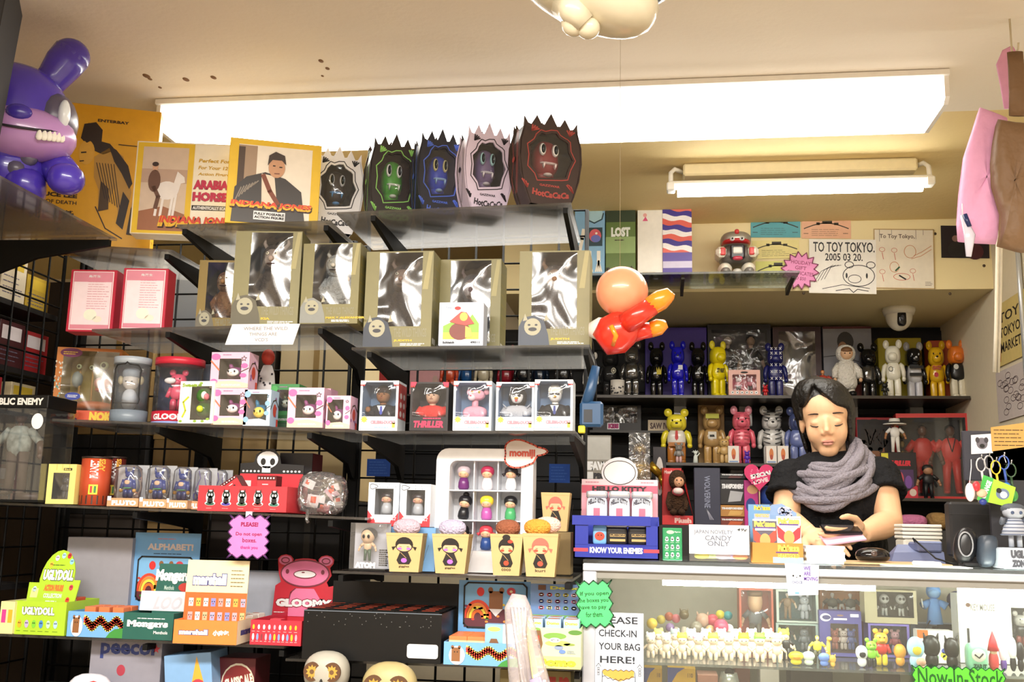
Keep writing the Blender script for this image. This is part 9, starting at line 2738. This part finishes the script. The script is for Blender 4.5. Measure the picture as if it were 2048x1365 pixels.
def hand(m, w, tip, curl, side, nrm):
 """palm and five bent fingers: from the wrist w toward tip, nrm = back of the hand, thumb on the side"""
 y=(tip-w).normalized()
 z=(nrm-y*nrm.dot(y)).normalized()
 x=y.cross(z)
 B=MX((x, y, z)).transposed().to_4x4()
 B.translation=w
 m.M=B
 m.ell((0, .012, 0), (.024, .03, .018), SKIN, 1, 12, 8)
 m.ell((0, .045, 0), (.036, .046, .014), SKIN, .85, 16, 10)
 for i, (fx, L) in enumerate(((-.027, .8), (-.009, .95), (.009, 1), (.027, .9))):
  p=V((fx*side, .082-abs(fx)*.2, 0))
  a=(i-1.5)*.06*side
  pts, b=[p-V((0, .02, 0)), p], 0
  for k, sg in enumerate((.036, .024, .019)):
   b += curl*(.7 if k==0 else 1)
   p=p+V((math.sin(a)*math.cos(b), math.cos(b),-math.sin(b)))*sg*L
   pts.append(p)
  m.tube(pts, [.009, .0092, .0086, .0078, .0066], SKIN, 10)
  m.ell(pts[-1], .0066, SKIN, 1, 8, 6)
 p=V((.03*side, .02,-.004))
 q=p+V((.022*side, .024,-.01)); t=q+V((.008*side, .03,-.006)); u=t+V((-.003*side, .02,-.002))
 m.tube([p-V((.012*side, .004, 0)), p, q, t, u], [.013, .0135, .011, .0095, .0075], SKIN, 10)
 m.ell(u, .0075, SKIN, 1, 8, 6)
 m.M=None
b=MB()
b.M=HM
b.ell((0, .012, .03), (.074, .09, .084), SKIN, 1, 26, 16)
b.ell((0,-.02,-.025), (.061, .068, .082), SKIN, 1, 26, 16)
b.ell((0,-.05,-.088), (.03, .032, .026), SKIN, 1, 16, 10)
for q in (-1, 1):
 b.ell((q*.03,-.05,-.036), (.029, .03, .036), SKIN, 1, 14, 9)
 b.ell((q*.03,-.066,-.004), (.017, .015, .011), SKIN, 1, 12, 8)
 b.ell((q*.072, .012,-.015), (.009, .018, .03), SKIN, 1, 12, 8)
b.tube([(0,-.078, .012), (0,-.092,-.018), (0,-.1,-.032)], [.007, .009, .011], SKIN, 10)
for q in (-1, 1):
 b.ell((q*.01,-.09,-.035), (.008, .01, .007), SKIN, 1, 10, 6)
b.ell((0,-.083,-.062), (.02, .012, .011), SKIN, 1, 12, 8)
b.M=None
b.tube([G(1655, 880, .03), G(1660, 915, .03), neck0+V((0, .02,-.03))], [.052, .05, .062], SKIN, 18)
b.tube([shL, neck0+V((0, .03,-.03)), shR], [.05, .07, .05], SKIN, 16)
b.ell(chest, (.15, .1, .13), SKIN, .9, 24, 14)
b.ell(waist, (.125, .09, .14), SKIN, .9, 24, 14)
b.ell(hip, (.16, .11, .13), SKIN, .9, 24, 14)
for s, e, w_ in ((shL, elL, wrL), (shR, elR, wrR)):
 b.ell(s, .052, SKIN, 1, 14, 9)
 b.tube([s, s.lerp(e, .5), e], [.05, .045, .038], SKIN, 16)
 b.ell(e, .038, SKIN, 1, 14, 9)
 b.tube([e, e.lerp(w_, .35), w_], [.038, .039, .025], SKIN, 16)
for q in (-1, 1):
 b.tube([hip+V((q*.08, 0,-.04)), V((hip.x+q*.085, hip.y-.01, .46)), V((hip.x+q*.08, hip.y+.02, .08))], [.085, .055, .035], SKIN, 16)
 b.ell((hip.x+q*.08, hip.y-.03, .045), (.04, .1, .04), SKIN, .9, 14, 8)
hand(b, wrL, G(1655, 1082,-.27), .32, 1, V((-.25,-.55, .8)))
hand(b, wrR, G(1665, 1080,-.27), .16, 1, V((.1,-.75,-.65)))
soft(b.build('body', who), .0038, 8)
t=MB()
t.ell(chest+V((0, 0, .01)), (.168, .122, .14), CLOTH, .85, 26, 15)
t.ell(waist, (.15, .112, .17), CLOTH, .9, 26, 15)
t.ell(hip, (.172, .125, .12), CLOTH, .9, 26, 15)
t.tube([shL+V((-.005, 0, .0)), neck0+V((0, .03,-.045)), shR+V((.005, 0, 0))], [.066, .085, .066], CLOTH, 18)
for s, e, k in ((shL, elL, .42), (shR, elR, .36)):
 t.ell(s, .068, CLOTH, 1, 16, 10)
 t.tube([s, s.lerp(e, k)], [.066, .069], CLOTH, 18)
 c=s.lerp(e, k)
 d=(e-s).normalized(); n1=d.cross(V((0, 1, 0))).normalized(); n2=d.cross(n1)
 t.tube([c+n1*.064*math.cos(a)+n2*.064*math.sin(a) for a in [2*PI*i/20 for i in range(20)]], .009, CLOTH, 8, closed=True)
for i in range(9):                       # gathered folds down the front
 x=-.06+.015*i
 t.tube([chest+V((x*.7,-.122, .03)), waist+V((x,-.116+.01*abs(x)*10, .03)), waist+V((x*1.2,-.1,-.09))], [.006, .008, .005], CLOTH, 8)
soft(t.build('shirt', who), .006, 3)
t=MB()
for q in (-1, 1):
 t.tube([hip+V((q*.075, 0,-.02)), V((hip.x+q*.085, hip.y-.01, .46)), V((hip.x+q*.08, hip.y+.02, .1))], [.1, .07, .055], C('#1c1c24', .8), 18)
t.ell(hip+V((0, 0,-.05)), (.165, .118, .1), C('#1c1c24', .8), .9, 22, 12)
soft(t.build('trousers', who), .008, 3)
for q in (-1, 1):
 t=MB(); t.ell((hip.x+q*.08, hip.y-.035, .045), (.05, .125, .044), C('#15120f', .5), .85, 18, 10); t.build('shoe', who)
sc=MB()
cn=G(1657, 925, .0)
R2=random.Random(3)
for i in range(15):
 u=i/14
 rx, ry=.078+.055*u+R2.uniform(-.006, .006), .085+.035*u
 dip, lift, tw=-.015-.115*u, .035-.03*u, R2.uniform(-.5, .5)
 pts=[]
 for j in range(30):
  a=2*PI*j/30
  f=.5-.5*math.sin(a)        # 1 at the front
  pts.append(cn+V((rx*math.cos(a)+.012*math.sin(2*a+i), ry*math.sin(a)*(1 if math.sin(a)>0 else 1.15), lift+(dip-lift)*f**1.4+.035*math.cos(a)+.016*math.sin(a*2+tw*4))))
 sc.tube(pts, .0105+R2.uniform(0, .003), WOOL, 9, closed=True)
sc.build('scarf', who)
h=MB()
h.M=HM
h.ell((0, .022, .05), (.078, .09, .073), HAIR, 1, 30, 18)
h.ell((0, .05,-.01), (.072, .056, .09), HAIR, 1, 26, 16)
part=V((-.022,-.02, 0))
for i in range(76):
 az=2*PI*i/76+R2.uniform(-.03, .03)
 fr=(az+PI/2+PI)%(2*PI)-PI          # 0 at the face, + toward her left cheek
 end, swing=-.1+R2.uniform(-.02, .01), 0
 if abs(fr)<1.05:
  swing=.75 if fr>-.35 else -.5
  end=.03+.03*max(0, .5-abs(fr+.35))-(.05 if fr>.5 else 0)
 elif fr<-1.05 and fr>-1.75:
  end=.0
 elif 1.05 <= fr<1.5:
  end=-.085
 pts=[]
 for k in range(9):
  t=k/8
  z=.128+(end-.128)*t
  e=max(-1, min(1, (z-.045)/.083))
  cr=math.sqrt(max(.0, 1-e*e)) if z>.045 else 1-.22*min(1, (.045-z)/.16)**1.5
  a_=az+swing*t
  q0=part*(1-t)**2
  pts.append((q0.x+.083*cr*math.cos(a_), q0.y*.5+.02+.094*cr*math.sin(a_), z))
 h.tube(pts, [.006, .0085, .0095, .0095, .009, .0085, .008, .007, .003], HAIR, 8)
h.M=None
soft(h.build('hair', who), .0036, 1)
def face(nm, f):
 m=MB(); m.M=HM; f(m); m.build(nm, who)
DK=C('#1a1210', .6)
for q in (-1, 1):
 face('eyelash', lambda m: m.tube([(q*.03+.017*k,-.0815+.009*k*k+.001*q*k,-.011-.004*(1-k*k)) for k in (-1,-.5, 0, .5, 1)], [.0008, .0017, .002, .0017, .0008], DK, 6))
 face('eyebrow', lambda m: m.tube([(q*.032+.019*k,-.075+.009*k*k+(.006 if q*k>0 else 0)*abs(k), .02+.003*(1-k*k)) for k in (-1,-.5, 0, .5, 1)], [.001, .0022, .0026, .0022, .001], C('#2a1c16', .8), 6))
face('lips', lambda m: (m.ell((0,-.093,-.0585), (.017, .005, .0042), C('#c98676', .45), 1, 14, 7), m.ell((0,-.0925,-.066), (.0145, .006, .005), C('#cf8f80', .4), 1, 14, 7), m.tube([(-.017,-.091,-.062), (0,-.098,-.0625), (.017,-.091,-.062)], .0009, C('#7a4038', .5), 6)))
P=at(1682, 1063, BY-.265)
ph=MB(); ph.box(-.052, .052,-.028, .028, 0, .009, C('#141216', .2), .003); ph.box(-.04, .04,-.022, .022, .009, .0095, C('#2a2420', .1))
solo(ph, 'phone', 'black phone held in her hands above the counter', 'phone', P, .1, rx=.35)
P=at(1685, 1073, BY-.285)
pk_=MB(); pk_.box(-.055, .055,-.03, .03,-.006, 0, C('#efbfd6', .6), .001)
solo(pk_, 'pink_slip', 'folded pink slip held under the phone', 'paper', P+V((0, 0,-.002)), .12, rx=.4, ry=-.16)
